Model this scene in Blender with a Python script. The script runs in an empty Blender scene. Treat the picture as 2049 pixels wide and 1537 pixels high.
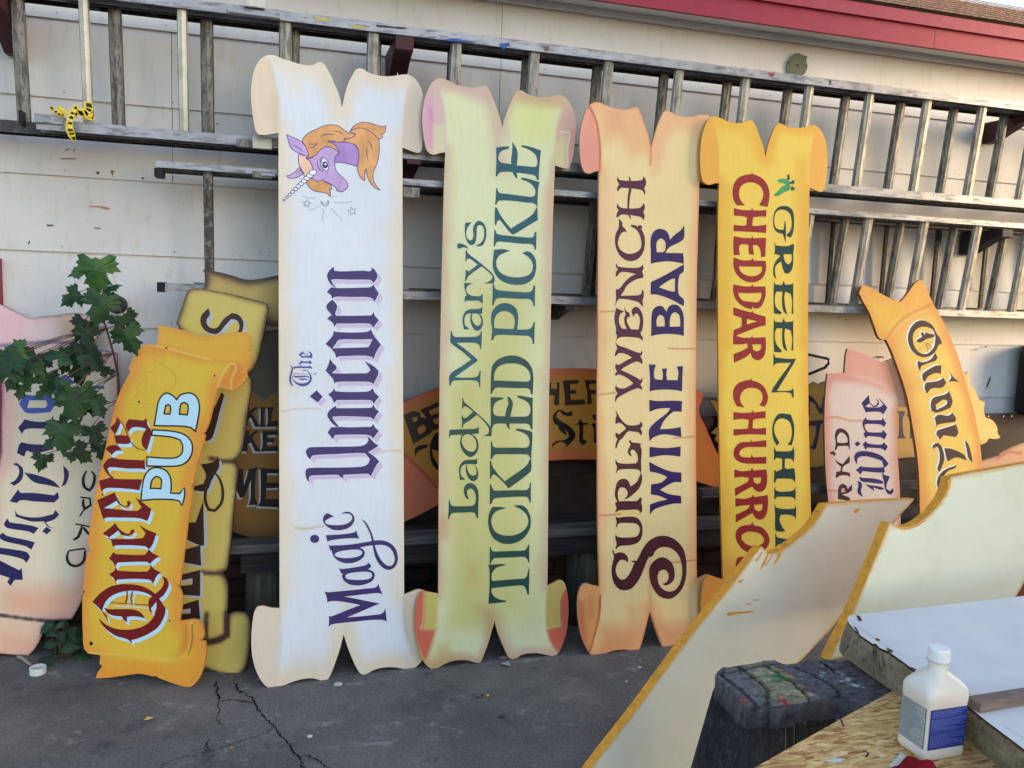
import bpy, bmesh, math, random
import numpy as np
from mathutils import Vector, Matrix
from mathutils.geometry import delaunay_2d_cdt
random.seed(7)
rng = np.random.default_rng(5)
sc = bpy.context.scene
COL = sc.collection
# ---------------------------------------------------------------- camera model (solved from the siding lines and plumb joints)
F, CX, CY, HC = 1646.0, 1024.5, 768.5, 1.57
def nz(v): return np.asarray(v, float) / np.linalg.norm(v)
_X = nz((5626, 14, F)); _D = np.array((-517., 14332., F)); _D = nz(_D - _X * np.dot(_D, _X))
_U = -_D; _Y = np.cross(_U, _X)
RW = np.stack([_X, _Y, _U]); CAM = np.array((0., 0., HC))
def ray(px, py): return RW @ np.array(((px - CX) / F, (py - CY) / F, 1.0))
def atz(p, z): d = ray(*p); return CAM + d * ((z - HC) / d[2])
def aty(p, y): d = ray(*p); return CAM + d * (y / d[1])
# ---------------------------------------------------------------- planes that boards stand in
class Plane:
    """a board's front face: u along the ground, v up the board, n towards the viewer"""
    def __init__(s, x, y, yaw=0.0, lean=0.0, z=0.0):
        a, l = math.radians(yaw), math.radians(lean)
        n0 = np.array((math.sin(a), -math.cos(a), 0.0)); Z = np.array((0, 0, 1.0))
        s.o = np.array((x, y, z)); s.u = np.array((math.cos(a), math.sin(a), 0.0))
        s.v = math.cos(l) * Z - math.sin(l) * n0; s.n = math.sin(l) * Z + math.cos(l) * n0
    def loc(s, p):
        d = ray(*p); t = np.dot(s.o - CAM, s.n) / np.dot(d, s.n); q = CAM + d * t - s.o
        return (float(np.dot(q, s.u)), float(np.dot(q, s.v)))
    def matrix(s):
        m = Matrix.Identity(4)
        for i in range(3):
            m[i][0], m[i][1], m[i][2], m[i][3] = s.u[i], s.v[i], s.n[i], s.o[i]
        return m
class FlatPlane(Plane):
    """a horizontal surface at height z"""
    def __init__(s, x, y, z):
        s.o = np.array((x, y, z)); s.u = np.array((1., 0, 0)); s.v = np.array((0, 1., 0)); s.n = np.array((0, 0, 1.))
# ---------------------------------------------------------------- outlines
def px(x0, y0, s, txt):
    return [(x0 + float(a) / s, y0 + float(b) / s) for a, b in (q.split(',') for q in txt.split())]
def smooth(P, ang=50, sub=4, closed=True):
    """rounds a traced outline; turns sharper than ang stay corners"""
    P = [np.array(p, float) for p in P]; n = len(P); out = []
    def corner(i):
        if not closed and i in (0, n - 1): return True
        a = P[i] - P[i - 1]; b = P[(i + 1) % n] - P[i]
        la, lb = np.linalg.norm(a), np.linalg.norm(b)
        if la < 1e-12 or lb < 1e-12: return True
        return np.dot(a, b) / (la * lb) < math.cos(math.radians(ang))
    cr = [corner(i) for i in range(n)]
    for i in range(n if closed else n - 1):
        p1, p2 = P[i], P[(i + 1) % n]; L = np.linalg.norm(p2 - p1)
        if L < 1e-9: continue
        def tan(i, o):
            j = i % n
            if cr[j]: return o
            t = P[(j + 1) % n] - P[j - 1]; l = np.linalg.norm(t)
            return t / l * L if l > 1e-12 else o
        m1, m2 = tan(i, p2 - p1), tan(i + 1, p2 - p1)
        ks = sub if not (cr[i] and cr[(i + 1) % n]) else 1
        for k in range(ks):
            t = k / ks; t2, t3 = t * t, t * t * t
            out.append((2*t3-3*t2+1)*p1 + (t3-2*t2+t)*m1 + (-2*t3+3*t2)*p2 + (t3-t2)*m2)
    if not closed: out.append(P[-1])
    return [tuple(map(float, p)) for p in out]
def area(P):
    return 0.5 * sum(P[i - 1][0] * P[i][1] - P[i][0] * P[i - 1][1] for i in range(len(P)))
def offset(P, d):
    """moves a closed outline outwards by d (inwards if negative)"""
    P = [np.array(p) for p in P]; n = len(P); sg = 1 if area(P) > 0 else -1; out = []
    for i in range(n):
        a = P[i] - P[i - 1]; b = P[(i + 1) % n] - P[i]
        la, lb = np.linalg.norm(a), np.linalg.norm(b)
        if la < 1e-9: a = b; la = lb
        if lb < 1e-9: b = a; lb = la
        if la < 1e-9: continue
        na = np.array((a[1], -a[0])) / la * sg; nb = np.array((b[1], -b[0])) / lb * sg
        m = na + nb; l = np.dot(m, m)
        m = m * (2.0 / max(l, 0.9)) if l > 1e-9 else na
        k = np.linalg.norm(m)
        if k > 1.8: m = m / k * 1.8
        out.append(tuple(P[i] + m * d))
    return out
def inside(pts, P):
    x, y = pts[:, 0], pts[:, 1]; c = np.zeros(len(pts), bool); n = len(P)
    for i in range(n):
        (x1, y1), (x2, y2) = P[i - 1], P[i]
        if y1 == y2: continue
        m = ((y1 > y) != (y2 > y)) & (x < (x2 - x1) * (y - y1) / (y2 - y1) + x1)
        c ^= m
    return c
def dist(pts, P, closed=True):
    d = np.full(len(pts), 1e9)
    for i in range(0 if closed else 1, len(P)):
        a = np.array(P[i - 1]); b = np.array(P[i]); ab = b - a; L = np.dot(ab, ab)
        t = np.clip(((pts - a) @ ab) / L, 0, 1) if L > 1e-14 else np.zeros(len(pts))
        q = pts - a - t[:, None] * ab
        d = np.minimum(d, q[:, 0]**2 + q[:, 1]**2)
    return np.sqrt(d)
def sstep(a, b, x):
    t = np.clip((x - a) / (b - a), 0, 1); return t * t * (3 - 2 * t)
def lin(c):
    """sRGB 0-255 to linear"""
    c = np.array(c, float) / 255
    return np.where(c <= 0.04045, c / 12.92, ((c + 0.055) / 1.055) ** 2.4)
# ---------------------------------------------------------------- objects
def setp(o, label=None, cat=None, group=None, kind=None):
    if label: o['label'] = label
    if cat: o['category'] = cat
    if group: o['group'] = group
    if kind: o['kind'] = kind
    return o
def empty(name, label, cat, loc=(0, 0, 0), group=None, matrix=None):
    o = bpy.data.objects.new(name, None); COL.objects.link(o); o.empty_display_size = 0.1
    if matrix is not None: o.matrix_world = matrix
    else: o.location = loc
    return setp(o, label, cat, group)
def link(name, me, mat, parent=None):
    o = bpy.data.objects.new(name, me); COL.objects.link(o)
    if mat is not None:
        for m in (mat if isinstance(mat, (list, tuple)) else [mat]): me.materials.append(m)
    if parent is not None: o.parent = parent
    return o
def mesh(name, V, Fc, mat, parent=None, smooth_shade=False, midx=None, uv=None):
    me = bpy.data.meshes.new(name); me.from_pydata([tuple(map(float, v)) for v in V], [], Fc); me.update()
    if smooth_shade: me.polygons.foreach_set('use_smooth', [True] * len(me.polygons))
    o = link(name, me, mat, parent)
    if midx is not None: me.polygons.foreach_set('material_index', midx)
    return o
class MB:
    """collects boxes, bars and tubes into ONE mesh"""
    def __init__(s): s.V = []; s.F = []; s.M = []
    def add(s, V, Fc, mi=0):
        k = len(s.V); s.V += [tuple(map(float, v)) for v in V]; s.F += [[i + k for i in f] for f in Fc]; s.M += [mi] * len(Fc); return s
    def box(s, a, b, mi=0):
        (x0, y0, z0), (x1, y1, z1) = a, b
        V = [(x0,y0,z0),(x1,y0,z0),(x1,y1,z0),(x0,y1,z0),(x0,y0,z1),(x1,y0,z1),(x1,y1,z1),(x0,y1,z1)]
        return s.add(V, [[0,3,2,1],[4,5,6,7],[0,1,5,4],[1,2,6,5],[2,3,7,6],[3,0,4,7]], mi)
    def prism(s, prof, x0, x1, mi=0):
        """closed (y,z) profile drawn out along x"""
        n = len(prof); V = [(x0, y, z) for y, z in prof] + [(x1, y, z) for y, z in prof]
        Fc = [[i, (i + 1) % n, n + (i + 1) % n, n + i] for i in range(n)] + [list(range(n))[::-1], list(range(n, 2 * n))]
        return s.add(V, Fc, mi)
    def tube(s, pts, r, n=8, cap=True, mi=0, flat=1.0):
        pts = [np.array(p, float) for p in pts]; k = len(s.V); m = len(pts)
        rs = r if isinstance(r, (list, tuple)) else [r] * m; ref = None
        for i, p in enumerate(pts):
            t = nz(pts[min(i + 1, m - 1)] - pts[max(i - 1, 0)])
            if ref is None: ref = np.array((0, 0, 1.)) if abs(t[2]) < .9 else np.array((0, 1., 0))
            a = nz(np.cross(t, ref)); b = np.cross(t, a); ref = np.cross(a, t) if False else ref
            for j in range(n):
                q = 2 * math.pi * j / n; s.V.append(tuple(p + rs[i] * (math.cos(q) * a + flat * math.sin(q) * b)))
        for i in range(m - 1):
            for j in range(n):
                s.F.append([k + i*n + j, k + i*n + (j+1) % n, k + (i+1)*n + (j+1) % n, k + (i+1)*n + j]); s.M.append(mi)
        if cap:
            s.F.append([k + j for j in range(n)][::-1]); s.F.append([k + (m-1)*n + j for j in range(n)]); s.M += [mi, mi]
        return s
    def build(s, name, mat, parent=None, sm=False, bev=0):
        o = mesh(name, s.V, s.F, mat, parent, sm, s.M if isinstance(mat, (list, tuple)) else None)
        if bev:
            bm = bmesh.new(); bm.from_mesh(o.data)
            bmesh.ops.bevel(bm, geom=[e for e in bm.edges if e.is_manifold and e.calc_face_angle(0) > .6], offset=bev, segments=2, affect='EDGES', profile=.6)
            bm.to_mesh(o.data); bm.free()
        return o
def cdt(polys, mode=1, extra=None):
    V = []; E = []; 
    for P in polys:
        k = len(V); n = len(P); V += [Vector(p) for p in P]; E += [(k + i, k + (i + 1) % n) for i in range(n)]
    if extra is not None: V += [Vector(p) for p in extra]
    r = delaunay_2d_cdt(V, E, [], 1, 1e-6)
    v, f = [(v[0], v[1]) for v in r[0]], [list(f) for f in r[2]]
    if len(polys) > 1:   # leave the counters of the letters open
        c = np.array([np.mean([v[i] for i in t], 0) for t in f]); k = np.ones(len(f), bool)
        for P in polys[1:]: k &= ~inside(c, P)
        f = [t for t, q in zip(f, k) if q]
    return v, f
def sheet(name, glyphs, mat, parent, z, dz=4e-5, flip=False):
    """flat painted shapes; every glyph is a list of closed outlines (holes by even-odd)"""
    V = []; Fc = []
    for g, polys in enumerate(glyphs):
        v, f = cdt(polys); k = len(V)
        V += [(a, b, z + dz * g) for a, b in v]
        for t in f:
            a, b, c = (v[i] for i in t[:3])
            s = (b[0]-a[0])*(c[1]-a[1]) - (b[1]-a[1])*(c[0]-a[0])
            Fc.append([i + k for i in (t if s > 0 else t[::-1])])
    return mesh(name, V, Fc, mat, parent) if Fc else None
def ribbon(pts, w):
    """an even line of width w along pts as a closed outline"""
    P = [np.array(p, float) for p in pts]; L = []; R = []; n = len(P)
    for i in range(n):
        t = P[min(i + 1, n - 1)] - P[max(i - 1, 0)]; l = np.linalg.norm(t); t = t / (l if l > 1e-12 else 1)
        ww = w[i] if isinstance(w, (list, tuple)) else w
        q = np.array((-t[1], t[0])) * ww / 2; L.append(tuple(P[i] + q)); R.append(tuple(P[i] - q))
    return L + R[::-1]
def strip(name, rows, w, mat, parent, z, dz=1.5e-5, closed=False):
    """painted lines as quad strips, so that loops stay open"""
    V = []; Fc = []
    for g, pts in enumerate(rows):
        P = [np.array(p, float) for p in pts]; n = len(P); k = len(V)
        for i in range(n):
            t = (P[(i + 1) % n] - P[i - 1]) if closed else (P[min(i + 1, n - 1)] - P[max(i - 1, 0)])
            l = np.linalg.norm(t); t = t / (l if l > 1e-12 else 1)
            ww = w if closed else w * (.45 + .55 * min(1, 4 * min(i, n - 1 - i) / n + .15))
            q = np.array((-t[1], t[0])) * ww / 2; V += [(*(P[i] + q), z + dz * g), (*(P[i] - q), z + dz * g)]
        for i in range(n if closed else n - 1):
            j = (i + 1) % n; Fc.append([k + 2*i, k + 2*i + 1, k + 2*j + 1, k + 2*j])
    return mesh(name, V, Fc, mat, parent)
# ---------------------------------------------------------------- materials
def mat_new(name, rough=0.6, spec=0.4):
    m = bpy.data.materials.new(name); m.use_nodes = True
    b = m.node_tree.nodes['Principled BSDF']; b.inputs['Roughness'].default_value = rough
    b.inputs['Specular IOR Level'].default_value = spec
    return m, m.node_tree, b
def nd(nt, t, **kw):
    n = nt.nodes.new(t)
    for k, v in kw.items():
        if k.startswith('i_'):
            key = k[2:]; n.inputs[int(key) if key.isdigit() else key.replace('_', ' ')].default_value = v
        else: setattr(n, k, v)
    return n
def rgba(c, srgb=True):
    c = lin(c) if srgb else np.array(c); return (float(c[0]), float(c[1]), float(c[2]), 1)
def noise_nodes(nt, scale, sc3=(1, 1, 1), detail=5, rough=.6, coord='Object', dist=0.0):
    tc = nd(nt, 'ShaderNodeTexCoord'); mp = nd(nt, 'ShaderNodeMapping'); mp.inputs['Scale'].default_value = sc3
    nt.links.new(tc.outputs[coord], mp.inputs[0])
    n = nd(nt, 'ShaderNodeTexNoise'); n.inputs['Scale'].default_value = scale; n.inputs['Detail'].default_value = detail
    n.inputs['Roughness'].default_value = rough; n.inputs['Distortion'].default_value = dist
    nt.links.new(mp.outputs[0], n.inputs['Vector']); return n
def ramp(nt, src, stops, interp='LINEAR'):
    r = nd(nt, 'ShaderNodeValToRGB'); r.color_ramp.interpolation = interp
    e = r.color_ramp.elements
    while len(e) < len(stops): e.new(0.5)
    for el, (p, c) in zip(e, stops): el.position = p; el.color = c if len(c) == 4 else (*c, 1)
    nt.links.new(src, r.inputs[0]); return r
def mix(nt, a, b, f, mode='MIX'):
    m = nd(nt, 'ShaderNodeMix', data_type='RGBA', blend_type=mode)
    for sock, v in ((m.inputs[6], a), (m.inputs[7], b), (m.inputs[0], f)):
        if hasattr(v, 'is_linked') or isinstance(v, bpy.types.NodeSocket): nt.links.new(v, sock)
        else: sock.default_value = v
    return m.outputs[2]
def bump(nt, b, src, strength=.3, dist=.002):
    n = nd(nt, 'ShaderNodeBump'); n.inputs['Strength'].default_value = strength; n.inputs['Distance'].default_value = dist
    nt.links.new(src, n.inputs['Height']); nt.links.new(n.outputs[0], b.inputs['Normal'])
def mat_plain(name, c, rough=.6, spec=.4, var=.15, scale=30, sc3=(1, 1, 1), bmp=0, metal=0, srgb=True):
    m, nt, b = mat_new(name, rough, spec); c = rgba(c, srgb)
    n = noise_nodes(nt, scale, sc3)
    r = ramp(nt, n.outputs['Fac'], [(.3, tuple(x * (1 - var) for x in c[:3])), (.7, tuple(min(1, x * (1 + var)) for x in c[:3]))])
    nt.links.new(r.outputs[0], b.inputs['Base Color']); b.inputs['Metallic'].default_value = metal
    if bmp: bump(nt, b, n.outputs['Fac'], bmp)
    return m
def mat_attr(name, rough=.5, spec=.4, var=.045, scale=14, sc3=(6, .6, 1), bmp=.06):
    """painted board: colours laid on the mesh, brush streaks by noise"""
    m, nt, b = mat_new(name, rough, spec)
    a = nd(nt, 'ShaderNodeVertexColor', layer_name='Col')
    n = noise_nodes(nt, scale, sc3, 6, .65)
    r = ramp(nt, n.outputs['Fac'], [(.25, (1 - var * 1.6,) * 3), (.5, (1, 1, 1)), (.75, (1 + var * .3,) * 3)])
    o = mix(nt, a.outputs['Color'], r.outputs[0], 1.0, 'MULTIPLY')
    n2 = noise_nodes(nt, 3.2, (1, 1, 1), 3, .5)
    r2 = ramp(nt, n2.outputs['Fac'], [(.35, (.955, .95, .935)), (.6, (1, 1, 1))])
    o = mix(nt, o, r2.outputs[0], 1.0, 'MULTIPLY')
    nt.links.new(o, b.inputs['Base Color'])
    n4 = noise_nodes(nt, 34, (1, .7, 1), 6, .75)
    r4 = ramp(nt, n4.outputs['Fac'], [(.27, (.80, .77, .72)), (.34, (1, 1, 1))]); o2 = mix(nt, o, r4.outputs[0], 1.0, 'MULTIPLY'); nt.links.new(o2, b.inputs['Base Color'])
    n3 = noise_nodes(nt, 160, (1.5, .5, 1), 3, .6); bump(nt, b, n3.outputs['Fac'], bmp, .001)
    return m
def mat_letter(name, c, rough=.42, spec=.28, var=.14):
    m, nt, b = mat_new(name, rough, spec); c = rgba(c)
    n = noise_nodes(nt, 22, (1, .45, 1), 4, .6)
    r = ramp(nt, n.outputs['Fac'], [(.3, tuple(x * (1 - var) for x in c[:3])), (.7, tuple(x * (1 + var) for x in c[:3]))])
    nt.links.new(r.outputs[0], b.inputs['Base Color'])
    n3 = noise_nodes(nt, 170, (1, 1, 1), 3, .6); bump(nt, b, n3.outputs['Fac'], .12, .001)
    return m
# ---------------------------------------------------------------- painted boards
PAINT_K = .84
class Paint:
    k = 1.0
    def __init__(s, base): s.base = lin(base); s.ops = []
    def edge(s, c, w, k=1.0, p=1.0): s.ops.append(('e', lin(c), w, k, p)); return s
    def area(s, P, c, blur, k=1.0): s.ops.append(('a', lin(c), P, blur, k)); return s
    def line(s, P, c, w, k=1.0): s.ops.append(('l', lin(c), P, w, k)); return s
    def place(s, loc):
        s.ops = [o if o[0] == 'e' else (o[0], o[1], smooth([loc(q) for q in o[2]], closed=o[0] == 'a'), o[3], o[4] if len(o) > 4 else 1) for o in s.ops]; return s
    def run(s, pts, outline):
        C = np.tile(s.base, (len(pts), 1)); de = None
        for o in s.ops:
            if o[0] == 'e':
                if de is None: de = dist(pts, outline)
                wob = 1 + .22 * np.sin(pts[:, 1] * 9 + pts[:, 0] * 23) + .16 * np.sin(pts[:, 1] * 31 + 2)
                f = (1 - sstep(0, 1, de / (o[2] * wob))) ** o[4] * o[3]
            elif o[0] == 'a':
                d = dist(pts, o[2]); d = np.where(inside(pts, o[2]), d, -d); f = sstep(-o[3], o[3], d) * o[4]
            else:
                d = dist(pts, o[2], False); f = (1 - sstep(o[3] * .35, o[3], d)) * o[4]
            C = C * (1 - f[:, None]) + o[1] * f[:, None]
        return C * PAINT_K * s.k
class Board:
    """a flat sign cut out of sheet: root Empty in the board's plane, a board mesh and painted lettering as children"""
    def __init__(s, name, label, cat, plane, group=None):
        s.p = plane; s.root = empty(name, label, cat, group=group, matrix=plane.matrix()); s.k = 0
    def L(s, pts): return [s.p.loc(q) for q in pts]
    def board(s, outline, thick, paint, front, side, grid=.009, name='board', z=0.0, extra_holes=()):
        P = smooth(s.L(outline), 45, 5); P = [p for i, p in enumerate(P) if (p[0]-P[i-1][0])**2 + (p[1]-P[i-1][1])**2 > 1e-8]
        if area(P) < 0: P = P[::-1]
        s.out = P
        A = np.array(P); lo, hi = A.min(0), A.max(0)
        gx, gy = np.meshgrid(np.arange(lo[0], hi[0], grid), np.arange(lo[1], hi[1], grid))
        G = np.stack([gx.ravel(), gy.ravel()], 1); G = G + rng.uniform(-.2, .2, G.shape) * grid
        G = G[inside(G, P)]; G = G[dist(G, P) > grid * .45]
        paint.place(s.p.loc); X = []      # extra points where the paint has sharp edges
        for o_ in paint.ops:
            if o_[0] == 'e' or o_[3] > .014: continue
            L = np.array(o_[2] + ([o_[2][0]] if o_[0] == 'a' else [])); w_ = o_[3] * (1.0 if o_[0] == 'l' else 1.1)
            for a_, b_ in zip(L[:-1], L[1:]):
                d_ = b_ - a_; l_ = np.linalg.norm(d_)
                if l_ < 1e-6: continue
                q_ = np.array((-d_[1], d_[0])) / l_
                for k_ in range(max(1, int(l_ / .006))):
                    c_ = a_ + d_ * k_ / max(1, int(l_ / .006)); X += [c_, c_ + q_ * w_, c_ - q_ * w_]
        if X:
            X = np.array(X); X = X[inside(X, P)]; X = X[dist(X, P) > grid * .3]; G = np.concatenate([G, X]) if len(X) else G
        v, f = cdt([P], 1, [tuple(g) for g in G])
        n = len(v); V = [(a, b, z) for a, b in v]; Fc = []; mi = []
        for t in f:
            a, b, c = (v[i] for i in t[:3]); sg = (b[0]-a[0])*(c[1]-a[1]) - (b[1]-a[1])*(c[0]-a[0])
            Fc.append(t if sg > 0 else t[::-1]); mi.append(0)
        # rim, with a slightly eased front edge, then the back
        m = len(P); k = len(V); V += [(a, b, z - 1e-5) for a, b in P] + [(a, b, z - thick) for a, b in P]
        for i in range(m):
            j = (i + 1) % m; Fc.append([k + j, k + i, k + m + i, k + m + j]); mi.append(1)
        bv, bf = cdt([P], 1); kb = len(V); V += [(a, b, z - thick) for a, b in bv]
        for t in bf:
            a, b, c = (bv[i] for i in t[:3]); sg = (b[0]-a[0])*(c[1]-a[1]) - (b[1]-a[1])*(c[0]-a[0])
            Fc.append([i + kb for i in (t[::-1] if sg > 0 else t)]); mi.append(1)
        o = mesh(name, V, Fc, [front, side], s.root, midx=mi)
        C = np.zeros((len(V), 4)); C[:, 3] = 1; C[:, :3] = .3
        C[:n, :3] = paint.run(np.array(v), P)
        at = o.data.color_attributes.new('Col', 'FLOAT_COLOR', 'POINT'); at.data.foreach_set('color', C.ravel())
        return o
    def glyphs(s, key):
        sel = slice(None)
        if '[' in key: key, r = key[:-1].split('['); a, b = r.split(':'); sel = slice(int(a) if a else None, int(b) if b else None)
        x0, y0, sc_, txt = T[key]
        return [[smooth(s.L(px(x0, y0, sc_, p)), 52, 4) for p in g.split('|')] for g in txt.strip().splitlines()[sel]]
    def write(s, keys, mat, name='lettering', z=.0006, shadow=None, halo=None, line=None):
        G = []
        for k in keys.split(): G += s.glyphs(k)
        def grow(G, d): return [[offset(p, d if i == 0 else -d) for i, p in enumerate(g)] for g in G]
        if shadow:
            (dx, dy), m = shadow; sh = [[[(a + dx, b + dy) for a, b in p] for p in g] for g in G]
            sheet('drop_shadow', sh, m, s.root, z - .0004, 1.5e-5)
        if halo: sheet('lettering_gap', grow(G, halo[0]), halo[1], s.root, z - .0002, 1e-5)
        if line: sheet('lettering_outline', grow(G, line[0]), line[1], s.root, z - .00018, 1e-5)
        return sheet(name, G, mat, s.root, z, 1.5e-5)
    def shapes(s, polys, mat, name, z=.0006, dz=2e-5):
        return sheet(name, [[smooth(s.L(p), 52, 4)] for p in polys], mat, s.root, z, dz)
    def lines(s, rows, w, mat, name, z=.0009, dz=1.5e-5):
        return strip(name, [smooth(s.L(p), 60, 4, closed=False) for p in rows], w, mat, s.root, z, dz)
# ---------------------------------------------------------------- painted lettering, traced outlines: (x0, y0, scale, glyphs)
T = {}
T['unicorn'] = (540, 480, 3.073, '''
392,165 396,190 440,194 500,192 580,190 615,193 628,180 622,168 640,180 658,205 662,225 650,250 636,266 622,250 590,245 500,245 385,243 378,250 390,275 408,293 395,290 370,268 355,240 352,215 365,190
350,322 375,293 385,293 408,296 450,297 560,294 610,292 628,285 636,272 648,295 670,330 655,360 642,382 630,362 600,352 500,352 410,350 392,355 383,362 375,340
352,485 375,465 385,465 410,467 500,467 600,465 625,462 638,442 645,465 670,495 650,520 636,540 620,520 590,514 500,515 410,515 398,535 385,510
385,368 405,390 414,410 408,435 402,455 408,467 385,465 365,445 348,418 355,392
342,640 370,610 385,590 393,560 410,566 500,570 600,565 622,550 640,590 660,615 683,645 660,680 648,705 640,732 620,718 560,712 450,716 420,718 408,728 400,700 380,672|385,667 405,640 425,615 560,613 630,611 620,635 606,660 500,664 400,666
370,730 390,760 408,775 410,795 385,815 384,820 450,822 560,820 600,818 618,800 600,770 582,745 600,755 640,778 668,805 665,830 650,860 638,888 615,875 560,872 450,872 410,875 397,885 390,860 370,835 342,805 360,765
358,950 385,930 393,910 402,930 450,935 560,935 610,930 632,912 645,940 672,965 650,990 640,1010 625,990 590,985 500,985 410,985 395,1005 382,975
287,925 325,965 295,1000 245,963
405,1020 410,1035 500,1035 600,1033 625,1030 638,1012 648,1035 670,1055 650,1085 637,1108 620,1092 560,1088 450,1085 385,1088 390,1105 425,1148 410,1148 385,1130 365,1105 353,1080 365,1050
375,1153 420,1150 500,1153 600,1150 620,1150 636,1132 648,1155 670,1175 650,1200 635,1222 618,1205 580,1198 480,1198 400,1200 388,1228 375,1210 355,1185
220,1300 235,1280 260,1275 400,1272 560,1268 590,1255 605,1235 598,1205 620,1225 645,1250 668,1265 640,1285 605,1305 640,1330 672,1362 650,1395 620,1455 605,1440 560,1440 450,1445 455,1468 430,1455 420,1445 300,1448 255,1450 240,1460 242,1490 225,1470 218,1430 225,1408 250,1402 400,1400 560,1395 600,1380 615,1350 600,1330 580,1312 400,1318 270,1325 255,1335 250,1352 230,1330
''')
T['the'] = (570, 690, 15.37, '''
545,800 560,778 610,768 670,785 740,835 790,900 820,970 832,1040 815,1110 770,1180 710,1235 640,1270 560,1280 470,1270 390,1230 310,1170 260,1110 230,1040 215,960 235,985 255,1045 290,1095 350,1140 420,1170 520,1185 600,1180 670,1160 720,1130 750,1090 768,1045 770,980 765,940 745,890 710,840 660,805 610,795 575,805 560,825
145,622 180,628 215,655 240,700 248,770 230,880 205,970 195,1060 205,1140 225,1200 260,1275 235,1275 190,1240 150,1170 130,1090 132,1000 155,900 185,810 203,740 200,690 180,650
240,920 270,940 350,955 470,950 600,950 690,960 745,985 770,1045 720,1010 670,995 560,998 400,1010 310,1005 265,970
385,1030 440,1040 560,1033 640,1040 690,1065 708,1085 670,1080 610,1070 590,1098 575,1072 545,1075 530,1118 512,1080 450,1070 410,1050
258,880 560,890 910,895 935,860 970,890 935,925 910,905 560,905 258,900
245,705 300,665 500,663 600,662 735,662 735,630 800,670 842,700 825,745 760,722 600,720 330,722 285,752
480,663 450,625 428,580 450,545 492,510 480,460 540,505 640,510 755,507 750,462 800,510 835,545 790,602 735,570 620,565 520,565 480,590 475,615 520,663
412,295 470,265 520,230 545,198 575,215 590,250 640,290 690,290 690,255 715,285 690,308 640,308 590,280 570,265 500,330 540,338 640,340 730,335 765,320 785,290 765,255 720,225 665,205 720,208 775,215 820,250 848,300 845,360 825,425 800,415 740,398 640,395 555,398 530,410 495,375 450,330
''')
T['magic'] = (600, 1010, 5.9115, '''
340,1447 345,1380 343,1315 370,1320 440,1295 600,1230 715,1187 600,1163 450,1140 380,1140 345,1145 327,1158 315,1090 287,1020 310,1032 345,1035 450,1025 600,1012 780,992 860,985 905,972 930,935 945,985 983,1068 960,1052 910,1045 780,1058 600,1078 525,1087 650,1110 800,1140 945,1167 800,1230 650,1295 555,1333 700,1322 860,1305 950,1295 985,1275 1010,1225 1018,1290 1030,1390 1010,1372 970,1362 860,1362 700,1377 500,1398 390,1412 365,1422
460,748 480,758 530,757 650,740 770,718 795,705 808,682 830,705 845,725 835,745 805,760 830,772 865,790 887,825 880,865 850,905 790,935 720,953 640,953 570,935 520,895 500,855 500,830 515,815 490,815 478,785|537,855 545,830 580,812 680,797 780,793 830,800 852,820 855,845 830,870 780,885 700,890 600,885 555,875
340,475 365,483 400,482 500,478 640,465 780,442 850,430 900,422 970,422 1050,445 1110,490 1145,550 1160,625 1150,690 1120,740 1080,765 1040,770 990,752 940,705 900,640 875,560 862,490 855,480 800,487 720,505 708,512 740,522 765,555 768,580 755,615 710,655 640,685 560,693 490,680 430,645 395,600 378,555 382,543 358,540 350,510|410,597 425,572 470,552 560,537 650,530 700,532 730,548 738,570 725,592 680,615 600,630 500,630 440,617|885,478 940,475 1000,480 1060,510 1100,560 1120,620 1118,670 1095,712 1060,725 1020,712 970,665 930,600 905,540
725,172 745,180 780,205 820,270 855,350 875,420 885,478 862,490 850,430 838,370 805,290 765,215
305,362 340,358 450,353 560,343 630,330 655,318 668,300 680,345 705,408 685,398 640,395 560,398 450,408 360,422 340,432 328,445 318,405
118,403 135,370 175,354 215,370 232,403 215,438 175,452 135,438
330,98 370,120 410,140 375,148 330,170 300,195 300,215 330,232 400,240 480,240 550,225 600,195 618,165 615,135 590,112 550,103 487,108 510,92 550,83 590,88 625,112 645,150 645,185 625,230 585,268 530,292 460,302 390,295 330,265 290,225 272,185 278,145 300,115
''')
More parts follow.
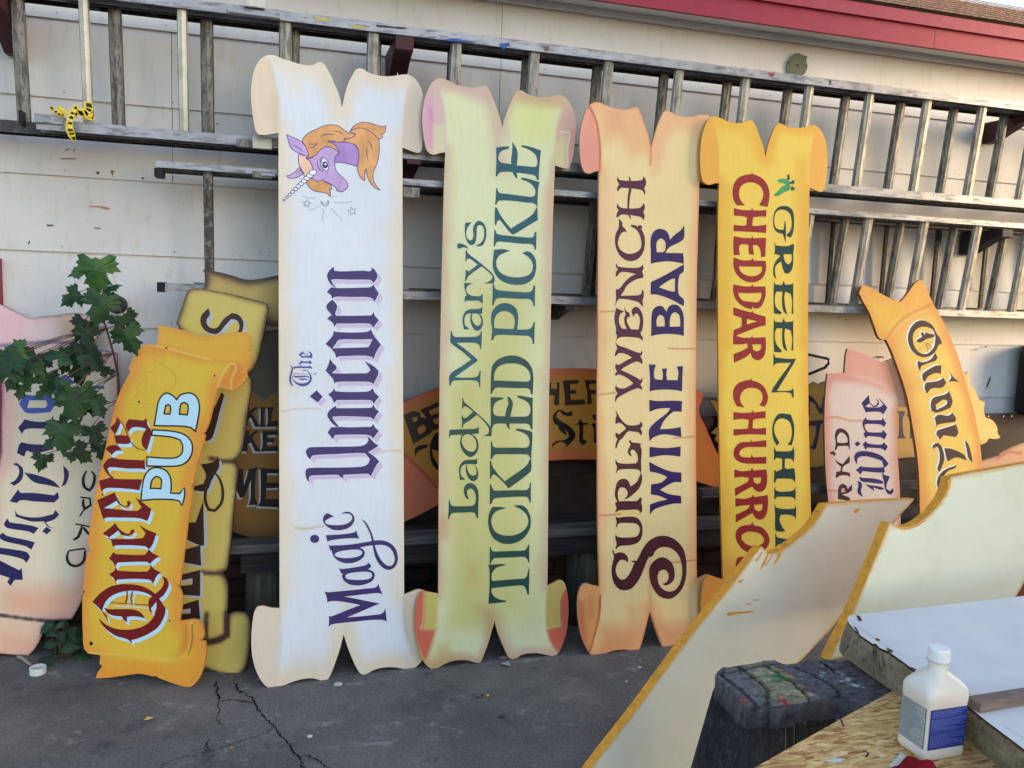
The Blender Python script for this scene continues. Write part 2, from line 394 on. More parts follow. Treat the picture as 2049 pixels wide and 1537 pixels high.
T['pickle'] = (880, 270, 5.489, '''
618,138 700,128 755,125 762,140 750,155 700,168 660,195 645,235 650,280 680,305 740,315 785,322 783,270 795,180 797,75 825,120 850,170 855,240 845,335 960,345 1040,352 1065,335 1070,280 1050,220 1000,175 940,145 893,130 905,112 950,120 1040,145 1090,165 1113,172 1105,230 1095,340 1088,440 1087,498 1070,498 1050,455 1020,440 930,425 845,415 855,485 830,465 795,408 720,405 665,412 640,435 630,460 613,455 620,340 622,240
618,580 632,585 640,620 665,640 760,650 960,678 1010,680 1040,665 1050,620 1030,570 990,530 940,505 890,488 900,468 940,475 1000,490 1060,508 1098,522 1088,545 1080,600 1075,700 1072,800 1055,770 1020,748 960,745 800,725 660,722 635,735 622,768 607,765 615,680
608,795 625,800 650,850 700,930 780,1030 850,985 950,925 1020,870 1050,820 1055,800 1072,805 1076,935 1000,980 880,1055 803,1098 760,1060 700,985 665,940 640,940 628,960 620,992 605,990 602,880
598,1040 612,1045 620,1080 650,1095 760,1108 900,1122 1000,1128 1030,1115 1042,1065 1062,1065 1060,1160 1058,1260 1042,1262 1030,1220 1000,1200 900,1195 760,1182 650,1172 620,1185 605,1225 590,1222 595,1130
598,1260 585,1350 582,1450 600,1510 640,1570 700,1615 770,1640 850,1648 930,1640 990,1610 1035,1560 1055,1490 1060,1420 1045,1350 1010,1300 960,1278 905,1302 950,1325 1000,1370 1022,1430 1015,1490 980,1535 920,1558 830,1565 740,1550 670,1515 630,1460 620,1400 635,1350 670,1315 772,1272 700,1255
580,1632 598,1647 605,1682 640,1704 760,1717 900,1727 980,1727 1015,1707 1030,1654 1048,1654 1045,1762 1045,1882 1030,1882 1015,1832 980,1804 880,1802 760,1794 650,1792 610,1812 590,1877 575,1872 580,1752
565,2252 575,2142 563,2042 568,1962 600,1902 650,1862 720,1847 790,1867 840,1912 860,1982 860,2042 850,2137 960,2137 1000,2122 1020,2092 1030,2052 1045,2057 1040,2172 1038,2297 1020,2297 1010,2242 980,2212 880,2204 760,2200 640,2197 605,2212 585,2257|600,2122 598,2042 620,1982 660,1947 720,1937 780,1957 815,2002 825,2062 810,2132 720,2130
''')
T['marys'] = (880, 270, 5.489, '''
280,965 350,960 330,985 305,1020 290,1080 300,1130 330,1160 355,1150 370,1110 365,1040 380,985 410,950 440,945 480,970 505,1020 512,1080 505,1140 480,1200 455,1220 400,1220 395,1210 440,1195 475,1150 488,1090 485,1040 465,1000 430,990 410,1010 405,1070 400,1140 385,1190 350,1215 320,1200 290,1150 277,1080 275,1010
192,1205 205,1192 250,1198 290,1220 315,1255 280,1240 255,1235 235,1245 195,1250
283,1265 297,1265 310,1300 420,1385 520,1470 580,1525 603,1580 597,1625 580,1632 470,1632 530,1615 565,1590 580,1555 540,1510 460,1445 340,1530 310,1560 285,1610 275,1608 282,1530 283,1480 300,1490 320,1500 415,1425 340,1365 310,1360 297,1370 290,1395 282,1395
268,1632 275,1625 372,1629 340,1637 305,1662 290,1697 300,1732 340,1762 400,1772 445,1770 465,1744 472,1747 472,1862 455,1842 430,1824 350,1822 290,1824 270,1844 275,1772 295,1767 285,1732 272,1687
470,1877 455,1897 430,1912 340,1914 290,1932 258,1982 248,2042 265,2137 300,2137 325,2134 310,2117 280,2092 270,2052 275,2002 300,1967 345,1962 335,2002 340,2062 360,2112 390,2147 420,2152 455,2127 473,2082 473,2032 455,1982 430,1967 465,1964|360,1962 420,1967 450,2012 455,2052 440,2087 415,2097 385,2082 360,2042 352,2002
118,2147 130,2152 140,2192 165,2217 260,2220 400,2214 440,2192 450,2154 462,2157 460,2262 455,2357 445,2352 435,2312 400,2287 300,2282 185,2285 290,2362 412,2467 412,2485 290,2572 165,2662 260,2667 380,2662 420,2642 438,2587 450,2592 445,2682 445,2774 432,2767 425,2722 395,2700 300,2694 180,2697 140,2707 118,2757 105,2754 112,2632 230,2547 345,2467 250,2382 120,2282 118,2212
''')
T['tickled'] = (880, 800, 5.489, '''
555,-67 560,-177 565,-307 580,-377 630,-437 710,-475 800,-487 890,-467 960,-422 1010,-347 1028,-257 1025,-147 1020,-57 1003,-57 990,-107 960,-125 860,-127 700,-132 620,-132 595,-112 572,-67|595,-212 598,-277 625,-342 690,-387 780,-399 880,-387 950,-347 990,-287 995,-222 970,-202 860,-202 700,-209
557,-27 640,-28 705,-22 690,-5 640,10 600,50 585,110 598,165 640,178 715,182 730,110 752,40 740,-37 775,-20 800,30 800,70 775,185 860,185 950,182 985,160 995,100 980,50 940,10 880,-15 845,-32 860,-48 900,-42 1022,-20 1020,60 1020,180 1018,325 1000,328 990,290 965,265 880,262 765,262 770,325 745,305 725,262 640,262 600,270 580,300 570,330 560,320 560,180
560,455 575,460 580,500 605,522 700,525 860,525 950,525 980,505 985,450 965,400 930,370 880,350 830,335 845,315 890,320 960,335 1005,350 1018,370 1012,500 1005,650 990,640 975,610 940,600 800,598 620,600 595,615 570,655 557,650 560,550
548,672 565,675 575,720 600,765 660,840 713,895 790,840 900,765 965,705 985,655 1005,655 1005,770 985,800 900,870 755,975 700,910 620,835 590,822 572,835 562,868 548,865 550,770
550,925 565,930 575,970 600,995 700,995 860,992 950,990 980,965 990,910 1003,912 1000,1010 1000,1130 985,1130 970,1080 940,1065 800,1068 620,1080 590,1095 568,1145 548,1148 548,1040
''')
T['tic'] = (880, 1000, 6.987, '''
740,98 830,100 922,112 915,122 830,145 770,180 735,230 720,300 735,370 770,440 840,485 940,502 1040,495 1130,460 1200,400 1235,330 1235,270 1205,200 1140,140 1025,80 1090,75 1150,80 1210,120 1255,200 1272,280 1270,360 1245,440 1190,520 1110,580 1010,615 910,618 820,590 750,540 705,460 680,370 675,280 690,190 715,130
697,660 715,660 722,700 750,722 860,720 1040,715 1180,708 1215,680 1238,625 1252,630 1250,740 1252,880 1240,880 1220,830 1180,800 1040,805 860,812 760,820 730,850 715,895 697,895 697,780
682,908 780,903 905,900 918,918 850,930 780,960 735,1020 722,1080 730,1135 900,1122 1080,1108 1180,1100 1215,1070 1240,965 1252,970 1250,1120 1245,1325 1225,1325 1205,1250 1170,1205 1080,1200 900,1218 735,1235 720,1260 730,1310 770,1360 840,1395 930,1408 928,1425 880,1435 760,1448 680,1455 680,1420 690,1300 695,1100 690,950 675,930
''')
T['lady'] = (880, 800, 5.489, '''
247,-22 258,-15 270,25 310,60 400,140 500,230 560,300 570,325 568,400 462,400 510,385 540,355 535,310 490,245 410,165 330,225 265,270 248,310 238,305 245,250 238,175 250,172 255,195 285,200 365,130 300,80 275,72 258,82 248,105 240,100 248,40
105,330 200,325 300,322 390,318 415,305 425,285 430,370 350,378 390,405 420,460 423,530 400,590 355,625 320,628 270,590 235,530 222,470 230,420 245,385 130,388 115,395 107,425 100,420|240,460 250,410 290,380 350,392 395,450 403,510 390,550 350,570 300,555 260,510
410,640 395,655 340,658 270,668 230,705 210,760 215,830 222,882 280,878 262,858 240,840 228,800 235,745 265,715 300,705 285,745 290,800 310,850 345,888 380,892 410,870 423,825 415,770 390,725 370,712 412,705|305,705 370,712 395,750 405,790 395,825 365,832 330,815 305,770 298,735
97,1100 110,1105 118,1140 140,1165 240,1168 360,1163 390,1130 395,1070 380,1010 350,978 320,980 300,1005 305,1050 325,1095 290,1080 270,1040 263,990 280,940 320,915 370,925 405,960 425,1020 425,1130 420,1305 405,1300 395,1265 370,1238 260,1240 140,1245 118,1265 100,1315 90,1310 97,1200
''')
T['wench'] = (1150, 190, 3.4167, '''
293,555 303,580 340,586 420,588 462,582 472,555 487,585 486,615 474,638 483,660 478,686 462,655 420,644 340,636 312,638 298,658 288,655 292,630 304,612 290,585
290,740 305,765 345,775 430,775 455,765 470,738 481,770 470,798 478,830 470,858 455,838 420,828 340,818 312,822 295,838 284,835 290,805 300,790 287,765
368,553 382,575 388,640 378,700 372,775 378,825 390,850 375,840 362,815 360,775 362,700 370,640 372,590
302,845 325,875 325,895 345,915 355,940 335,935 315,950 300,985 295,1020 315,1060 360,1085 410,1080 450,1050 455,1000 440,950 420,920 395,905 380,895 385,888 415,892 430,905 435,890 455,892 462,905 455,915 475,960 480,1010 470,1070 440,1115 400,1135 350,1130 310,1100 285,1055 275,1005 280,950 300,905
284,1150 295,1173 340,1180 430,1182 455,1172 465,1158 471,1185 462,1208 470,1235 465,1252 445,1238 420,1225 340,1210 310,1215 290,1240 278,1238 283,1210 295,1192 281,1172
440,1222 470,1250 420,1262 360,1300 330,1350 290,1410 275,1450 282,1395 280,1330 305,1325 350,1270 400,1232
290,1375 340,1372 430,1370 455,1360 462,1328 472,1350 470,1385 463,1410 468,1435 460,1448 445,1425 420,1412 340,1395 300,1395
''')
T['wenchb'] = (1150, 600, 3.843, '''
320,215 315,255 325,280 315,320 335,295 370,285 470,290 505,300 520,320 522,290 505,262 520,225 470,228 370,222
320,225 305,160 310,100 320,60 345,75 380,90 350,110 340,150 345,190 370,230 340,232
380,50 395,85 420,100 425,130 405,135 400,165 415,200 435,232 405,232 385,185 380,140 390,115 385,85
520,235 527,170 520,110 495,65 465,52 440,75 440,105 455,135 460,110 480,105 497,130 500,175 490,232
310,320 335,350 380,365 470,400 505,410 515,390 520,410 505,435 520,465 520,500 505,485 470,475 380,520 355,540 400,560 480,600 505,620 518,595 520,625 505,650 520,680 515,692 490,680 440,695 370,730 330,755 315,783 308,780 315,740 330,720 312,690 315,652 330,675 380,680 440,650 450,640 400,600 340,575 315,585 308,572 325,550 312,525 315,490 335,500 400,465 440,445 400,420 340,410 315,435 308,430 315,395 328,375
''')
T['surly'] = (1150, 600, 3.843, '''
312,845 330,875 350,910 400,960 470,965 500,955 505,935 518,950 520,970 505,990 518,1020 510,1045 490,1020 440,1012 410,1012 370,1060 340,1090 320,1145 312,1140 318,1095 330,1075 312,1045 315,1018 340,1035 370,1010 395,990 370,960 340,945 318,955 312,950 315,905 322,890
315,1225 330,1250 380,1260 470,1258 485,1235 480,1190 460,1160 440,1150 425,1170 440,1205 415,1190 408,1160 420,1135 430,1110 415,1090 425,1075 440,1095 475,1100 510,1105 505,1120 515,1160 510,1240 512,1285 510,1340 495,1310 460,1302 380,1302 335,1310 320,1335 315,1330 325,1285 313,1255
''')
T['sur'] = (1140, 960, 4.044, '''
385,180 365,130 368,80 380,30 405,0 440,-8 470,5 492,55 540,20 565,-30 578,-58 586,-20 582,20 560,70 510,120 460,155 440,158 465,130 465,90 440,65 410,62 392,90 390,140 400,180
368,185 400,175 470,172 545,170 570,140 585,160 578,185 585,215 585,250 570,275 565,255 540,242 470,245 400,248 375,262 368,260 378,230 370,205
370,290 385,308 440,300 520,300 560,320 585,370 588,430 575,480 540,515 480,530 410,535 390,545 375,565 370,550 380,520 370,480 370,440 385,460 430,468 500,465 545,455 565,420 562,380 535,355 480,350 410,350 390,360 382,385 372,380 380,345 372,315
340,563 358,580 362,600 400,587 440,595 465,620 472,650 470,668 440,650 410,650 385,680 372,720 380,770 410,805 440,805 470,780 500,730 520,680 525,672 495,660 495,655 540,655 560,620 590,560 630,505 680,470 740,453 800,460 860,490 910,545 935,610 945,700 940,790 915,870 870,930 820,962 780,962 730,945 680,890 650,810 643,740 655,690 690,650 740,627 790,640 830,680 848,740 845,800 820,835 785,853 760,850 752,838 775,835 795,810 800,770 780,735 750,728 720,745 710,790 725,850 760,890 810,905 860,885 895,830 910,760 905,680 880,610 830,560 780,545 730,550 690,580 668,620 640,625 625,655 600,720 570,790 530,850 490,885 440,895 400,885 360,840 340,770 340,700 355,640 358,620
''')
T['bar'] = (1150, 190, 3.4167, '''
748,890 748,975 720,1005 650,1040 625,1070 622,1080 740,1082 745,1120 745,1155 700,1145 640,1138 560,1145 520,1155 520,1080 518,1000 530,950 560,920 600,918 630,935 648,970 650,990 690,950 725,925|560,1075 560,1010 580,985 600,985 620,1010 618,1065 600,1075
520,1280 620,1230 745,1158 745,1205 715,1235 710,1360 745,1400 745,1445 650,1395 560,1365 518,1365|575,1315 655,1262 685,1255 685,1345 655,1342
521,1650 524,1579 525,1508 539,1463 565,1445 597,1445 623,1476 628,1481 641,1450 668,1434 703,1438 730,1467 745,1516 746,1579 746,1648 708,1639 628,1634 565,1639|561,1583 559,1543 570,1512 588,1503 606,1516 615,1548 615,1583|650,1585 650,1543 663,1499 685,1485 712,1503 721,1543 721,1583
''')
T['wine'] = (1150, 600, 3.843, '''
570,495 625,500 612,540 610,590 620,612 675,615 678,570 670,530 710,527 705,570 710,617 790,618 797,560 785,512 832,510 828,600 825,705 780,695 700,690 620,695 575,705 578,600
572,770 640,778 740,775 825,778 822,862 780,858 755,862 690,925 655,995 740,990 815,978 820,1055 740,1040 680,1035 610,1055 575,1087 572,1000 620,940 710,870 735,832 640,838 575,862
575,1130 700,1140 815,1128 812,1205 690,1195 575,1212
572,1245 646,1284 736,1319 820,1328 820,1404 760,1403 655,1461 722,1493 817,1507 820,1566 750,1569 646,1597 608,1616 577,1654 579,1574 646,1550 712,1536 646,1507 584,1497 587,1419 665,1404 712,1364 665,1341 608,1326 577,1322
''')
T['cheddar'] = (1390, 220, 3.2033, '''
362,393 372,410 400,420 440,445 470,490 480,550 468,622 412,612 430,580 440,540 425,495 390,470 350,465 310,478 288,510 287,560 310,600 325,612 270,612 250,580 242,530 250,480 275,440 320,418 365,412
250,630 310,642 362,642 368,627 375,643 420,645 460,640 458,685 400,685 375,690 368,740 385,745 460,735 458,790 400,785 320,780 250,778 248,738 310,742 330,740 335,690 310,682 250,678
250,808 310,820 362,822 368,806 375,822 458,820 455,880 452,940 425,945 420,895 400,868 372,868 380,930 348,925 345,900 345,865 300,862 285,880 290,930 250,932 247,870
250,945 310,965 362,962 370,948 378,965 455,968 458,1020 440,1070 400,1100 350,1105 300,1085 260,1040 247,990|285,1003 350,1005 430,1005 428,1035 400,1060 355,1065 310,1050 288,1025
247,1118 310,1130 362,1130 370,1118 378,1132 453,1132 455,1185 440,1235 420,1265 385,1275 370,1260 365,1278 320,1265 270,1225 247,1170|280,1172 350,1175 428,1172 425,1205 405,1232 365,1230 310,1222 285,1195
247,1265 330,1290 365,1298 370,1285 380,1302 455,1325 455,1380 400,1395 320,1425 247,1455 250,1410 300,1390 302,1335 247,1315|335,1340 400,1355 335,1375
246,1441 302,1458 358,1460 367,1449 375,1461 454,1456 457,1514 448,1570 426,1598 397,1604 369,1587 358,1559 324,1587 251,1621 248,1565 307,1542 341,1520 335,1497 302,1503 246,1503|369,1503 426,1503 423,1531 403,1546 375,1539
''')
T['churros'] = (1400, 640, 2.847, '''
292,325 300,345 330,355 365,380 388,430 385,470 370,495 340,488 355,460 358,430 340,400 300,388 260,395 235,425 232,465 255,500 210,492 192,450 192,400 215,365 260,345 290,342
192,525 240,530 295,528 300,512 308,528 376,520 375,560 320,565 305,570 300,615 320,620 378,615 378,655 300,652 240,655 193,660 192,622 240,622 275,618 280,570 240,565 192,570
290,680 300,695 340,690 380,685 380,725 320,725 260,728 232,745 225,765 240,780 290,785 296,765 304,783 380,780 380,820 300,820 240,815 205,795 192,765 200,730 230,700 290,695
197,852 240,862 290,858 298,840 306,858 380,852 385,900 378,950 360,975 335,980 310,965 300,950 260,970 202,1005 200,960 245,938 275,920 280,900 240,895 197,900|305,900 350,898 348,925 330,935 310,925
203,1015 250,1020 295,1010 302,995 310,1010 388,998 390,1050 382,1100 365,1130 340,1140 315,1125 300,1100 265,1120 205,1155 205,1110 250,1090 280,1070 285,1055 245,1058 203,1065|310,1055 358,1050 355,1080 338,1092 315,1080
300,1150 310,1170 350,1180 385,1215 398,1255 388,1290 350,1325 300,1328 260,1318 225,1285 205,1240 210,1200 240,1175 290,1168|300,1208 345,1220 368,1250 360,1275 320,1290 270,1280 240,1250 240,1225 265,1210
215,1355 240,1350 275,1352 300,1370 320,1400 345,1410 365,1395 372,1365 395,1375 400,1410 380,1440 345,1452 310,1440 285,1405 260,1390 240,1400 235,1430 215,1432 206,1395
''')
T['green'] = (1390, 220, 3.2033, '''
560,617 600,620 630,650 637,720 630,790 615,820 590,808 590,800 615,770 622,720 612,670 585,645 545,640 520,660 510,700 515,745 535,765 570,768 575,720 572,710 582,720 585,780 582,855 575,830 565,795 530,785 508,755 503,700 515,650 535,625
510,845 520,868 545,872 600,872 630,858 637,870 632,920 632,980 620,1030 595,1050 575,1045 560,1000 555,970 520,1000 515,1040 525,1090 505,1060 505,1010 520,970 550,935 520,925 510,930 515,890|570,925 620,925 622,965 605,990 585,980 572,950
508,1095 515,1118 560,1123 570,1095 580,1120 625,1116 632,1105 632,1160 632,1310 620,1305 625,1230 615,1180 580,1165 575,1200 580,1260 595,1315 570,1290 560,1240 562,1165 525,1165 515,1190 520,1260 560,1300 550,1310 508,1305 505,1200
508,1337 515,1358 560,1362 570,1335 580,1360 625,1356 632,1346 632,1408 632,1543 620,1540 625,1464 615,1414 580,1400 575,1436 580,1492 595,1550 570,1526 560,1470 562,1400 525,1400 515,1425 520,1492 560,1546 550,1555 508,1551 505,1446
''')
T['chil'] = (1400, 640, 2.847, '''
420,190 432,215 500,222 550,222 535,250 440,405 500,405 525,400 530,385 535,400 535,448 528,440 520,418 480,412 408,415 420,385 520,245 440,248 428,255 420,268
470,533 520,540 538,600 537,660 525,715 500,712 520,680 525,625 510,580 475,562 445,570 425,605 428,650 455,700 440,718 420,680 413,620 425,570 445,540
422,722 435,748 500,750 525,745 535,720 540,770 535,815 525,795 490,790 485,800 485,845 500,850 530,845 540,850 545,895 542,930 530,910 500,905 440,905 428,930 422,925 425,880 425,855 440,865 470,848 470,792 435,785 428,800 422,795 424,760
425,950 440,975 500,978 535,970 545,950 547,985 545,1030 532,1012 500,1008 440,1008 430,1025 425,1020 426,985
426,1048 438,1070 500,1078 540,1075 547,1055 550,1085 548,1140 538,1120 500,1110 460,1112 455,1140 470,1180 490,1205 440,1205 430,1190 430,1120
430,1215 442,1240 500,1248 540,1243 548,1222 552,1255 550,1310 540,1290 500,1280 445,1280 432,1300
''')
T['pods'] = (1390, 220, 3.2033, '''
530,448 560,440 600,450 612,475 600,490 570,472 540,465
610,480 608,515 570,530 540,550 510,552 508,542 535,520 560,490 590,480
''')
T['podtops'] = (1390, 220, 3.2033, '''
600,452 590,440 596,430 588,420 597,420 600,407 605,418 614,422 606,430 612,442
612,478 608,462 620,462 622,448 630,452 644,450 636,460 645,470 634,470 636,480 624,474
610,490 622,495 628,485 632,498 648,495 640,505 642,515 632,512 634,524 624,514 612,518 618,505
''')
T['pub'] = (0, 800, 2.5625, '''
728,512 735,440 748,390 775,358 812,352 848,365 870,398 875,445 872,482 925,484 945,455 942,500 932,535 922,515 885,508 800,506|768,458 775,415 795,392 815,392 830,405 833,430 828,460 800,458
787,158 890,166 950,185 980,222 982,268 962,308 925,332 860,337 757,335 758,297 845,303 905,300 935,278 942,240 928,203 880,187 782,178
796,128 806,70 818,8 838,-22 861,-30 888,-15 907,6 930,-22 980,-30 1010,-5 1020,40 1012,100 1000,155 975,137 900,130 850,130|837,75 847,28 865,20 879,35 875,78 856,77|917,78 924,23 945,11 967,21 970,50 963,82 940,79
''')
T['queens'] = (170, 1060, 3.808, '''
57,548 110,490 180,440 250,418 340,415 430,428 490,455 530,485 570,530 600,575 615,600 605,660 560,740 490,790 400,830 355,840 357,872 330,838 240,810 170,765 125,715 105,672 150,715 220,750 320,762 420,745 490,705 530,650 545,590 540,545 500,500 440,475 370,465 300,470 220,495 165,540 140,590 132,618 165,652 176,706 155,662 115,605
585,352 620,370 640,410 630,450 600,500 560,530 520,580 505,600 515,638 495,620 484,570 490,530 520,500 570,460 600,415 600,380
145,595 190,605 290,605 380,610 430,635 460,680 420,665 360,660 320,665 322,705 295,685 280,660 220,655 175,635
314,468 326,468 328,510 316,555 304,555 318,508
360,468 372,468 356,510 364,558 353,558 346,510
195,552 485,570 485,577 195,558
183,218 205,190 215,170 240,185 455,190 470,175 490,150 520,180 565,200 540,220 515,240 495,262 470,245 250,250 230,282 215,250
185,340 225,310 235,285 250,312 470,318 500,290 495,262 530,300 580,325 550,350 520,410 490,380 250,380 235,402 220,370
''')
T['onion'] = (1800, 620, 2.573, '''
188,118 170,82 135,58 100,56 70,76 48,115 43,150 52,190 78,225 115,243 150,240 178,222 195,195 198,185 218,172 208,145|165,98 178,118 184,140 183,165 175,195 150,222 125,228 95,215 75,185 68,150 75,115 100,92 135,88
85,160 105,145 116,140 108,120 120,115 130,132 132,115 145,120 180,128 175,140 140,150 115,165 100,168
183,222 195,245 185,262 115,288 105,312 92,285 95,262 120,270 160,255
117,345 120,328 180,290 215,285 212,330 185,325 145,345 130,372 120,360
128,400 135,375 200,365 225,350 240,375 220,400 165,405 140,432
260,320 275,345 308,372 285,368 250,370 265,350
165,465 180,450 235,435 255,420 272,470 262,505 190,530 165,520 160,495|190,515 185,490 225,462 245,468 240,488
180,555 200,540 250,545 272,530 290,560 285,577 200,590 192,602
188,640 195,620 260,600 290,590 302,630 290,655 225,645 210,668 195,650
172,720 170,700 185,685 205,690 222,720 230,765 215,815 205,835 195,820 205,780 205,735 195,705 180,710
230,712 265,715 330,745 345,775 290,760 250,780 240,760
335,670 355,695 370,750 375,785 355,765 345,720
200,930 192,890 205,850 240,820 295,800 285,815 250,830 225,860 210,900
''')
T['winer'] = (1690, 770, 4.139, '''
200,85 206,120 212,148 240,175 265,165 275,140 258,115 280,130 283,160 262,182 235,182 207,152 172,180 195,185 290,185 320,165 278,105 300,125 355,190 320,245 290,225 200,225 175,230 140,152
175,270 190,290 310,292 315,270 345,320 325,350 300,330 180,325 165,335 170,360 195,390 305,395 320,375 352,410 328,455 300,435 190,425 175,445 155,408 170,390 150,340 150,305
175,465 190,485 305,495 325,475 358,512 335,550 310,530 190,520 175,540 150,495
105,467 132,490 105,512 82,490
105,660 85,630 80,595 95,565 130,550 200,552 270,572 318,598 365,655 330,690 318,660 310,630 250,610 170,592 120,600 105,620
93,705 125,680 140,672 150,680 300,685 322,680 335,720 300,728 150,715 130,745 115,725
118,762 150,770 230,775 300,790 324,812 300,820 200,808 140,800
172,820 200,830 300,845 328,862 300,870 240,850 245,885 225,865 190,840
330,685 322,745 375,760 350,820 345,860 375,880 400,855 405,880 385,910 355,900 335,860 325,800 312,740
108,795 135,810 145,840 135,880 152,928 120,910 105,880 115,840
''')
T['orkd'] = (1580, 540, 3.2026, '''
290,1060 300,1025 325,1015 360,1030 380,1060 385,1110 385,1158 375,1130 355,1128 310,1130 298,1155 288,1155 295,1110|305,1105 305,1070 325,1042 350,1050 370,1080 372,1105 340,1110
258,1170 280,1160 298,1180 285,1195 275,1180 262,1185
295,1210 305,1228 340,1245 385,1190 385,1235 345,1260 335,1290 385,1300 388,1330 370,1318 320,1320 305,1335 295,1330 298,1295 325,1290 330,1262 300,1235
310,1430 315,1390 335,1370 360,1380 372,1405 400,1375 398,1410 375,1430 335,1440 385,1460 388,1480 310,1470|328,1425 335,1400 350,1400 358,1425
''')
T['spiel'] = (0, 740, 2.07, '''
75,240 95,215 100,205 150,215 205,215 220,190 225,230 235,250 215,275 205,285 195,262 200,245 110,245 90,265
70,345 80,310 90,300 130,308 210,310 215,330 150,345 110,335 100,360
52,390 70,385 95,410 90,455 60,480 40,470 65,455 80,425 75,400
100,425 150,435 220,460 250,490 200,478 140,465
262,395 285,425 275,470 255,485 265,450
40,545 75,495 85,510 140,510 225,520 240,505 245,530 225,550 140,545 85,540 70,552
62,580 75,600 150,612 220,598 230,580 245,600 225,620 190,632 205,650 232,655 200,652 182,628 130,628 65,608
15,640 30,615 40,632 130,645 160,655 140,680 120,670 30,655
193,650 213,665 193,682 175,668
-10,690 12,675 30,688 110,705 145,715 130,745 105,730 20,710
-10,735 60,745 110,755 125,775 110,800 95,785 40,770 -10,762
-10,785 20,800 80,830 90,820 95,870 60,870 45,895 30,880 40,862 -10,845
''')
T['spielb'] = (0, 420, 3.659, '''
140,1420 175,1350 260,1360 340,1350 370,1355 400,1420 370,1480 260,1490 190,1485 165,1460|200,1450 215,1395 340,1395 345,1430 330,1450
300,1180 360,1200 430,1230 480,1205 550,1265 490,1300 400,1330 330,1300 370,1260
640,1330 680,1290 760,1290 765,1310 690,1315 655,1350 645,1400 635,1370
''')

T['mug'] = (300, 540, 1.83, '''
345,500 365,502 362,520 385,503 398,505 375,525 395,560 405,575 385,575 370,540 360,550 358,570 340,572 348,550
405,503 425,503 420,520 418,560 428,575 400,575 405,555
430,503 455,503 448,520 445,555 470,550 468,575 425,575 432,555
345,588 365,588 362,610 385,590 400,590 375,612 395,650 410,665 385,665 370,632 358,640 358,665 335,665 342,640
412,590 470,590 470,605 432,605 430,618 455,618 455,632 430,632 428,648 470,645 470,664 405,665 412,645
318,730 340,728 345,790 362,730 395,722 388,745 385,830 395,860 360,862 368,840 370,770 345,830 330,835 312,790
405,725 475,730 475,745 430,745 428,780 475,780 475,798 426,800 424,840 475,840 475,870 395,866 405,845
''')
T['beer'] = (780, 540, 2.7457, '''
75,800 130,775 165,785 170,810 205,815 235,850 230,890 200,915 150,945 130,960 110,900|120,815 150,805 150,825 135,840|150,870 185,850 200,870 190,890 160,905
165,770 245,735 270,725 270,750 215,775 225,800 270,785 270,810 235,825 250,850 270,840 270,870 240,885 200,810
''')
T['hee'] = (780, 540, 2.7457, '''
875,690 872,620 888,618 885,652 918,655 915,618 932,620 930,745 900,742 905,690
950,608 1040,605 1035,625 990,628 992,660 1025,660 1025,680 992,682 995,715 1070,712 1075,740 960,745 962,700
1070,605 1140,605 1140,625 1095,628 1100,660 1140,660 1140,682 1105,682 1110,735 1085,740 1085,680
''')
T['stick'] = (780, 540, 2.7457, '''
1000,775 1005,795 985,805 950,795 935,775 920,785 915,810 940,830 990,860 1015,890 1018,920 995,950 965,980 970,960 940,945 905,960 895,980 890,960 915,940 960,935 985,915 975,890 940,865 905,845 895,820 900,795 925,770 950,772 970,785
930,850 960,880 975,905 960,905 925,870
1045,815 1060,840 1090,840 1090,850 1062,852 1062,930 1085,940 1065,965 1040,945 1042,852 1010,850 1035,840
1105,850 1125,840 1140,855 1140,960 1120,945 1120,870
1110,800 1125,795 1140,800 1140,825 1125,828
135,985 160,965 210,960 205,975 170,990 150,1005 140,1025
225,950 250,900 270,890 270,1000 250,990 230,985 240,1030 270,1080 270,1110 235,1070 220,1010
265,1130 272,1120 272,1185 262,1160
''')
T['splash'] = (1580, 540, 3.2026, '''
120,800 150,820 200,890 215,810 222,820 225,930 190,915 160,860 130,840 130,935 120,930
222,830 225,800 240,805 235,850
115,970 225,960 225,985 200,990 170,1140 150,1155 125,1130 145,1130 165,1060 170,1000 130,1000 120,1030
690,905 740,905 735,930 725,950 730,1050 745,1080 690,1082 700,1055 700,930
745,930 790,905 800,920 785,940 800,1060 795,1085 770,1080 770,960
''')
T['tender'] = (300, 540, 1.83, '''
215,140 220,165 210,178 208,195 222,212 245,212 270,180 300,158 325,165 342,190 340,220 325,245 300,240 320,230 328,205 318,185 298,180 275,205 250,232 220,232 195,215 185,190 190,165
''')
T['script'] = (340, 780, 1.943, '''
120,290 170,280 188,262 192,300 165,345 150,385 130,395 90,390 95,375 130,365 140,330
155,100 178,60 200,10 212,20 195,80 168,180 155,195 140,200 135,165 150,120
130,430 134,604 118,606 20,560 20,520 100,515
20,632 118,604 122,684 20,665
20,725 118,700 118,802 20,795 20,765 88,757 88,732 20,745
20,845 112,815 118,892 20,897 20,872 80,870 80,850 20,860
''')

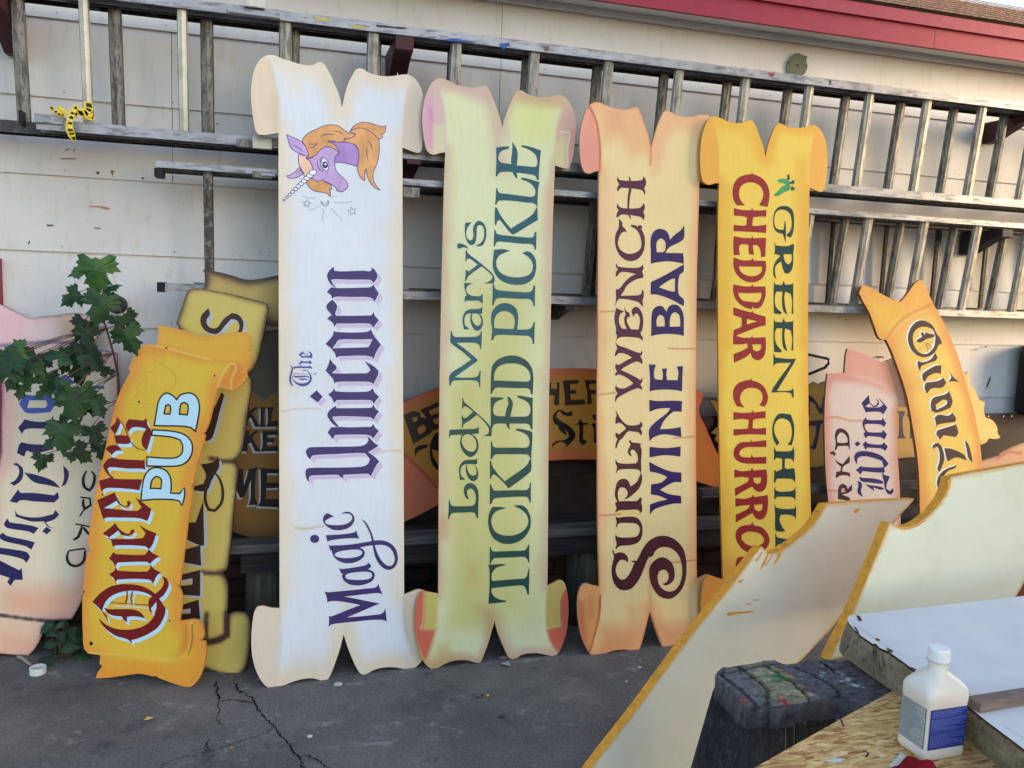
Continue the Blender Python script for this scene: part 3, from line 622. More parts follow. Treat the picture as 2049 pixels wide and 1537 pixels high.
T['queenb'] = (170, 820, 3.6615, '''
130,905 190,860 222,830 250,870 300,905 330,905 338,880 360,875 364,895 345,912 320,922 270,917 245,885 165,945 420,940 445,905 400,845 460,880 524,905 500,980 471,1023 440,1000 240,992 205,1002 185,945
90,662 160,630 218,605 235,640 270,695 305,707 312,695 308,670 325,665 338,685 325,707 295,714 255,697 232,668 140,720 200,725 380,740 415,715 370,640 425,680 487,728 470,790 455,815 400,795 250,790 160,790 135,802
103,520 200,495 215,505 420,510 400,590 330,580 170,572 135,585 122,602
132,410 165,365 205,350 240,360 430,370 435,352 445,440 420,432 310,430 190,420 165,430 180,465 212,500 190,498 150,450
150,285 185,262 240,262 272,300 230,302 195,332 170,305
232,55 262,95 245,140 222,182 185,130 225,92
215,185 300,188 328,200 338,232 320,250 228,248
322,68 395,75 430,78 450,58 460,110 490,160 480,215 455,297 430,275 415,235 425,185 450,140 420,130 350,130 315,165 300,110
''')
# ================================================================ the four tall scroll signs
BK_A = mat_attr('painted board')
SIDE = mat_plain('plywood rim', (176, 150, 110), .8, .2, .25, 60, (1, 1, 8))
SIDE_O = mat_plain('painted rim', (196, 138, 52), .7, .2, .2, 40)
SIDE_D = mat_plain('dark rim', (62, 44, 36), .7, .2, .2, 40)
def Q(*parts):
    out = []
    for p in parts:
        out += px(*p) if len(p) == 4 else [tuple(p)]
    return out
# ---- white one
a1 = (480, 80, 3.8425); b1 = (480, 960, 3.4925)
W1 = Board('banner_sign', 'tall white scroll sign with a purple and orange unicorn head, leaning on ladders', 'sign',
           Plane(-.012, 3.170, 5.0, 7.0), 'tall painted scroll signs leaning against the ladders')
o1 = Q((*a1, '297,716 250,722 190,731 145,728 122,700 108,640 97,570 88,490 85,400 92,320 112,230 145,165 185,128 225,116 270,120 330,145 400,168 470,188 530,196 570,190 600,172 625,171 650,190 690,255 730,345 765,430 785,517 805,430 830,340 860,280 890,232 915,218 945,222 985,248 1040,268 1110,279 1180,277 1240,268 1290,266 1330,285 1365,320 1395,375 1408,430 1410,500 1408,600 1405,740 1402,820 1392,855 1370,868 1330,858 1250,827'),
       (805.5, 480), (806, 700), (807.8, 960),
       (*b1, '1148,803 1195,785 1245,767 1285,772 1325,800 1350,870 1350,1000 1330,1120 1300,1220 1260,1280 1210,1325 1150,1322 1090,1312 1010,1312 940,1328 900,1350 865,1365 840,1352 815,1315 785,1250 750,1160 725,1080 700,1180 670,1270 635,1360 610,1400 585,1410 545,1396 500,1388 430,1395 360,1415 300,1440 250,1460 215,1458 180,1440 140,1390 105,1310 85,1220 80,1120 86,1020 100,930 120,890 160,882 220,895 278,898'),
       (559, 960), (558, 700), (557.5, 400))
cream = (236, 220, 196)
p1 = Paint((230, 235, 243)).edge((238, 224, 200), .085, .95, .8)
p1.area(px(*a1, '380,200 480,260 500,420 380,420 300,300 250,130'), (240, 226, 204), .05, .6)
p1.area(px(*a1, '560,190 640,170 785,517 800,520 1000,230 820,560 780,620 700,480'), (240, 222, 198), .05, .7)
p1.area(px(*a1, '297,720 140,735 80,600 75,350 170,110 225,160 270,330 295,480'), (235, 215, 186), .006, 1)
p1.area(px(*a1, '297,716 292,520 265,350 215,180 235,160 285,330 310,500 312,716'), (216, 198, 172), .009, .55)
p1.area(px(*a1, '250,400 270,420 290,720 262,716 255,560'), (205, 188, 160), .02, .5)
p1.area(px(*a1, '1250,830 1258,600 1280,430 1310,300 1300,262 1420,330 1425,880 1370,880'), (228, 213, 190), .008, 1)
p1.area(px(*a1, '1250,830 1252,600 1275,430 1300,330 1315,340 1290,450 1275,600 1280,840'), (222, 206, 180), .01, .6)
p1.area(px(*b1, '278,890 75,880 70,1480 240,1465 250,1300 275,1100'), (232, 214, 192), .008, 1)
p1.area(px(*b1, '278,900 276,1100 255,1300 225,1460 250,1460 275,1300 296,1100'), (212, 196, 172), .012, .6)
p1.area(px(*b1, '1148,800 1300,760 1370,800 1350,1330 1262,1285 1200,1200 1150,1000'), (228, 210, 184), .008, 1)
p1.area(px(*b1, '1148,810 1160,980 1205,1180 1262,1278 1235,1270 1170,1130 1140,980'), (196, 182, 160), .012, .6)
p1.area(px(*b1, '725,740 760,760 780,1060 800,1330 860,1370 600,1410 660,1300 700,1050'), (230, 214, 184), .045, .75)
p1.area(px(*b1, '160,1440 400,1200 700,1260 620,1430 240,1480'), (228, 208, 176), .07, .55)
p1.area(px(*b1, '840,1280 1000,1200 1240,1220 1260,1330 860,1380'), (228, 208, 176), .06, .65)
p1.line([(592, 1057.5), (615, 1058), (632, 1055), (648, 1053)], (214, 184, 140), .008, .7)
p1.line([(562, 823), (600, 818), (640, 818)], (218, 190, 150), .007, .6)
p1.line([(750, 908), (780, 902), (806, 903)], (218, 190, 150), .007, .6)
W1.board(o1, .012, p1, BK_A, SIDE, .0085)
PURP = mat_letter('purple sign paint', (54, 40, 98)); PINK = mat_letter('pink sign paint', (200, 182, 208), .6, .2, .05)
GAP1 = mat_letter('pale sign paint', (208, 217, 230), .6, .2, .03)
W1.write('unicorn', PURP, 'blackletter_word', .0007, ((.0155, -.0165), PINK), (.0026, GAP1))
W1.write('the', mat_letter('blue violet sign paint', (72, 78, 150)), 'small_word')
W1.write('magic', PURP, 'roman_word')
# unicorn head picture
h = (555, 235, 6.987)
ORG = mat_letter('orange mane paint', (214, 158, 104), .6, .2, .2); LIL = mat_letter('lilac paint', (190, 160, 206), .6, .2, .1)
VIO = mat_letter('violet paint', (166, 134, 192), .6, .2, .14); LIN = mat_letter('outline paint', (62, 44, 116), .45); WHT = mat_letter('white paint', (226, 236, 244), .45, .3, .04)
PALO = mat_letter('pale orange paint', (232, 190, 165), .5, .3, .12)
hd = [
 (ORG, 'mane', '1015,190 1060,130 1130,85 1200,68 1280,75 1380,105 1450,128 1500,125 1518,115 1515,165 1495,215 1455,245 1475,275 1445,298 1415,300 1350,260 1290,190 1180,150 1080,160'),
 (ORG, 'mane', '1000,205 1080,160 1180,150 1290,190 1370,260 1415,310 1425,380 1425,480 1410,580 1380,680 1345,760 1340,850 1360,920 1400,975 1440,1015 1390,1000 1320,940 1275,870 1250,790 1240,715 1225,780 1222,890 1180,860 1140,800 1120,720 1135,600 1138,500 1120,420 1080,380 950,345 940,300 1090,225'),
 (VIO, 'face', '720,340 860,345 1000,355 1085,385 1125,440 1140,520 1120,690 1050,665 950,640 860,628 800,635 805,560 860,500 800,400'),
 (LIL, 'face', '430,580 500,555 560,480 640,420 720,410 810,430 860,495 815,545 800,600 805,680 830,760 900,830 960,890 985,950 970,1000 940,1010 925,1035 870,1040 825,1020 815,980 740,930 640,890 560,895 500,870 490,830 530,790 520,745 495,740 480,660'),
 (ORG, 'mane', '345,335 380,270 450,210 550,165 650,120 760,103 850,120 930,175 1010,225 1095,228 1060,270 1000,295 930,290 945,310 910,340 840,345 740,325 700,340 780,370 835,420 868,500 800,445 720,410 640,425 580,480 510,545 400,578 430,540 420,470 390,400'),
 (PALO, 'mane', '300,510 350,530 420,545 400,578 440,600 480,670 497,740 440,780 380,850 365,780 330,720 300,640 292,570'),
 (ORG, 'mane', '490,850 530,885 590,893 640,865 660,900 740,940 762,1008 720,1000 745,1060 738,1110 690,1060 600,1045 510,1025 440,970 405,910 450,860'),
 (LIL, 'ear', '127,240 200,275 270,300 340,345 390,405 425,480 433,550 380,535 300,500 220,455 175,390 150,310'),
 (LIL, 'ear', '305,700 330,745 360,790 300,830 230,850 160,845 125,820 190,800 250,760'),
]
for i in range(11):
    t = (10 - i) / 10; cx, cy = 497 + (90 - 497) * t, 772 + (1158 - 772) * t; r = 52 - 36 * t
    pts = []
    for k in range(10):
        q = 2 * math.pi * k / 10; a, b = r * 1.05 * math.cos(q), r * .78 * math.sin(q); c, s_ = math.cos(.95 - .45), math.sin(.95 - .45)
        pts.append('%.0f,%.0f' % (cx + a * c + b * s_ * .7, cy - a * s_ * .5 + b * c))
    hd.append((WHT, 'horn', ' '.join(pts)))
hd.append((WHT, 'eye', '605,635 610,590 630,555 680,590 715,640 715,700 695,755 640,720 612,680'))
groups = {}
zz = .0007
for m, nm, t in hd:
    P = px(*h, t); L = smooth(W1.L(P), 52, 4)
    groups.setdefault((nm, m.name + (str(zz) if nm in ('ear', 'mane') else '')), (m, []))[1].append((L, zz)); zz += .00004
for (nm, _), (m, rows) in groups.items():
    V = []; Fc = []
    for L, z in rows:
        v, f = cdt([L]); k = len(V); V += [(a, b, z) for a, b in v]
        for t in f:
            a, b, c = (v[i] for i in t[:3]); sg = (b[0]-a[0])*(c[1]-a[1]) - (b[1]-a[1])*(c[0]-a[0])
            Fc.append([i + k for i in (t if sg > 0 else t[::-1])])
    mesh('unicorn_' + nm, V, Fc, m, W1.root)
# outlines of the head ride just above each filled shape
zz = .0007; OLV = []
for m, nm, t in hd:
    OLV.append((smooth(W1.L(px(*h, t)), 52, 4), zz + .00002)); zz += .00004
mbo = []
V = []; Fc = []
for L, z in OLV:
    P = [np.array(p) for p in L]; n = len(P); k = len(V)
    for i in range(n):
        t = nz(P[(i + 1) % n] - P[i - 1] + 1e-12); q = np.array((-t[1], t[0])) * .0014; V += [(*(P[i] + q), z), (*(P[i] - q), z)]
    for i in range(n): j = (i + 1) % n; Fc.append([k + 2*i, k + 2*i + 1, k + 2*j + 1, k + 2*j])
mesh('unicorn_outline', V, Fc, LIN, W1.root)
det = '''605,265 680,240 805,238
770,190 850,200 930,240
430,372 500,375 560,365
430,428 500,415 560,365
1265,325 1310,390 1330,460
1255,415 1250,500 1270,610
1330,150 1395,185
220,385 290,425 365,485
260,790 320,745
870,890 895,940
850,1000 865,985
858,1030 892,1015
560,600 565,670 590,730 640,760
640,555 625,590 612,640
590,560 615,585
570,590 605,605
690,785 715,795'''.splitlines()
for d in det: W1.lines([px(*h, d)], .0026, LIN, 'unicorn_line', zz)
W1.shapes([px(*h, '625,660 640,625 670,615 700,635 708,670 695,705 665,715 635,695')], LIN, 'pupil', zz + .0004)
W1.shapes([px(*h, '655,650 668,640 685,648 688,662 672,670 658,664')], WHT, 'eye_glint', zz + .0006)
def star(cx, cy, R, rot):
    return px(*h, ' '.join('%.1f,%.1f' % (cx + (R if k % 2 == 0 else R * .45) * math.sin(rot + k * math.pi / 5), cy - (R if k % 2 == 0 else R * .45) * math.cos(rot + k * math.pi / 5)) for k in range(11)))
for t in ('345,1105 530,1138\n750,1130 792,1092\n790,1195 1052,1180\n745,1268 912,1445\n650,1285 622,1460\n600,1235 440,1308').splitlines(): W1.lines([px(*h, t)], .0022, LIN, 'ray_mark')
for c in (star(413, 1205, 60, .1), star(1045, 1312, 62, -.25)): strip('star_mark', [W1.L(c)[:-1]], .0022, LIN, W1.root, .0011, closed=True)
strip('moon_mark', [smooth(W1.L(px(*h, '608,1172 622,1215 660,1240 698,1230 718,1195 704,1160 702,1195 668,1212 632,1198')), 60, 3)], .002, LIN, W1.root, .0011, closed=True)
mesh('screw_eye', *(lambda m: (m.V, m.F))(MB().tube([(W1.p.loc((796, 151))[0], W1.p.loc((796, 151))[1], -.006), (W1.p.loc((796, 145))[0], W1.p.loc((796, 145))[1] , -.006)], .0022, 6)), mat_plain('zinc', (170, 170, 172), .4, .5, .1, metal=.8), W1.root)
# ---- yellow-green one
a2 = (830, 140, 3.0735); b2 = (820, 980, 3.843)
W2 = Board('banner_sign', 'tall yellow-green scroll sign with pink curled ends and teal serif lettering', 'sign',
           Plane(.649, 3.198, 1.2, 7.0), 'tall painted scroll signs leaning against the ladders')
o2 = Q((*a2, '188,507 160,510 125,520 105,520 78,500 60,440 50,370 46,290 55,210 75,135 105,80 140,55 165,52 205,65 250,88 310,105 370,110 405,102 435,93 455,115 480,175 505,240 525,300 537,350 548,310 565,260 590,200 615,145 640,126 660,128 700,152 760,168 820,168 870,157 905,157 940,185 970,235 988,290 992,360 985,450 970,540 955,590 945,612 920,606 862,588'),
       (1106.6, 433), (1102, 640), (1098, 840), (1096.5, 1060),
       (*b2, '1058,740 1100,720 1150,696 1180,705 1200,745 1215,820 1221,920 1215,1020 1200,1110 1175,1190 1145,1250 1110,1278 1060,1272 990,1258 920,1258 860,1270 820,1295 790,1304 760,1290 735,1240 700,1160 670,1080 652,1010 630,1090 600,1190 570,1270 545,1325 515,1333 460,1316 400,1310 330,1318 270,1340 215,1370 180,1380 145,1365 105,1320 75,1250 55,1170 42,1080 40,980 50,880 70,810 100,780 150,788 220,800'),
       (877.8, 1084), (878, 980), (880, 750), (882, 640), (885.3, 498), (888.6, 368))
p2 = Paint((228, 230, 182)).edge((214, 184, 156), .062, .9, .9)
p2.area([(940, 560), (1060, 560), (1060, 1240), (930, 1240)], (208, 203, 118), .12, .8)
p2.area([(895, 760), (960, 760), (960, 1260), (895, 1260)], (206, 199, 116), .06, .75)
p2.area(px(*a2, '620,180 860,170 850,420 640,470 600,330'), (228, 230, 146), .05, .8)
p2.area(px(*a2, '230,170 480,200 480,900 230,900'), (230, 233, 186), .07, .6)
p2.area(px(*a2, '100,70 180,50 450,95 490,190 380,190 260,130 190,130'), (216, 180, 168), .035, .8)
p2.area(px(*a2, '430,95 560,500 560,640 500,640 470,330'), (214, 180, 160), .045, .75)
p2.area(px(*a2, '600,150 640,120 905,150 960,240 860,230 640,200'), (214, 172, 130), .03, .8)
p2.area(px(*a2, '188,510 60,530 40,250 130,60 175,200 190,330'), (222, 190, 180), .006, 1)
p2.area(px(*a2, '55,470 50,220 95,110 115,250 120,480'), (228, 168, 190), .02, .8)
p2.area(px(*a2, '85,230 105,240 118,470 100,480'), (222, 130, 176), .012, .75)
p2.area(px(*a2, '110,330 185,335 188,510 110,520'), (226, 220, 178), .012, .75)
p2.area(px(*a2, '862,590 865,420 885,300 930,200 1000,260 1000,480 950,625'), (222, 178, 158), .011, 1)
p2.area(px(*a2, '895,380 955,385 940,600 890,590 880,470'), (228, 190, 160), .011, .9)
p2.area(px(*a2, '875,450 940,420 930,600 865,590'), (226, 222, 150), .02, .8)
p2.area(px(*a2, '955,390 990,360 970,560 945,610'), (224, 150, 140), .01, .8)
p2.line(px(*a2, '895,378 955,386 938,500 940,590'), (238, 226, 196), .005, .8)
p2.area(px(*a2, '840,690 870,690 860,980 805,980 800,760'), (224, 178, 150), .03, .7)
p2.area(px(*b2, '222,800 60,780 20,1080 120,1400 160,1240 205,1080'), (205, 190, 100), .011, 1)
p2.area(px(*b2, '120,780 60,760 25,1000 60,1200 120,1330 200,1080 95,1070 110,1000'), (214, 104, 78), .011, 1)
p2.line(px(*b2, '110,800 105,950 85,1070 200,1068 165,1230 118,1330'), (222, 180, 130), .005, .8)
p2.area(px(*b2, '1058,740 1160,690 1240,800 1220,1150 1140,1260 1080,1160 1050,1060 1045,900'), (204, 178, 100), .006, 1)
p2.area(px(*b2, '1200,740 1160,830 1150,940 1165,1040 1055,1080 1080,1170 1140,1250 1240,1150 1250,850'), (214, 106, 80), .011, 1)
p2.line(px(*b2, '1195,740 1150,850 1150,1050 1060,1062'), (226, 200, 110), .006, .8)
p2.area(px(*b2, '430,560 540,560 530,720 440,720'), (200, 164, 104), .05, .5)
p2.area(px(*b2, '520,900 650,900 700,1250 800,1310 560,1310 600,1150'), (196, 158, 96), .04, .75)
p2.area(px(*b2, '200,1180 300,1160 340,1330 180,1380'), (208, 186, 112), .03, .7)
p2.area(px(*b2, '100,1330 420,1280 560,1340 180,1400'), (198, 158, 94), .03, .7)
p2.area(px(*b2, '225,210 290,220 280,360 225,360'), (216, 150, 108), .03, .7)
W2.board(o2, .012, p2, BK_A, SIDE_O, .0085)
TEAL = mat_letter('teal sign paint', (30, 82, 92)); TEAL_DIM = mat_letter('shaded teal sign paint', (28, 68, 62))  # one lettering paint; weaker sky reflection low down is put into the darker tone
W2.write('pickle', TEAL, 'word'); W2.write('tickled tic', TEAL_DIM, 'word'); W2.write('marys', TEAL, 'small_word'); W2.write('lady', TEAL_DIM, 'small_word')
# ---- peach one
a3 = (1150, 190, 3.4167); b3 = (1140, 960, 4.044)
W3 = Board('banner_sign', 'tall peach scroll sign with maroon lettering and a big spiral initial', 'sign',
           Plane(1.354, 3.182, 2.4, 7.0), 'tall painted scroll signs leaning against the ladders')
o3 = Q((*a3, '165,520 135,525 100,538 70,530 50,490 38,420 34,340 38,260 50,190 75,110 105,65 140,50 175,53 215,72 270,92 330,102 375,98 415,84 435,92 460,140 485,215 510,290 523,350 535,310 555,240 580,170 605,120 630,107 655,116 700,140 750,150 810,148 850,137 890,135 925,150 950,190 962,260 962,400 950,520 930,600 905,612 853,590'),
       (1395, 541), (1393.6, 640), (1392.5, 860), (1393.6, 1000), (1394, 1108),
       (*b3, '1030,800 1070,785 1110,768 1150,780 1185,800 1200,880 1195,980 1170,1090 1130,1190 1080,1280 1040,1300 1000,1302 940,1310 885,1328 850,1330 815,1352 780,1368 755,1355 730,1310 700,1230 670,1140 648,1070 630,1140 605,1240 580,1330 555,1395 525,1398 480,1380 420,1375 350,1385 290,1405 240,1432 210,1438 170,1415 130,1350 95,1260 75,1160 65,1050 68,950 85,880 110,845 145,840 190,855 240,862'),
       (1196.4, 1059), (1195.6, 960), (1194.8, 800), (1196.2, 640), (1197.4, 453))
p3 = Paint((246, 220, 158)).edge((246, 188, 128), .066, 1, .85).edge((232, 140, 110), .012, .75, 1.2)
p3.area(px(*a3, '120,50 420,90 520,350 400,430 300,300 200,330'), (246, 186, 130), .045, .9)
p3.area(px(*a3, '600,110 900,140 860,330 720,230 620,300 540,400'), (246, 190, 138), .045, .9)
p3.area(px(*a3, '230,100 330,110 340,260 230,220'), (230, 166, 122), .03, .6)
p3.area(px(*a3, '560,330 640,170 600,480 530,560 520,400'), (244, 186, 138), .03, .7)
p3.line(px(*a3, '518,340 520,420 516,480'), (226, 130, 100), .008, .9)
p3.line(px(*a3, '445,110 490,230 520,350'), (226, 130, 100), .008, .7)
p3.area(px(*a3, '165,525 60,545 25,330 100,60 150,180 172,320 178,420'), (242, 166, 136), .006, 1)
p3.area(px(*a3, '45,420 70,260 150,300 165,500 80,535'), (238, 150, 138), .03, .7)
p3.line(px(*a3, '100,80 145,170 168,300 174,420 170,520'), (206, 112, 78), .009, .9)
p3.area(px(*a3, '170,560 270,560 270,1400 165,1450'), (248, 204, 156), .04, .7)
p3.area(px(*b3, '240,860 60,850 50,1200 160,1400 230,1160 250,1000'), (236, 166, 100), .006, 1)
p3.area(px(*b3, '70,980 110,1000 130,1260 160,1390 100,1280 70,1100'), (204, 88, 62), .025, .8)
p3.area(px(*b3, '170,930 190,1100 150,1130 150,960'), (208, 108, 64), .02, .5)
p3.line(px(*b3, '248,940 238,1100 200,1260 165,1385'), (196, 98, 66), .009, .9)
p3.area(px(*b3, '1030,800 1090,770 1200,790 1180,1100 1080,1290 1030,1080'), (232, 178, 124), .006, 1)
p3.area(px(*b3, '640,600 655,600 665,1080 640,1090'), (224, 150, 104), .016, .7)
p3.area(px(*b3, '250,1180 560,1180 600,1250 540,1400 220,1430'), (230, 150, 98), .05, .75)
p3.area(px(*b3, '680,1160 1000,1140 1000,1290 780,1370'), (228, 150, 106), .05, .75)
p3.area(px(*b3, '470,1020 540,1020 560,1200 480,1200'), (232, 170, 112), .03, .5)
p3.area(px(*b3, '370,255 480,245 560,262 560,285 400,290'), (246, 208, 96), .02, .7)
for ln in ('1195,790 1215,788 1228,786', '1337,697 1360,698 1392,698', '1350,876 1375,875 1393,872', '1345,1126 1370,1123 1393,1120', '1199,1030 1215,1031 1240,1029', '1196,624 1212,624 1230,622'):
    p3.line([tuple(map(float, q.split(','))) for q in ln.split()], (206, 112, 76), .006, .8)
p3.line(px(*b3, '655,1090 690,1200 740,1330'), (196, 96, 66), .01, .8)
W3.board(o3, .012, p3, BK_A, SIDE, .0085)
MAR = mat_letter('maroon sign paint', (84, 32, 44)); NAV = mat_letter('indigo sign paint', (44, 26, 84))
MARD = mat_letter('dark maroon sign paint', (72, 30, 40))
W3.write('wench wenchb', mat_letter('plum sign paint', (80, 30, 56)), 'word'); W3.write('surly sur', MARD, 'word', .0008); W3.write('bar', NAV, 'word'); W3.write('wine', NAV, 'word')
# ---- amber one
a4 = (1390, 220, 3.2033); b4 = (1400, 640, 2.847)
W4 = Board('banner_sign', 'tall amber scroll sign with red and dark green lettering and painted green peppers', 'sign',
           Plane(1.95, 3.178, 0.0, 7.0), 'tall painted scroll signs leaning against the ladders')
o4 = Q((*a4, '157,470 130,470 95,480 65,470 48,440 38,380 35,300 40,220 52,150 72,90 100,50 130,42 165,52 215,75 265,84 315,82 345,66 368,66 385,90 410,150 435,220 454,300 470,230 490,170 515,110 540,83 565,92 605,112 660,115 705,110 745,99 775,100 805,125 830,170 845,230 851,310 848,400 838,480 820,520 805,526 775,515 737,498'),
       (1618, 470), (1617, 595), (1617.8, 815), (1621, 956), (1623, 1037), (1625, 1165), (1650, 1155), (1666, 1160), (1676, 1200), (1674, 1235), (1655, 1270), (1640, 1281), (1610, 1276), (1580, 1282), (1560, 1290), (1545, 1270), (1530, 1210), (1515, 1270), (1500, 1296), (1470, 1290), (1440, 1304), (1420, 1298), (1408, 1265), (1403, 1220), (1408, 1165), (1418, 1150), (1447, 1160),
       (1442, 991), (1438.6, 816), (1437, 626), (1437, 438))
p4 = Paint((250, 212, 84)).edge((244, 180, 58), .062, .95, .9)
p4.area(px(*a4, '110,40 370,60 460,300 400,330 330,200 200,120 170,200'), (246, 190, 62), .035, .8)
p4.area(px(*a4, '520,90 760,95 740,160 560,140 480,300'), (244, 184, 58), .03, .8)
p4.area(px(*a4, '157,470 60,490 25,330 90,50 130,120 155,250'), (246, 178, 70), .006, 1)
p4.area(px(*a4, '740,500 742,300 760,170 775,98 870,200 850,500 805,535'), (247, 180, 72), .006, 1)
p4.area(px(*a4, '157,490 240,490 240,1530 157,1530'), (242, 184, 52), .03, .6)
p4.area(px(*a4, '650,300 730,300 725,1530 665,1530'), (238, 178, 54), .04, .7)
p4.area([(1437, 1120), (1625, 1100), (1640, 1300), (1400, 1310)], (226, 160, 62), .05, .8)
p4.area([(1400, 1150), (1420, 1145), (1447, 1158), (1447, 1250), (1430, 1310), (1400, 1290)], (226, 150, 62), .006, 1)
p4.area([(1625, 1168), (1668, 1150), (1690, 1220), (1640, 1300), (1625, 1230)], (226, 150, 62), .006, 1)
W4.board(o4, .012, p4, BK_A, SIDE_O, .0085)
RDS = mat_letter('red sign paint', (146, 34, 38)); BGR = mat_letter('bottle green sign paint', (20, 56, 56))
W4.write('cheddar', RDS, 'word'); W4.write('churros', RDS, 'word'); W4.write('green chil[0:1]', BGR, 'word'); W4.write('chil[1:]', BGR, 'word')
W4.write('pods', mat_letter('pepper green paint', (58, 150, 92)), 'pepper_pod'); W4.write('podtops', mat_letter('pepper stalk paint', (24, 78, 70)), 'pepper_stalk')
# ================================================================ orange sign at the left
a5 = (0, 420, 3.659); b5 = (0, 800, 2.5625)
W5 = Board('scroll_sign', 'orange parchment sign with dark red blackletter word and pale blue capitals', 'sign', Plane(-.299, 3.236, -22.9, 2.0))
o5 = Q((*a5, '1155,845 1250,862 1370,893 1465,930 1550,918 1700,900 1795,893 1822,920 1832,975 1828,1015 1815,1030 1831,1050 1828,1110 1815,1160 1800,1200 1808,1222 1770,1280 1720,1315 1670,1315 1605,1300 1590,1312 1560,1420'),
       (*b5, '1075,100 1065,130 1048,168 1035,172 1050,182 1030,260 1005,350 988,430 976,446 985,458 975,540 960,640 948,740 935,840 920,948 905,950 918,970 930,1000 930,1060 920,1135 960,1130 1000,1128 1030,1150 1045,1200 1040,1225 1022,1232 1052,1242 1055,1290 1048,1350 1030,1410 1000,1455 970,1473 920,1465 850,1440 808,1424 800,1414 790,1419 720,1405 650,1412 560,1425 490,1428 500,1400 525,1365 510,1354 515,1310 450,1300 430,1270 425,1200 422,1100 425,1000 438,985 426,970 435,870 445,800 465,772 450,745 455,700 470,600 490,480 510,380 540,250 555,180 575,90'),
       (*a5, '840,1440 880,1330 930,1230 955,1188 945,1165 960,1120 1000,1050 1040,1000 1075,985 1143,995 1150,960 1160,900'))
p5 = Paint((244, 198, 62)).edge((246, 160, 62), .07, 1, .8)
p5.area(px(*a5, '1155,845 1465,935 1800,890 1840,1000 1830,1110 1720,1110 1500,1090 1250,1030 1140,1000'), (248, 180, 62), .02, .8)
p5.area(px(*a5, '1200,900 1420,960 1700,940 1780,960 1500,1010 1200,960'), (244, 196, 62), .04, .6)
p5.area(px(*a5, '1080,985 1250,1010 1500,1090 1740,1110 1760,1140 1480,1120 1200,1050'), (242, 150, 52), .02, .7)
p5.line(px(*a5, '1085,985 1220,1012 1400,1060 1550,1100'), (250, 208, 100), .006, .9)
p5.area(px(*a5, '1620,1290 1690,1120 1740,1130 1790,1210 1720,1310'), (240, 140, 52), .014, .8)
p5.line(px(*a5, '1590,1312 1620,1220 1680,1130 1720,1125 1730,1160 1700,1220 1690,1310'), (250, 206, 96), .006, .9)
p5.line(px(*b5, '455,1300 600,1305 780,1330 900,1330 960,1290 975,1200 975,1150 1000,1135'), (252, 204, 96), .008, .85)
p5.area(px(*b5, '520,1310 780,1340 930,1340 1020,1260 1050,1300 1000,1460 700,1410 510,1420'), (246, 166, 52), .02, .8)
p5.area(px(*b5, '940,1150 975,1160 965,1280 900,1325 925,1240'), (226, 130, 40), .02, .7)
p5.line(px(*b5, '985,1150 985,1240 965,1310'), (150, 84, 34), .005, .8)
p5.area(px(*b5, '700,700 900,700 850,1250 560,1280 480,1200 600,900'), (244, 192, 64), .1, .6)
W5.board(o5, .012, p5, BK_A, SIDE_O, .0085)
RED = mat_letter('oxblood sign paint', (116, 26, 26)); ICE = mat_letter('ice blue sign paint', (188, 222, 236), .45, .4, .04); BLK = mat_letter('black brown paint', (34, 24, 26))
W5.write('queens queenb', RED, 'blackletter_word', .0007, ((.010, -.0125), ICE))
W5.write('pub', ICE, 'word', .0014, line=(.0058, BLK))
W5.lines([px(170, 820, 3.6615, '236,55 290,120 310,180 340,240 390,285 450,295')], .004, RED, 'hairline', .0011)
W5.lines([px(*a5, '1110,1080 1140,1150 1100,1190 1060,1180 1070,1240 1000,1290 1010,1340 940,1420 1120,1425'), px(*a5, '1120,1090 1230,1160 1290,1210 1280,1290 1200,1340')], .0009, mat_letter('pencil', (150, 120, 60)), 'pencil_line')
hol = [px(*b5, '%d,%d %d,%d %d,%d %d,%d' % (x - r, y, x, y - r, x + r, y, x, y + r)) for x, y, r in ((468, 1250, 12), (526, 487, 6), (871, 1133, 5), (800, 492, 3), (921, 490, 4), (505, 1025, 4), (998, 1140, 4))]
hol += [px(*a5, '%d,%d %d,%d %d,%d %d,%d' % (x - r, y, x, y - r, x + r, y, x, y + r)) for x, y, r in ((1218, 1011, 9), (1571, 1215, 8), (1018, 1405, 9))]
for q in hol: W5.shapes([q], BLK, 'screw_hole', .0008)
# ================================================================ tan stone-look sign behind it
W6 = Board('scroll_sign', 'tan sign with dark brown outline and curly brown lettering, behind the orange sign', 'sign', Plane(-.118, 3.32, -12, 4.0))
o6 = Q((*a5, '1290,830 1310,770 1345,670 1370,600 1400,578 1480,578 1600,598 1750,630 1900,668 1950,685 1965,720 1955,780 1935,880 1910,1000 1885,1100 1850,1170 1815,1200 1840,1240 1842,1300 1825,1400'),
       (*b5, '1264,102 1255,180 1235,270 1200,315 1220,350 1215,420 1200,550 1190,680 1175,800 1165,865 1140,890 1160,920 1170,960 1168,1050 1165,1100 1210,1085 1260,1090 1280,1120 1285,1180 1278,1280 1260,1370 1225,1415 1180,1420 1120,1400 1050,1378 960,1350 860,1330 880,1100 900,900 940,600 990,200 1040,-150'))
brn = (70, 44, 42)
p6 = Paint((222, 198, 104)).edge((168, 142, 80), .03, .7, .8).edge(brn, .013, .95, .7)
for ln in ('1200,315 1130,315 1080,300', '1165,880 1100,890 1040,885', '1165,1100 1160,1210 1100,1235 1040,1245', '1060,1100 1050,1245'):
    p6.line(px(*b5, ln), brn, .016, .9)
p6.line(px(*b5, '1165,1095 1162,1205 1120,1232 1045,1245'), brn, .022, 1)
W6.board(o6, .012, p6, BK_A, SIDE_D, .0085)
TNB = mat_letter('brown sign paint', (58, 40, 34)); GRY = mat_letter('grey sign paint', (178, 186, 190), .5, .3, .05)
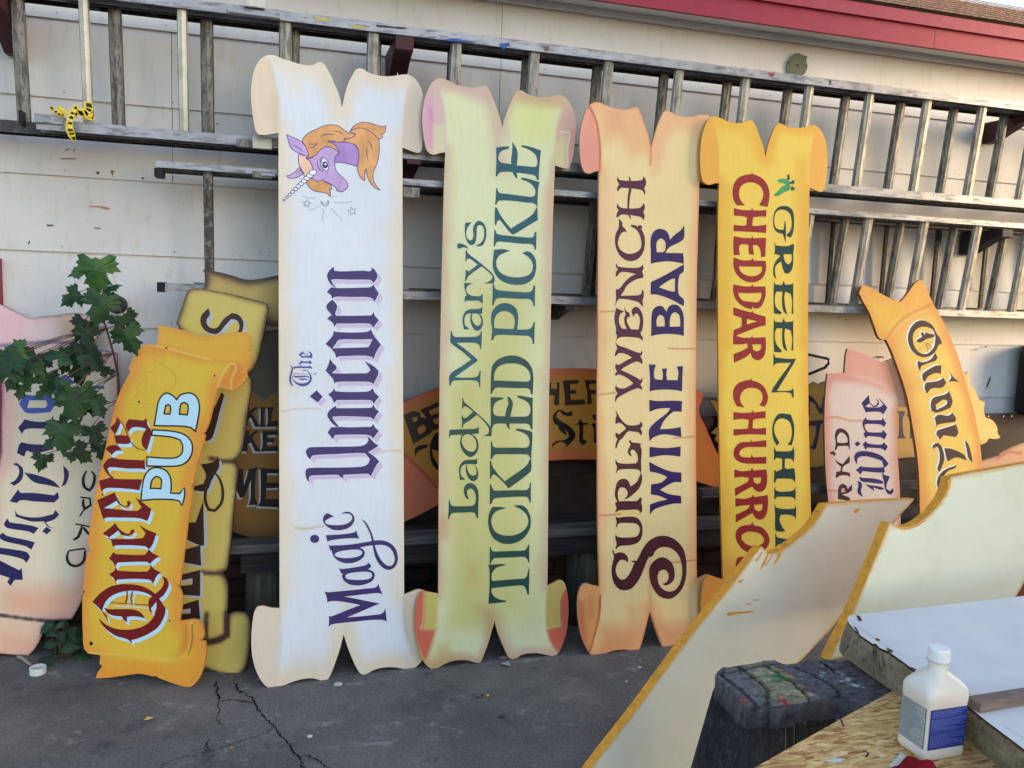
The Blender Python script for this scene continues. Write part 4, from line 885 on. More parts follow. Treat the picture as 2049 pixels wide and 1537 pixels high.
W6.write('tender', TNB, 'letter', .0008, ((.011, -.010), GRY)); W6.write('script', TNB, 'word', .0008, ((.011, -.010), GRY))
W6.lines([px(340, 780, 1.943, '186,262 180,300 160,345 142,380 138,430 150,465 175,470 200,440 206,395 195,350 172,318')], .012, TNB, 'script_tail', .0011)
# ================================================================ pink sign far left
W8 = Board('scroll_sign', 'pink and cream sign with navy outline and blackletter, behind the leafy sapling', 'sign', Plane(-.96, 3.655, 0, 3.0))
o8 = Q((*a5, '-250,640 -60,665 0,690 60,720 150,765 225,793 300,780 420,770 540,755 640,770 700,820 720,900 690,1015 780,1030 860,1050 862,1130 870,1240 868,1350'),
       (240, 880), (225, 960), (195, 1090), (*b5, '430,1000 400,1070 365,1128 232,1135 220,1190 200,1240 175,1280 145,1312 60,1306 -60,1295 -220,1280 -190,1200 -150,1110 -120,900 -80,700 -40,450 0,300 5,150'), (2, 845), (4, 790), (0, 700), (-60, 690))
p8 = Paint((240, 226, 198)).edge((236, 182, 172), .07, .9, .8).edge((44, 40, 84), .008, .9, .8)
p8.area(px(*a5, '-100,640 230,790 700,760 720,960 540,985 300,972 0,990 -100,980'), (244, 214, 214), .03, .9)
p8.area(px(*a5, '-60,680 200,790 200,960 -60,980'), (240, 188, 200), .04, .8)
p8.area(px(*a5, '420,790 700,770 700,1000 430,975'), (196, 160, 110), .035, .7)
p8.line(px(*a5, '-60,1000 100,985 300,970 420,968 550,985 700,1015 860,1050'), (70, 74, 150), .012, .95)
p8.area(px(*a5, '-30,1000 300,985 860,1060 860,1130 300,1100 20,1150 10,1500 -30,1500'), (232, 178, 176), .05, .7)
p8.area(px(*b5, '0,960 440,960 360,1128 0,1105'), (240, 172, 140), .07, .8)
p8.area(px(*b5, '-100,1115 232,1138 145,1315 -100,1300'), (244, 206, 176), .02, .9)
p8.area(px(*b5, '0,1200 200,1230 145,1315 0,1300'), (240, 170, 140), .05, .7)
p8.line(px(*b5, '-100,1098 0,1105 100,1118 230,1132 368,1130'), (60, 44, 66), .012, .95)
W8.board(o8, .012, p8, BK_A, SIDE_D, .010)
NVY = mat_letter('navy sign paint', (38, 34, 84)); BLU = mat_letter('blue sign paint', (72, 88, 164))
W8.write('spiel', NVY, 'blackletter_word', .0007); W8.write('spielb', BLU, 'blackletter_word', .0007); 
c8 = (0, 740, 2.07)
W8.lines([px(*c8, t) for t in ('358,418 345,450 350,485 370,500 385,480 392,440 380,420', '332,528 372,532 376,560 352,576 345,560 345,535', '352,574 330,606', '312,638 372,650', '340,646 325,690 303,706', '344,652 366,678 380,684', '284,750 352,740 347,790 320,812 290,805 278,780 284,750')], .0115, BLK, 'letter', .0007)
# ================================================================ brown-edged ribbon and the painted mug behind the white sign
W7 = Board('ribbon_sign', 'tan ribbon end with brown edge, standing behind the tan stone-look sign', 'sign', Plane(-.1, 3.445, 0, 2.3))
o7 = Q((*a5, '1483,437 1600,455 1700,480 1800,510 1900,505 1980,490 2060,474 2250,430 2330,470 2330,700 2250,830 2100,852 2010,855 1950,845 1800,830 1600,815 1420,790 1440,640 1490,575 1505,540 1508,500 1500,470'))
p7 = Paint((200, 172, 98)).edge((140, 112, 70), .05, .8, .8).edge((66, 46, 48), .024, 1, .45)
W7.board(o7, .012, p7, BK_A, SIDE_D, .010)
W9 = Board('mug_sign', 'dark ochre sign shaped like a frothy mug, half hidden behind the white sign', 'sign', Plane(-.1, 3.535, 0, 1.0))
c9 = (300, 540, 1.83)
o9 = Q((*c9, '300,260 420,225 560,225 700,300 735,420 725,700 690,900 600,965 500,990 400,985 320,965 285,940 260,860 270,600 280,400'))
p9 = Paint((150, 106, 40)).edge((96, 66, 36), .09, .8, .8)
p9.area(px(*c9, '260,200 740,200 740,440 660,470 600,440 540,470 470,450 420,480 370,450 330,480 260,460'), (92, 88, 76), .01, 1)
p9.line(px(*c9, '270,460 330,478 370,450 420,478 470,450'), (130, 116, 84), .008, .8)
p9.area(px(*c9, '440,860 480,500 600,500 560,900'), (120, 82, 36), .05, .6)
W9.board(o9, .014, p9, BK_A, SIDE_D, .012)

for r_ in ('mug[0:3]', 'mug[3:5]', 'mug[5:]'): W9.write(r_, BLK, 'word', .0008, ((-.008, -.008), GRY))
# ================================================================ arched banner between the tall signs
W12 = Board('arched_banner', 'arched ochre banner with brown lettering and salmon tails, behind the tall signs', 'sign', Plane(.8, 3.56, 0, 5.0))
c12 = (780, 540, 2.7457)
o12 = Q((807, 806), (878, 775), (960, 752), (1030, 742), (1100, 738), (1195, 738), (1280, 748), (1350, 765), (1393, 780), (1406, 787), (1405, 800), (1398, 822), (1410, 850), (1440, 915), (1480, 968), (1500, 990), (1439, 977), (1393, 963), (1330, 945), (1260, 927), (1195, 920), (1097, 922), (1000, 940), (930, 975), (877, 1010), (809, 1044), (740, 1070), (760, 1000), (770, 940), (780, 880), (775, 820))
p12 = Paint((206, 148, 54)).edge((222, 118, 70), .075, 1, .8)
p12.area(px(*c12, '0,960 75,1010 160,1080 265,1200 275,1300 60,1400 -60,1400'), (232, 130, 96), .02, .95)
p12.area([(1380, 880), (1440, 900), (1510, 1000), (1380, 970)], (226, 134, 62), .03, .8)
p12.line(px(*c12, '75,1010 160,1090 265,1200'), (204, 84, 62), .012, .8)
W12.board(o12, .012, p12, BK_A, SIDE_D, .010)
W12.write('beer', TNB, 'word', .0007); W12.write('hee', TNB, 'word', .0007); W12.write('stick[0:4]', BLK, 'blackletter_word', .0007); W12.write('stick[4:]', BLK, 'blackletter_word', .0007)
# ================================================================ the wavy-edged sign at the right, behind everything
W13 = Board('splash_sign', 'dull yellow sign with a wavy cut edge and navy lettering, leaning on the wall', 'sign', Plane(2.4, 3.62, 0, 4.0))
c13 = (1580, 540, 3.2026)
o13 = Q((1420, 800), (1432, 803), (1438, 815), (1440, 790), (1470, 770), (1500, 775), (1530, 755), (1560, 765), (1590, 755), (1612, 765), (*c13, '130,735 160,718 190,735 225,715 300,700 360,735 420,720 500,750 600,735 700,700 800,690 900,640 1000,650 1060,640 1120,665 1142,655 1155,690 1150,730 1180,760 1200,800 1220,835 1252,850 1245,900 1255,945 1300,965 1330,1010 1335,1050 1352,1075 1320,1084 1280,1080 1255,1110 1215,1125 1150,1160 1050,1180 900,1190 800,1200 690,1210 600,1240 500,1230 400,1250 300,1240 215,1255 130,1265 60,1240'), (1500, 940), (1430, 880), (1434, 870), (1422, 866), (1440, 850), (1436, 830))
p13 = Paint((178, 146, 74)).edge((140, 116, 62), .05, .6, .8)
p13.area(px(*c13, '1080,640 1360,640 1360,1130 1180,1130'), (232, 186, 104), .05, .9)
W13.board(o13, .012, p13, BK_A, SIDE_D, .011)

for r_ in ('splash[0:2]', 'splash[2:3]', 'splash[3:]'): W13.write(r_, NVY, 'word')
# ================================================================ pink corked sign and yellow curved sign at the right
W11 = Board('scroll_sign', 'salmon pink curved sign with dark lettering, behind the yellow curved sign', 'sign', Plane(2.4, 3.36, -8, 8.0))
o11 = Q((*c13, '242,665 300,662 352,660 356,600 362,540 372,505 430,525 520,555 590,590 640,575 700,550 760,600 770,760 750,880 690,870 682,900 685,1000 690,1150 700,1300 708,1450 715,1800 420,1850 300,1800 262,1600 245,1450 232,1300 225,1100 224,900 230,800'))
p11 = Paint((238, 212, 192)).edge((232, 160, 138), .05, .95, .8)
p11.area(px(*c13, '362,505 600,590 770,560 760,880 640,760 500,690 362,662'), (234, 160, 134), .02, .85)
p11.area(px(*c13, '590,600 720,560 760,880 680,840 620,720'), (190, 130, 90), .03, .7)
p11.area(px(*c13, '242,665 360,660 620,750 640,800 500,740 300,720 240,760'), (232, 152, 140), .025, .85)
p11.line(px(*c13, '235,950 300,945 380,965 470,968'), (226, 140, 110), .009, .8)
p11.line(px(*c13, '240,1415 330,1418 400,1412'), (220, 130, 120), .008, .8)
W11.board(o11, .016, p11, BK_A, mat_plain('grey rim', (128, 122, 104), .8, .2, .2, 60), .010)
W11.write('winer', mat_letter('indigo paint', (44, 30, 92)), 'blackletter_word'); W11.write('orkd', mat_letter('plum dark paint', (62, 24, 40)), 'word')
W10 = Board('scroll_sign', 'yellow curved sign with forked top and brown blackletter with white shadow', 'sign', Plane(2.75, 3.27, -8, 9.0))
o10 = Q((*c13, '445,150 460,108 485,98 520,115 600,160 660,190 712,205 750,160 800,90 835,62 860,80 890,150 920,215 950,270 990,340 1030,430 1075,540 1110,650 1140,760 1175,880 1205,1020 1225,1150 1235,1300 1240,1600 1232,1900 860,1920 838,1700 835,1537 833,1400 825,1250 805,1100 780,950 750,800 720,700 680,590 650,510 620,448 588,446 570,430 540,350 510,270 470,200'))
p10 = Paint((250, 206, 98)).edge((240, 164, 82), .085, 1, .75)
p10.area(px(*c13, '430,80 712,205 850,40 925,220 740,280 650,350 620,450 540,440'), (246, 178, 76), .02, .8)
p10.area(px(*c13, '520,200 700,240 720,270 620,350 570,330'), (248, 196, 74), .04, .7)
p10.line(px(*c13, '620,448 680,360 760,290 920,218'), (226, 140, 62), .012, .8)
p10.line(px(*c13, '712,205 735,275'), (240, 200, 120), .008, .6)
p10.area(px(*c13, '620,460 760,310 930,230 960,290 800,330 680,460'), (244, 172, 92), .03, .7)
W10.board(o10, .022, p10, BK_A, mat_plain('brown rim', (150, 104, 60), .8, .2, .25, 60), .010)
W10.write('onion', mat_letter('sepia paint', (78, 56, 48)), 'blackletter_word', .0008, ((-.010, .004), mat_letter('white shade paint', (226, 224, 214), .5, .3, .04)))
W10.lines([px(*c13, '815,520 915,455'), px(*c13, '865,465 885,500 885,530'), px(*c13, '875,460 905,500 905,525')], .002, TNB, 'hairline', .0012)
# ================================================================ ground
def ground_mat():
    m, nt, b = mat_new('asphalt', .88, .25)
    n = noise_nodes(nt, 2.2, (1, 1, 1), 8, .66); n2 = noise_nodes(nt, 210, (1, 1, 1), 2, .5); n3 = noise_nodes(nt, 7, (1, 1.4, 1), 8, .78, dist=.8); n5 = noise_nodes(nt, 70, (1, 1, 1), 4, .7)
    r = ramp(nt, n.outputs['Fac'], [(.28, rgba((80, 76, 75))), (.5, rgba((100, 96, 93))), (.74, rgba((122, 116, 110)))])
    r2 = ramp(nt, n2.outputs['Fac'], [(.3, (.55,) * 3), (.52, (1, 1, 1)), (.66, (1.2, 1.19, 1.16)), (.73, (2.0, 1.96, 1.9))])
    o = mix(nt, r.outputs[0], r2.outputs[0], 1.0, 'MULTIPLY')
    r5 = ramp(nt, n5.outputs['Fac'], [(.3, (.72,) * 3), (.55, (1.05,) * 3)]); o = mix(nt, o, r5.outputs[0], 1.0, 'MULTIPLY')
    r3 = ramp(nt, n3.outputs['Fac'], [(.56, (0, 0, 0)), (.66, (.65,) * 3), (.75, (.85,) * 3)])
    o = mix(nt, o, rgba((142, 137, 132)), r3.outputs[0])
    n4 = noise_nodes(nt, 3.4, (1, 1, 1), 6, .7); r4 = ramp(nt, n4.outputs['Fac'], [(.58, (0, 0, 0)), (.66, (.7,) * 3)])
    o = mix(nt, o, rgba((60, 61, 68)), r4.outputs[0])
    # worn crack network
    tc = nd(nt, 'ShaderNodeTexCoord'); nn = nd(nt, 'ShaderNodeTexNoise', i_Scale=6.0, i_Detail=6.0)
    nt.links.new(tc.outputs['Object'], nn.inputs['Vector'])
    ad = mix(nt, tc.outputs['Object'], nn.outputs['Color'], .07)
    v = nd(nt, 'ShaderNodeTexVoronoi', feature='DISTANCE_TO_EDGE', i_Scale=.62); nt.links.new(ad, v.inputs['Vector'])
    rc = ramp(nt, v.outputs['Distance'], [(0, (.25,) * 3), (.004, (1, 1, 1))])
    o = mix(nt, o, rc.outputs[0], .0, 'MULTIPLY')
    nt.links.new(o, b.inputs['Base Color'])
    bump(nt, b, n2.outputs['Fac'], .6, .004)
    return m
GM = ground_mat()
nx, ny = 60, 60
V = [(-30 + 80 * i, -60 + 120 * j, 0) for i in range(2) for j in range(2)]
g = mesh('ground', [(-40, -60, 0), (60, -60, 0), (60, 60, 0), (-40, 60, 0)], [[0, 1, 2, 3]], GM); setp(g, kind='structure')
# the cracks seen in the yard, as thin dark seams lying on the asphalt
CR = mat_plain('crack', (22, 21, 23), .95, .1, .3, 50)
def flat(p, z=0.0): q = atz(p, z); return (q[0], q[1])
def crack(pts, w, z=.003, seed=1):
    rr = random.Random(seed); P = [flat(p) for p in pts]; out = []
    for i in range(len(P) - 1):
        n = 7
        for k in range(n):
            t = k / n; out.append((P[i][0] + (P[i+1][0] - P[i][0]) * t + rr.uniform(-1, 1) * .007, P[i][1] + (P[i+1][1] - P[i][1]) * t + rr.uniform(-1, 1) * .009))
    out.append(P[-1]); ws = [w * rr.uniform(.35, 1.5) for _ in out]; ws[0] = ws[-1] = w * .3
    return ribbon(out, ws)
crk = [crack([(488, 1385), (505, 1400), (520, 1428), (538, 1446), (547, 1458), (565, 1475), (585, 1500), (600, 1520), (606, 1540)], .0052, seed=3),
       crack([(547, 1458), (520, 1472), (480, 1484), (440, 1500), (412, 1506), (370, 1515), (320, 1534)], .0026, seed=4),
       crack([(430, 1365), (434, 1385), (440, 1405)], .005, seed=5), crack([(440, 1405), (470, 1402), (510, 1408)], .004, seed=6),
       crack([(440, 1405), (436, 1440), (445, 1452)], .003, seed=8), crack([(414, 1506), (414, 1490), (420, 1480)], .004, seed=9), crack([(606, 1510), (640, 1525), (660, 1545)], .004, seed=10),
       crack([(470, 1370), (480, 1385), (488, 1385)], .006, seed=11)]
o = sheet('ground_cracks', [[c] for c in crk], CR, None, .003, 1e-5); setp(o, kind='structure')
# ================================================================ house wall
def siding_mat():
    m, nt, b = mat_new('siding paint', .62, .3)
    n = noise_nodes(nt, 1.6, (1, 1, 1), 6, .6); n2 = noise_nodes(nt, 26, (1, 1, .3), 6, .7); n3 = noise_nodes(nt, 55, (1, 1, 1), 3, .5)
    r = ramp(nt, n.outputs['Fac'], [(.3, rgba((205, 200, 194))), (.6, rgba((216, 213, 209)))])
    r2 = ramp(nt, n2.outputs['Fac'], [(.25, (.84, .80, .74)), (.45, (1, 1, 1))])
    o = mix(nt, r.outputs[0], r2.outputs[0], 1.0, 'MULTIPLY')
    r3 = ramp(nt, n3.outputs['Fac'], [(.25, (.55, .48, .4)), (.29, (1, 1, 1))])
    o = mix(nt, o, r3.outputs[0], .35, 'MULTIPLY')
    nt.links.new(o, b.inputs['Base Color'])
    n4 = noise_nodes(nt, 130, (.5, 1, 1), 3, .6); bump(nt, b, n4.outputs['Fac'], .08, .001)
    return m
SID = siding_mat(); YW = 3.8
house = empty('house', 'cream lap-sided house wall with red fascia and shingled roof', 'house', (2, YW, 0))
HI = Matrix.Translation((-2, -YW, 0))
def hpart(mb, name, mat, **kw):
    mb.V = [(x - 2, y - YW, z) for x, y, z in mb.V]; return mb.build(name, mat, house, **kw)
mb = MB(); mb.box((-6, YW + .004, 0), (11, YW + .2, 2.95))
hpart(mb, 'wall_core', mat_plain('dark gap', (40, 36, 32), .9, .1))
mb = MB(); jt = {}
xj = [aty((344, 140), YW)[0], aty((1003, 60), YW)[0]]
for k in range(-2, 6):
    z0 = 1.0475 + .305 * k; z1 = min(z0 + .318, 2.935)
    base = [-6, xj[0], 11] if k == 3 else [-6, 11]
    if k == 4: base = [-6, xj[0], xj[1], 11]
    if k == 5: base = [-6, xj[1], 11]
    for a, b_ in zip(base[:-1], base[1:]):
        mb.prism([(YW - .016, z0), (YW - .002, z0), (YW + .002, z1), (YW - .0045, z1)], a + .0012, b_ - .0012)
hpart(mb, 'siding', SID)
mb = MB(); rn = random.Random(5)
for k in range(-1, 6):
    for i in range(-8, 26):
        x = i * .406 + rn.uniform(-.012, .012); z = 1.0475 + .305 * k + .022
        mb.add([(x + .0035 * math.cos(a_), YW - .0158, z + .0035 * math.sin(a_)) for a_ in np.linspace(0, 2 * math.pi, 7)[:-1]], [list(range(6))])
hpart(mb, 'nail_heads', mat_plain('rusty nail', (150, 128, 104), .8, .2, .3, 9))
# brick foundation
def brick_mat():
    m, nt, b = mat_new('dark brick', .9, .2)
    tc = nd(nt, 'ShaderNodeTexCoord'); mp = nd(nt, 'ShaderNodeMapping'); mp.inputs['Rotation'].default_value = (math.radians(90), 0, 0); nt.links.new(tc.outputs['Object'], mp.inputs[0])
    t = nd(nt, 'ShaderNodeTexBrick', i_Scale=1.0); t.inputs['Brick Width'].default_value = .21; t.inputs['Row Height'].default_value = .075; t.inputs['Mortar Size'].default_value = .008
    t.inputs['Color1'].default_value = rgba((74, 56, 52)); t.inputs['Color2'].default_value = rgba((58, 48, 48)); t.inputs['Mortar'].default_value = rgba((38, 36, 36))
    nt.links.new(mp.outputs[0], t.inputs['Vector']); nt.links.new(t.outputs[0], b.inputs['Base Color']); bump(nt, b, t.outputs['Fac'], -.4, .004); return m
mb = MB(); mb.box((-6, YW - .012, -.05), (11, YW + .003, .437)); hpart(mb, 'foundation', brick_mat())
# soffit, moulding, fascia, drip board, roof
REDM = mat_plain('red trim paint', (146, 36, 62), .6, .35, .12, 26, (1, 1, 1), .06); WTR = SID
YF = 3.6; fz0 = aty((1868, 96.5), YF)[2]; fz1 = aty((1868, 56), YF)[2]; fz2 = aty((1868, 31), YF)[2]
mb = MB(); mb.prism([(YF + .02, fz0 + .006), (YW - .02, 2.894), (YW - .02, 2.92), (YF + .02, fz0 + .03)], -6, 11); hpart(mb, 'soffit', SID)
mb = MB(); mb.box((-6, YW - .034, 2.862), (11, YW - .0165, 2.893)); hpart(mb, 'moulding', SID)
xs = aty((1870, 80), YF)[0]
mb = MB(); mb.box((-6, YF, fz0), (xs - .001, YF + .02, fz1)); mb.box((xs + .001, YF, fz0), (11, YF + .02, fz1)); hpart(mb, 'fascia', REDM)
mb = MB(); mb.box((-6, YF - .018, fz1 + .001), (11, YF + .02, fz2)); hpart(mb, 'drip_board', mat_plain('pale red trim paint', (148, 46, 70), .6, .35, .14, 26, bmp=.06))
def shingle_mat():
    m, nt, b = mat_new('asphalt shingles', .9, .2)
    n = noise_nodes(nt, 60, (1, 1, 1), 4, .7); r = ramp(nt, n.outputs['Fac'], [(.3, rgba((78, 58, 50))), (.7, rgba((170, 138, 116)))])
    nt.links.new(r.outputs[0], b.inputs['Base Color']); bump(nt, b, n.outputs['Fac'], .5, .004); return m
pit = math.radians(27);  mb = MB(); ex = .14
_d = ray(2049, 17); _n = np.array((0, -math.sin(pit), math.cos(pit))); _p = np.array((0, YF - .03, fz2 + .016)); _q = CAM + _d * (np.dot(_p - CAM, _n) / np.dot(_d, _n))
rid = (_q[1] - (YF - .03)) / math.cos(pit)
md = MB(); md.prism([(YF - .017, fz2 + .0015), (YF - .028, fz2 + .010), (YF - .03 + rid * math.cos(pit), fz2 + .002 + rid * math.sin(pit)), (YF + .6, fz2 + .0015)], -6, 11); hpart(md, 'roof_deck', mat_plain('roof deck', (70, 52, 44), .9, .2))
for k in range(int(rid / ex) + 1):
    a, b_ = k * ex, (k + 1) * ex + .02
    c, s_ = math.cos(pit), math.sin(pit); y0 = YF - .03; z0 = fz2 + .004
    mb.prism([(y0 + a * c, z0 + a * s_ + .010), (y0 + a * c, z0 + a * s_ + .016), (y0 + b_ * c, z0 + b_ * s_ + .006), (y0 + b_ * c, z0 + b_ * s_)], -6, 11)
hpart(mb, 'roof', shingle_mat())
# grey-green patch where a fitting was removed, with its holes
PW = Plane(2.2, YW - .017, 0, 0)
pt = (1300, 0, 2.7356)
PWm = PW.matrix(); HT = Matrix.Translation((-2, -YW, 0)) @ PWm
patch = sheet('bare_patch', [[smooth([PW.loc(q) for q in px(*pt, '750,410 748,370 755,335 775,310 790,295 805,290 812,296 818,288 824,297 845,304 860,318 855,335 862,360 855,385 840,410 800,418')], 50, 3)]], mat_plain('old green paint', (104, 110, 92), .8, .2, .15, 40), house, .003)
patch.data.transform(HT); patch['label'] = 'grey-green unpainted patch where a fitting was removed'
for x, y, r in ((806, 357, 7), (760, 347, 4), (856, 362, 4), (856, 312, 4), (760, 395, 3)):
    o = sheet('screw_hole', [[[PW.loc(q) for q in px(*pt, '%d,%d %d,%d %d,%d %d,%d' % (x - r, y, x, y - r * 1.3, x + r, y, x, y + r * 1.3))]]], BLK, patch, .0045); o.data.transform(HT)
# scuffs and chips on the siding
sc_ = [px(*pt, t) for t in ('485,188 500,182 518,188 503,194', '742,214 760,215 780,222 768,234 750,226', '868,234 890,234 908,240 885,240', '1895,338 1910,345 1890,342')]
z1 = (0, 0, 3.659)
sc_ += [px(*z1, t) for t in ('475,1100 505,1085 510,1090 480,1105', '540,1095 552,1078 548,1100 538,1115', '705,1258 725,1255 728,1275 712,1278', '808,1248 845,1252 825,1260 828,1300 815,1262', '1030,1300 1050,1298 1058,1308 1045,1315', '1580,905 1600,902 1598,910 1582,911', '440,1160 560,1160 560,1165 450,1166')]
sc_ += [px(0, 420, 3.659, t) for t in ('340,108 390,108 395,115 345,118', '1270,300 1285,308 1278,316', '205,245 218,222 222,230 210,258', '690,128 735,132 735,138 690,133')]
c_ = (1580, 540, 3.2026)
sc_ += [px(*c_, t) for t in ('1260,750 1285,685 1290,690 1268,752', '1175,515 1195,505 1205,514', '1245,492 1260,488 1268,495 1250,498', '358,310 364,310 364,325 358,325', '550,552 600,556 602,566 560,560', '1280,330 1282,340 1288,338')]
o = sheet('wall_scuffs', [[[PW.loc(q) for q in p]] for p in sc_], mat_plain('scuff', (92, 74, 58), .85, .1, .3, 80), house, 0)
o.data.transform(Matrix.Translation((-2, -YW, 0)) @ PWm @ Matrix.Translation((0, 0, .0012)))
orange_sc = sheet('chalk_mark', [[[PW.loc(q) for q in px(*z1, t)]] for t in ('652,1505 740,1508 800,1520 805,1532 775,1530 735,1515 655,1511',)], mat_plain('rust mark', (186, 130, 104), .85, .1, .2, 80), house, 0)
orange_sc.data.transform(Matrix.Translation((-2, -YW, 0)) @ PWm @ Matrix.Translation((0, 0, .0012)))
# red trim board at the far left
xt = aty((6, 650), YW - .03)[0]
mb = MB(); mb.box((xt - .12, YW - .04, .3), (xt, YW - .017, 1.62)); hpart(mb, 'trim_board', REDM)
# ================================================================ ladders
def ladder_mat(name, c, dark, dirt, metal=.75, st=(1, 1, 1)):
    m, nt, b = mat_new(name, .42, .5)
    n = noise_nodes(nt, 9, (1, 1, 1), 7, .7); n2 = noise_nodes(nt, 38, st, 5, .75); n3 = noise_nodes(nt, 17, (1.3, 1, .8), 6, .7)
    r = ramp(nt, n.outputs['Fac'], [(.35, rgba(tuple(x * .8 for x in c))), (.6, rgba(c))])
    r2 = ramp(nt, n2.outputs['Fac'], [(dirt, (.16, .14, .13)), (dirt + .09, (1, 1, 1))])
    o = mix(nt, r.outputs[0], r2.outputs[0], dark, 'MULTIPLY')
    # paint splashes
    v = noise_nodes(nt, 13, (1, 1, 1.2), 5, .75); v.inputs['Detail'].default_value = 6
    rs = ramp(nt, v.outputs['Fac'], [(.655, (0, 0, 0)), (.675, (1, 1, 1))], 'LINEAR')
    cc = ramp(nt, n3.outputs['Fac'], [(.0, rgba((196, 170, 74))), (.42, rgba((40, 76, 140))), (.5, rgba((226, 224, 218))), (.58, rgba((150, 40, 44))), (.66, rgba((44, 110, 84)))], 'CONSTANT')
    o = mix(nt, o, cc.outputs[0], rs.outputs[0])
    nt.links.new(o, b.inputs['Base Color'])
    mt = ramp(nt, n2.outputs['Fac'], [(dirt, (0, 0, 0)), (dirt + .1, (metal,) * 3)]); nt.links.new(mt.outputs[0], b.inputs['Metallic'])
    rr = ramp(nt, n.outputs['Fac'], [(.3, (.34,) * 3), (.7, (.55,) * 3)]); nt.links.new(rr.outputs[0], b.inputs['Roughness'])
    bump(nt, b, n2.outputs['Fac'], .25, .002)
    return m
ALU = ladder_mat('worn aluminium', (164, 164, 168), .6, .40, .4, (.25, 1.5, 1.5)); ALD = ladder_mat('dirty aluminium', (132, 129, 122), .8, .44, .3, (2, 2, .35)); ALR = ladder_mat('worn aluminium rung', (160, 157, 148), .65, .41, .4, (2, 2, .22))
ALN = ladder_mat('clean aluminium', (200, 196, 182), .3, .30, .55, (2, 2, .2)); OLD = ladder_mat('old weathered rail', (86, 80, 74), .8, .5, .1)
DRK = mat_plain('black rubber', (26, 26, 28), .7, .3, .2, 40)
def rail(mb, x0, x1, yf, z0, z1, depth=.072, t=.004):
    """a channel rail lying on its side: front flange, web and back flange"""
    zm = (z0 + z1) / 2
    mb.prism([(yf, z0), (yf, z1), (yf + t, z1), (yf + t, zm + t), (yf + depth - t, zm + t), (yf + depth - t, z1), (yf + depth, z1), (yf + depth, z0), (yf + depth - t, z0), (yf + depth - t, zm - t), (yf + t, zm - t), (yf + t, z0)], x0, x1)
def rung(x, y, z0, z1, w=.054, d=.03, y2=None):
    """ribbed D-shaped rung"""
    y2 = y if y2 is None else y2
    mb = MB(); n = 16; pr = []
    for k in range(n):
        a = 2 * math.pi * k / n; f = 1 - .11 * (k % 2)
        pr.append((x + w / 2 * math.copysign(abs(math.cos(a)) ** .7, math.cos(a)) * f, y + d / 2 * math.copysign(abs(math.sin(a)) ** .7, math.sin(a)) * f))
    V = [(a, b, z0) for a, b in pr] + [(a, b + y2 - y, z1) for a, b in pr]
    mb.add(V, [[i, (i + 1) % n, n + (i + 1) % n, n + i] for i in range(n)] + [list(range(n))[::-1], list(range(n, 2 * n))]); return mb
class Ladder:
    def __init__(s, name, label, loc, group=None): s.r = empty(name, label, 'ladder', loc, group); s.l = np.array(loc)
    def put(s, mb, name, mat, **kw):
        mb.V = [tuple(np.array(v) - s.l) for v in mb.V]; return mb.build(name, mat, s.r, **kw)
# upper extension ladder: base section behind, fly section in front; it hangs with its lower rail nearer the wall
yA, yA2, yB, yB2 = 3.525, 3.475, 3.612, 3.562
zA = [aty((1700, q), yA)[2] for q in (388, 377)] + [aty((1700, q), yA2)[2] for q in (179, 163)]
LU = Ladder('extension_ladder', 'upper long aluminium extension ladder hung flat on wall brackets', (1.5, yA, 2.1), 'ladders hung on the wall')
x0A = aty((72, 240), yA)[0]
mb = MB(); rail(mb, x0A, 7.6, yA, zA[0], zA[1] + .012); LU.put(mb, 'rail', ALU)
mb = MB(); rail(mb, aty((120, 2), yA2)[0], 7.6, yA2, zA[2], zA[3]); LU.put(mb, 'rail', ALU)
mb = MB(); rail(mb, -2.6, 8.2, yB, zA[0] - .006, zA[1] + .012); LU.put(mb, 'rail', OLD)
mb = MB(); rail(mb, -2.6, 8.2, yB2, zA[2] - .004, zA[3] + .004); LU.put(mb, 'rail', OLD)
xr = [aty(p, yA2 + .036)[0] for p in ((170, 100), (365, 100))]
xf = xr + [.05 + .3435 * k for k in range(0, 21)]
for i, x in enumerate(xf): LU.put(rung(x, yA + .030, zA[1] - .01, zA[2] + .012, .038 if i < 2 else .05, .03, yA2 + .03), 'rung', ALN if i < 2 else ALR)
for k in range(0, 26):
    x = -.91 - .0 + .331 * k
    LU.put(rung(x, yB + .034, zA[1] - .01, zA[2] + .012, .05, .032, yB2 + .034), 'rung', ALD)
def capbox(p0, p1, y, dy, mat, name, L):
    a, b_ = aty(p0, y), aty(p1, y); mb = MB(); mb.box((a[0], y, b_[2]), (b_[0], y + dy, a[2])); return L.put(mb, name, mat, bev=.003)
capbox((68, 226), (126, 250), yA - .010, .085, ALU, 'rung_lock', LU)
capbox((505, 271), (545, 300), yA - .014, .02, ALN, 'guide_plate', LU)
capbox((474, 277), (505, 296), yA - .010, .02, ALD, 'guide_plate', LU)
capbox((455, 12), (560, 37), yA2 - .022, .03, ALU, 'rung_lock', LU)
capbox((490, -14), (530, 17), yA2 - .034, .03, ALN, 'guide_plate', LU)
capbox((36, 219), (44, 250), yA - .002, .06, DRK, 'rubber_foot', LU)
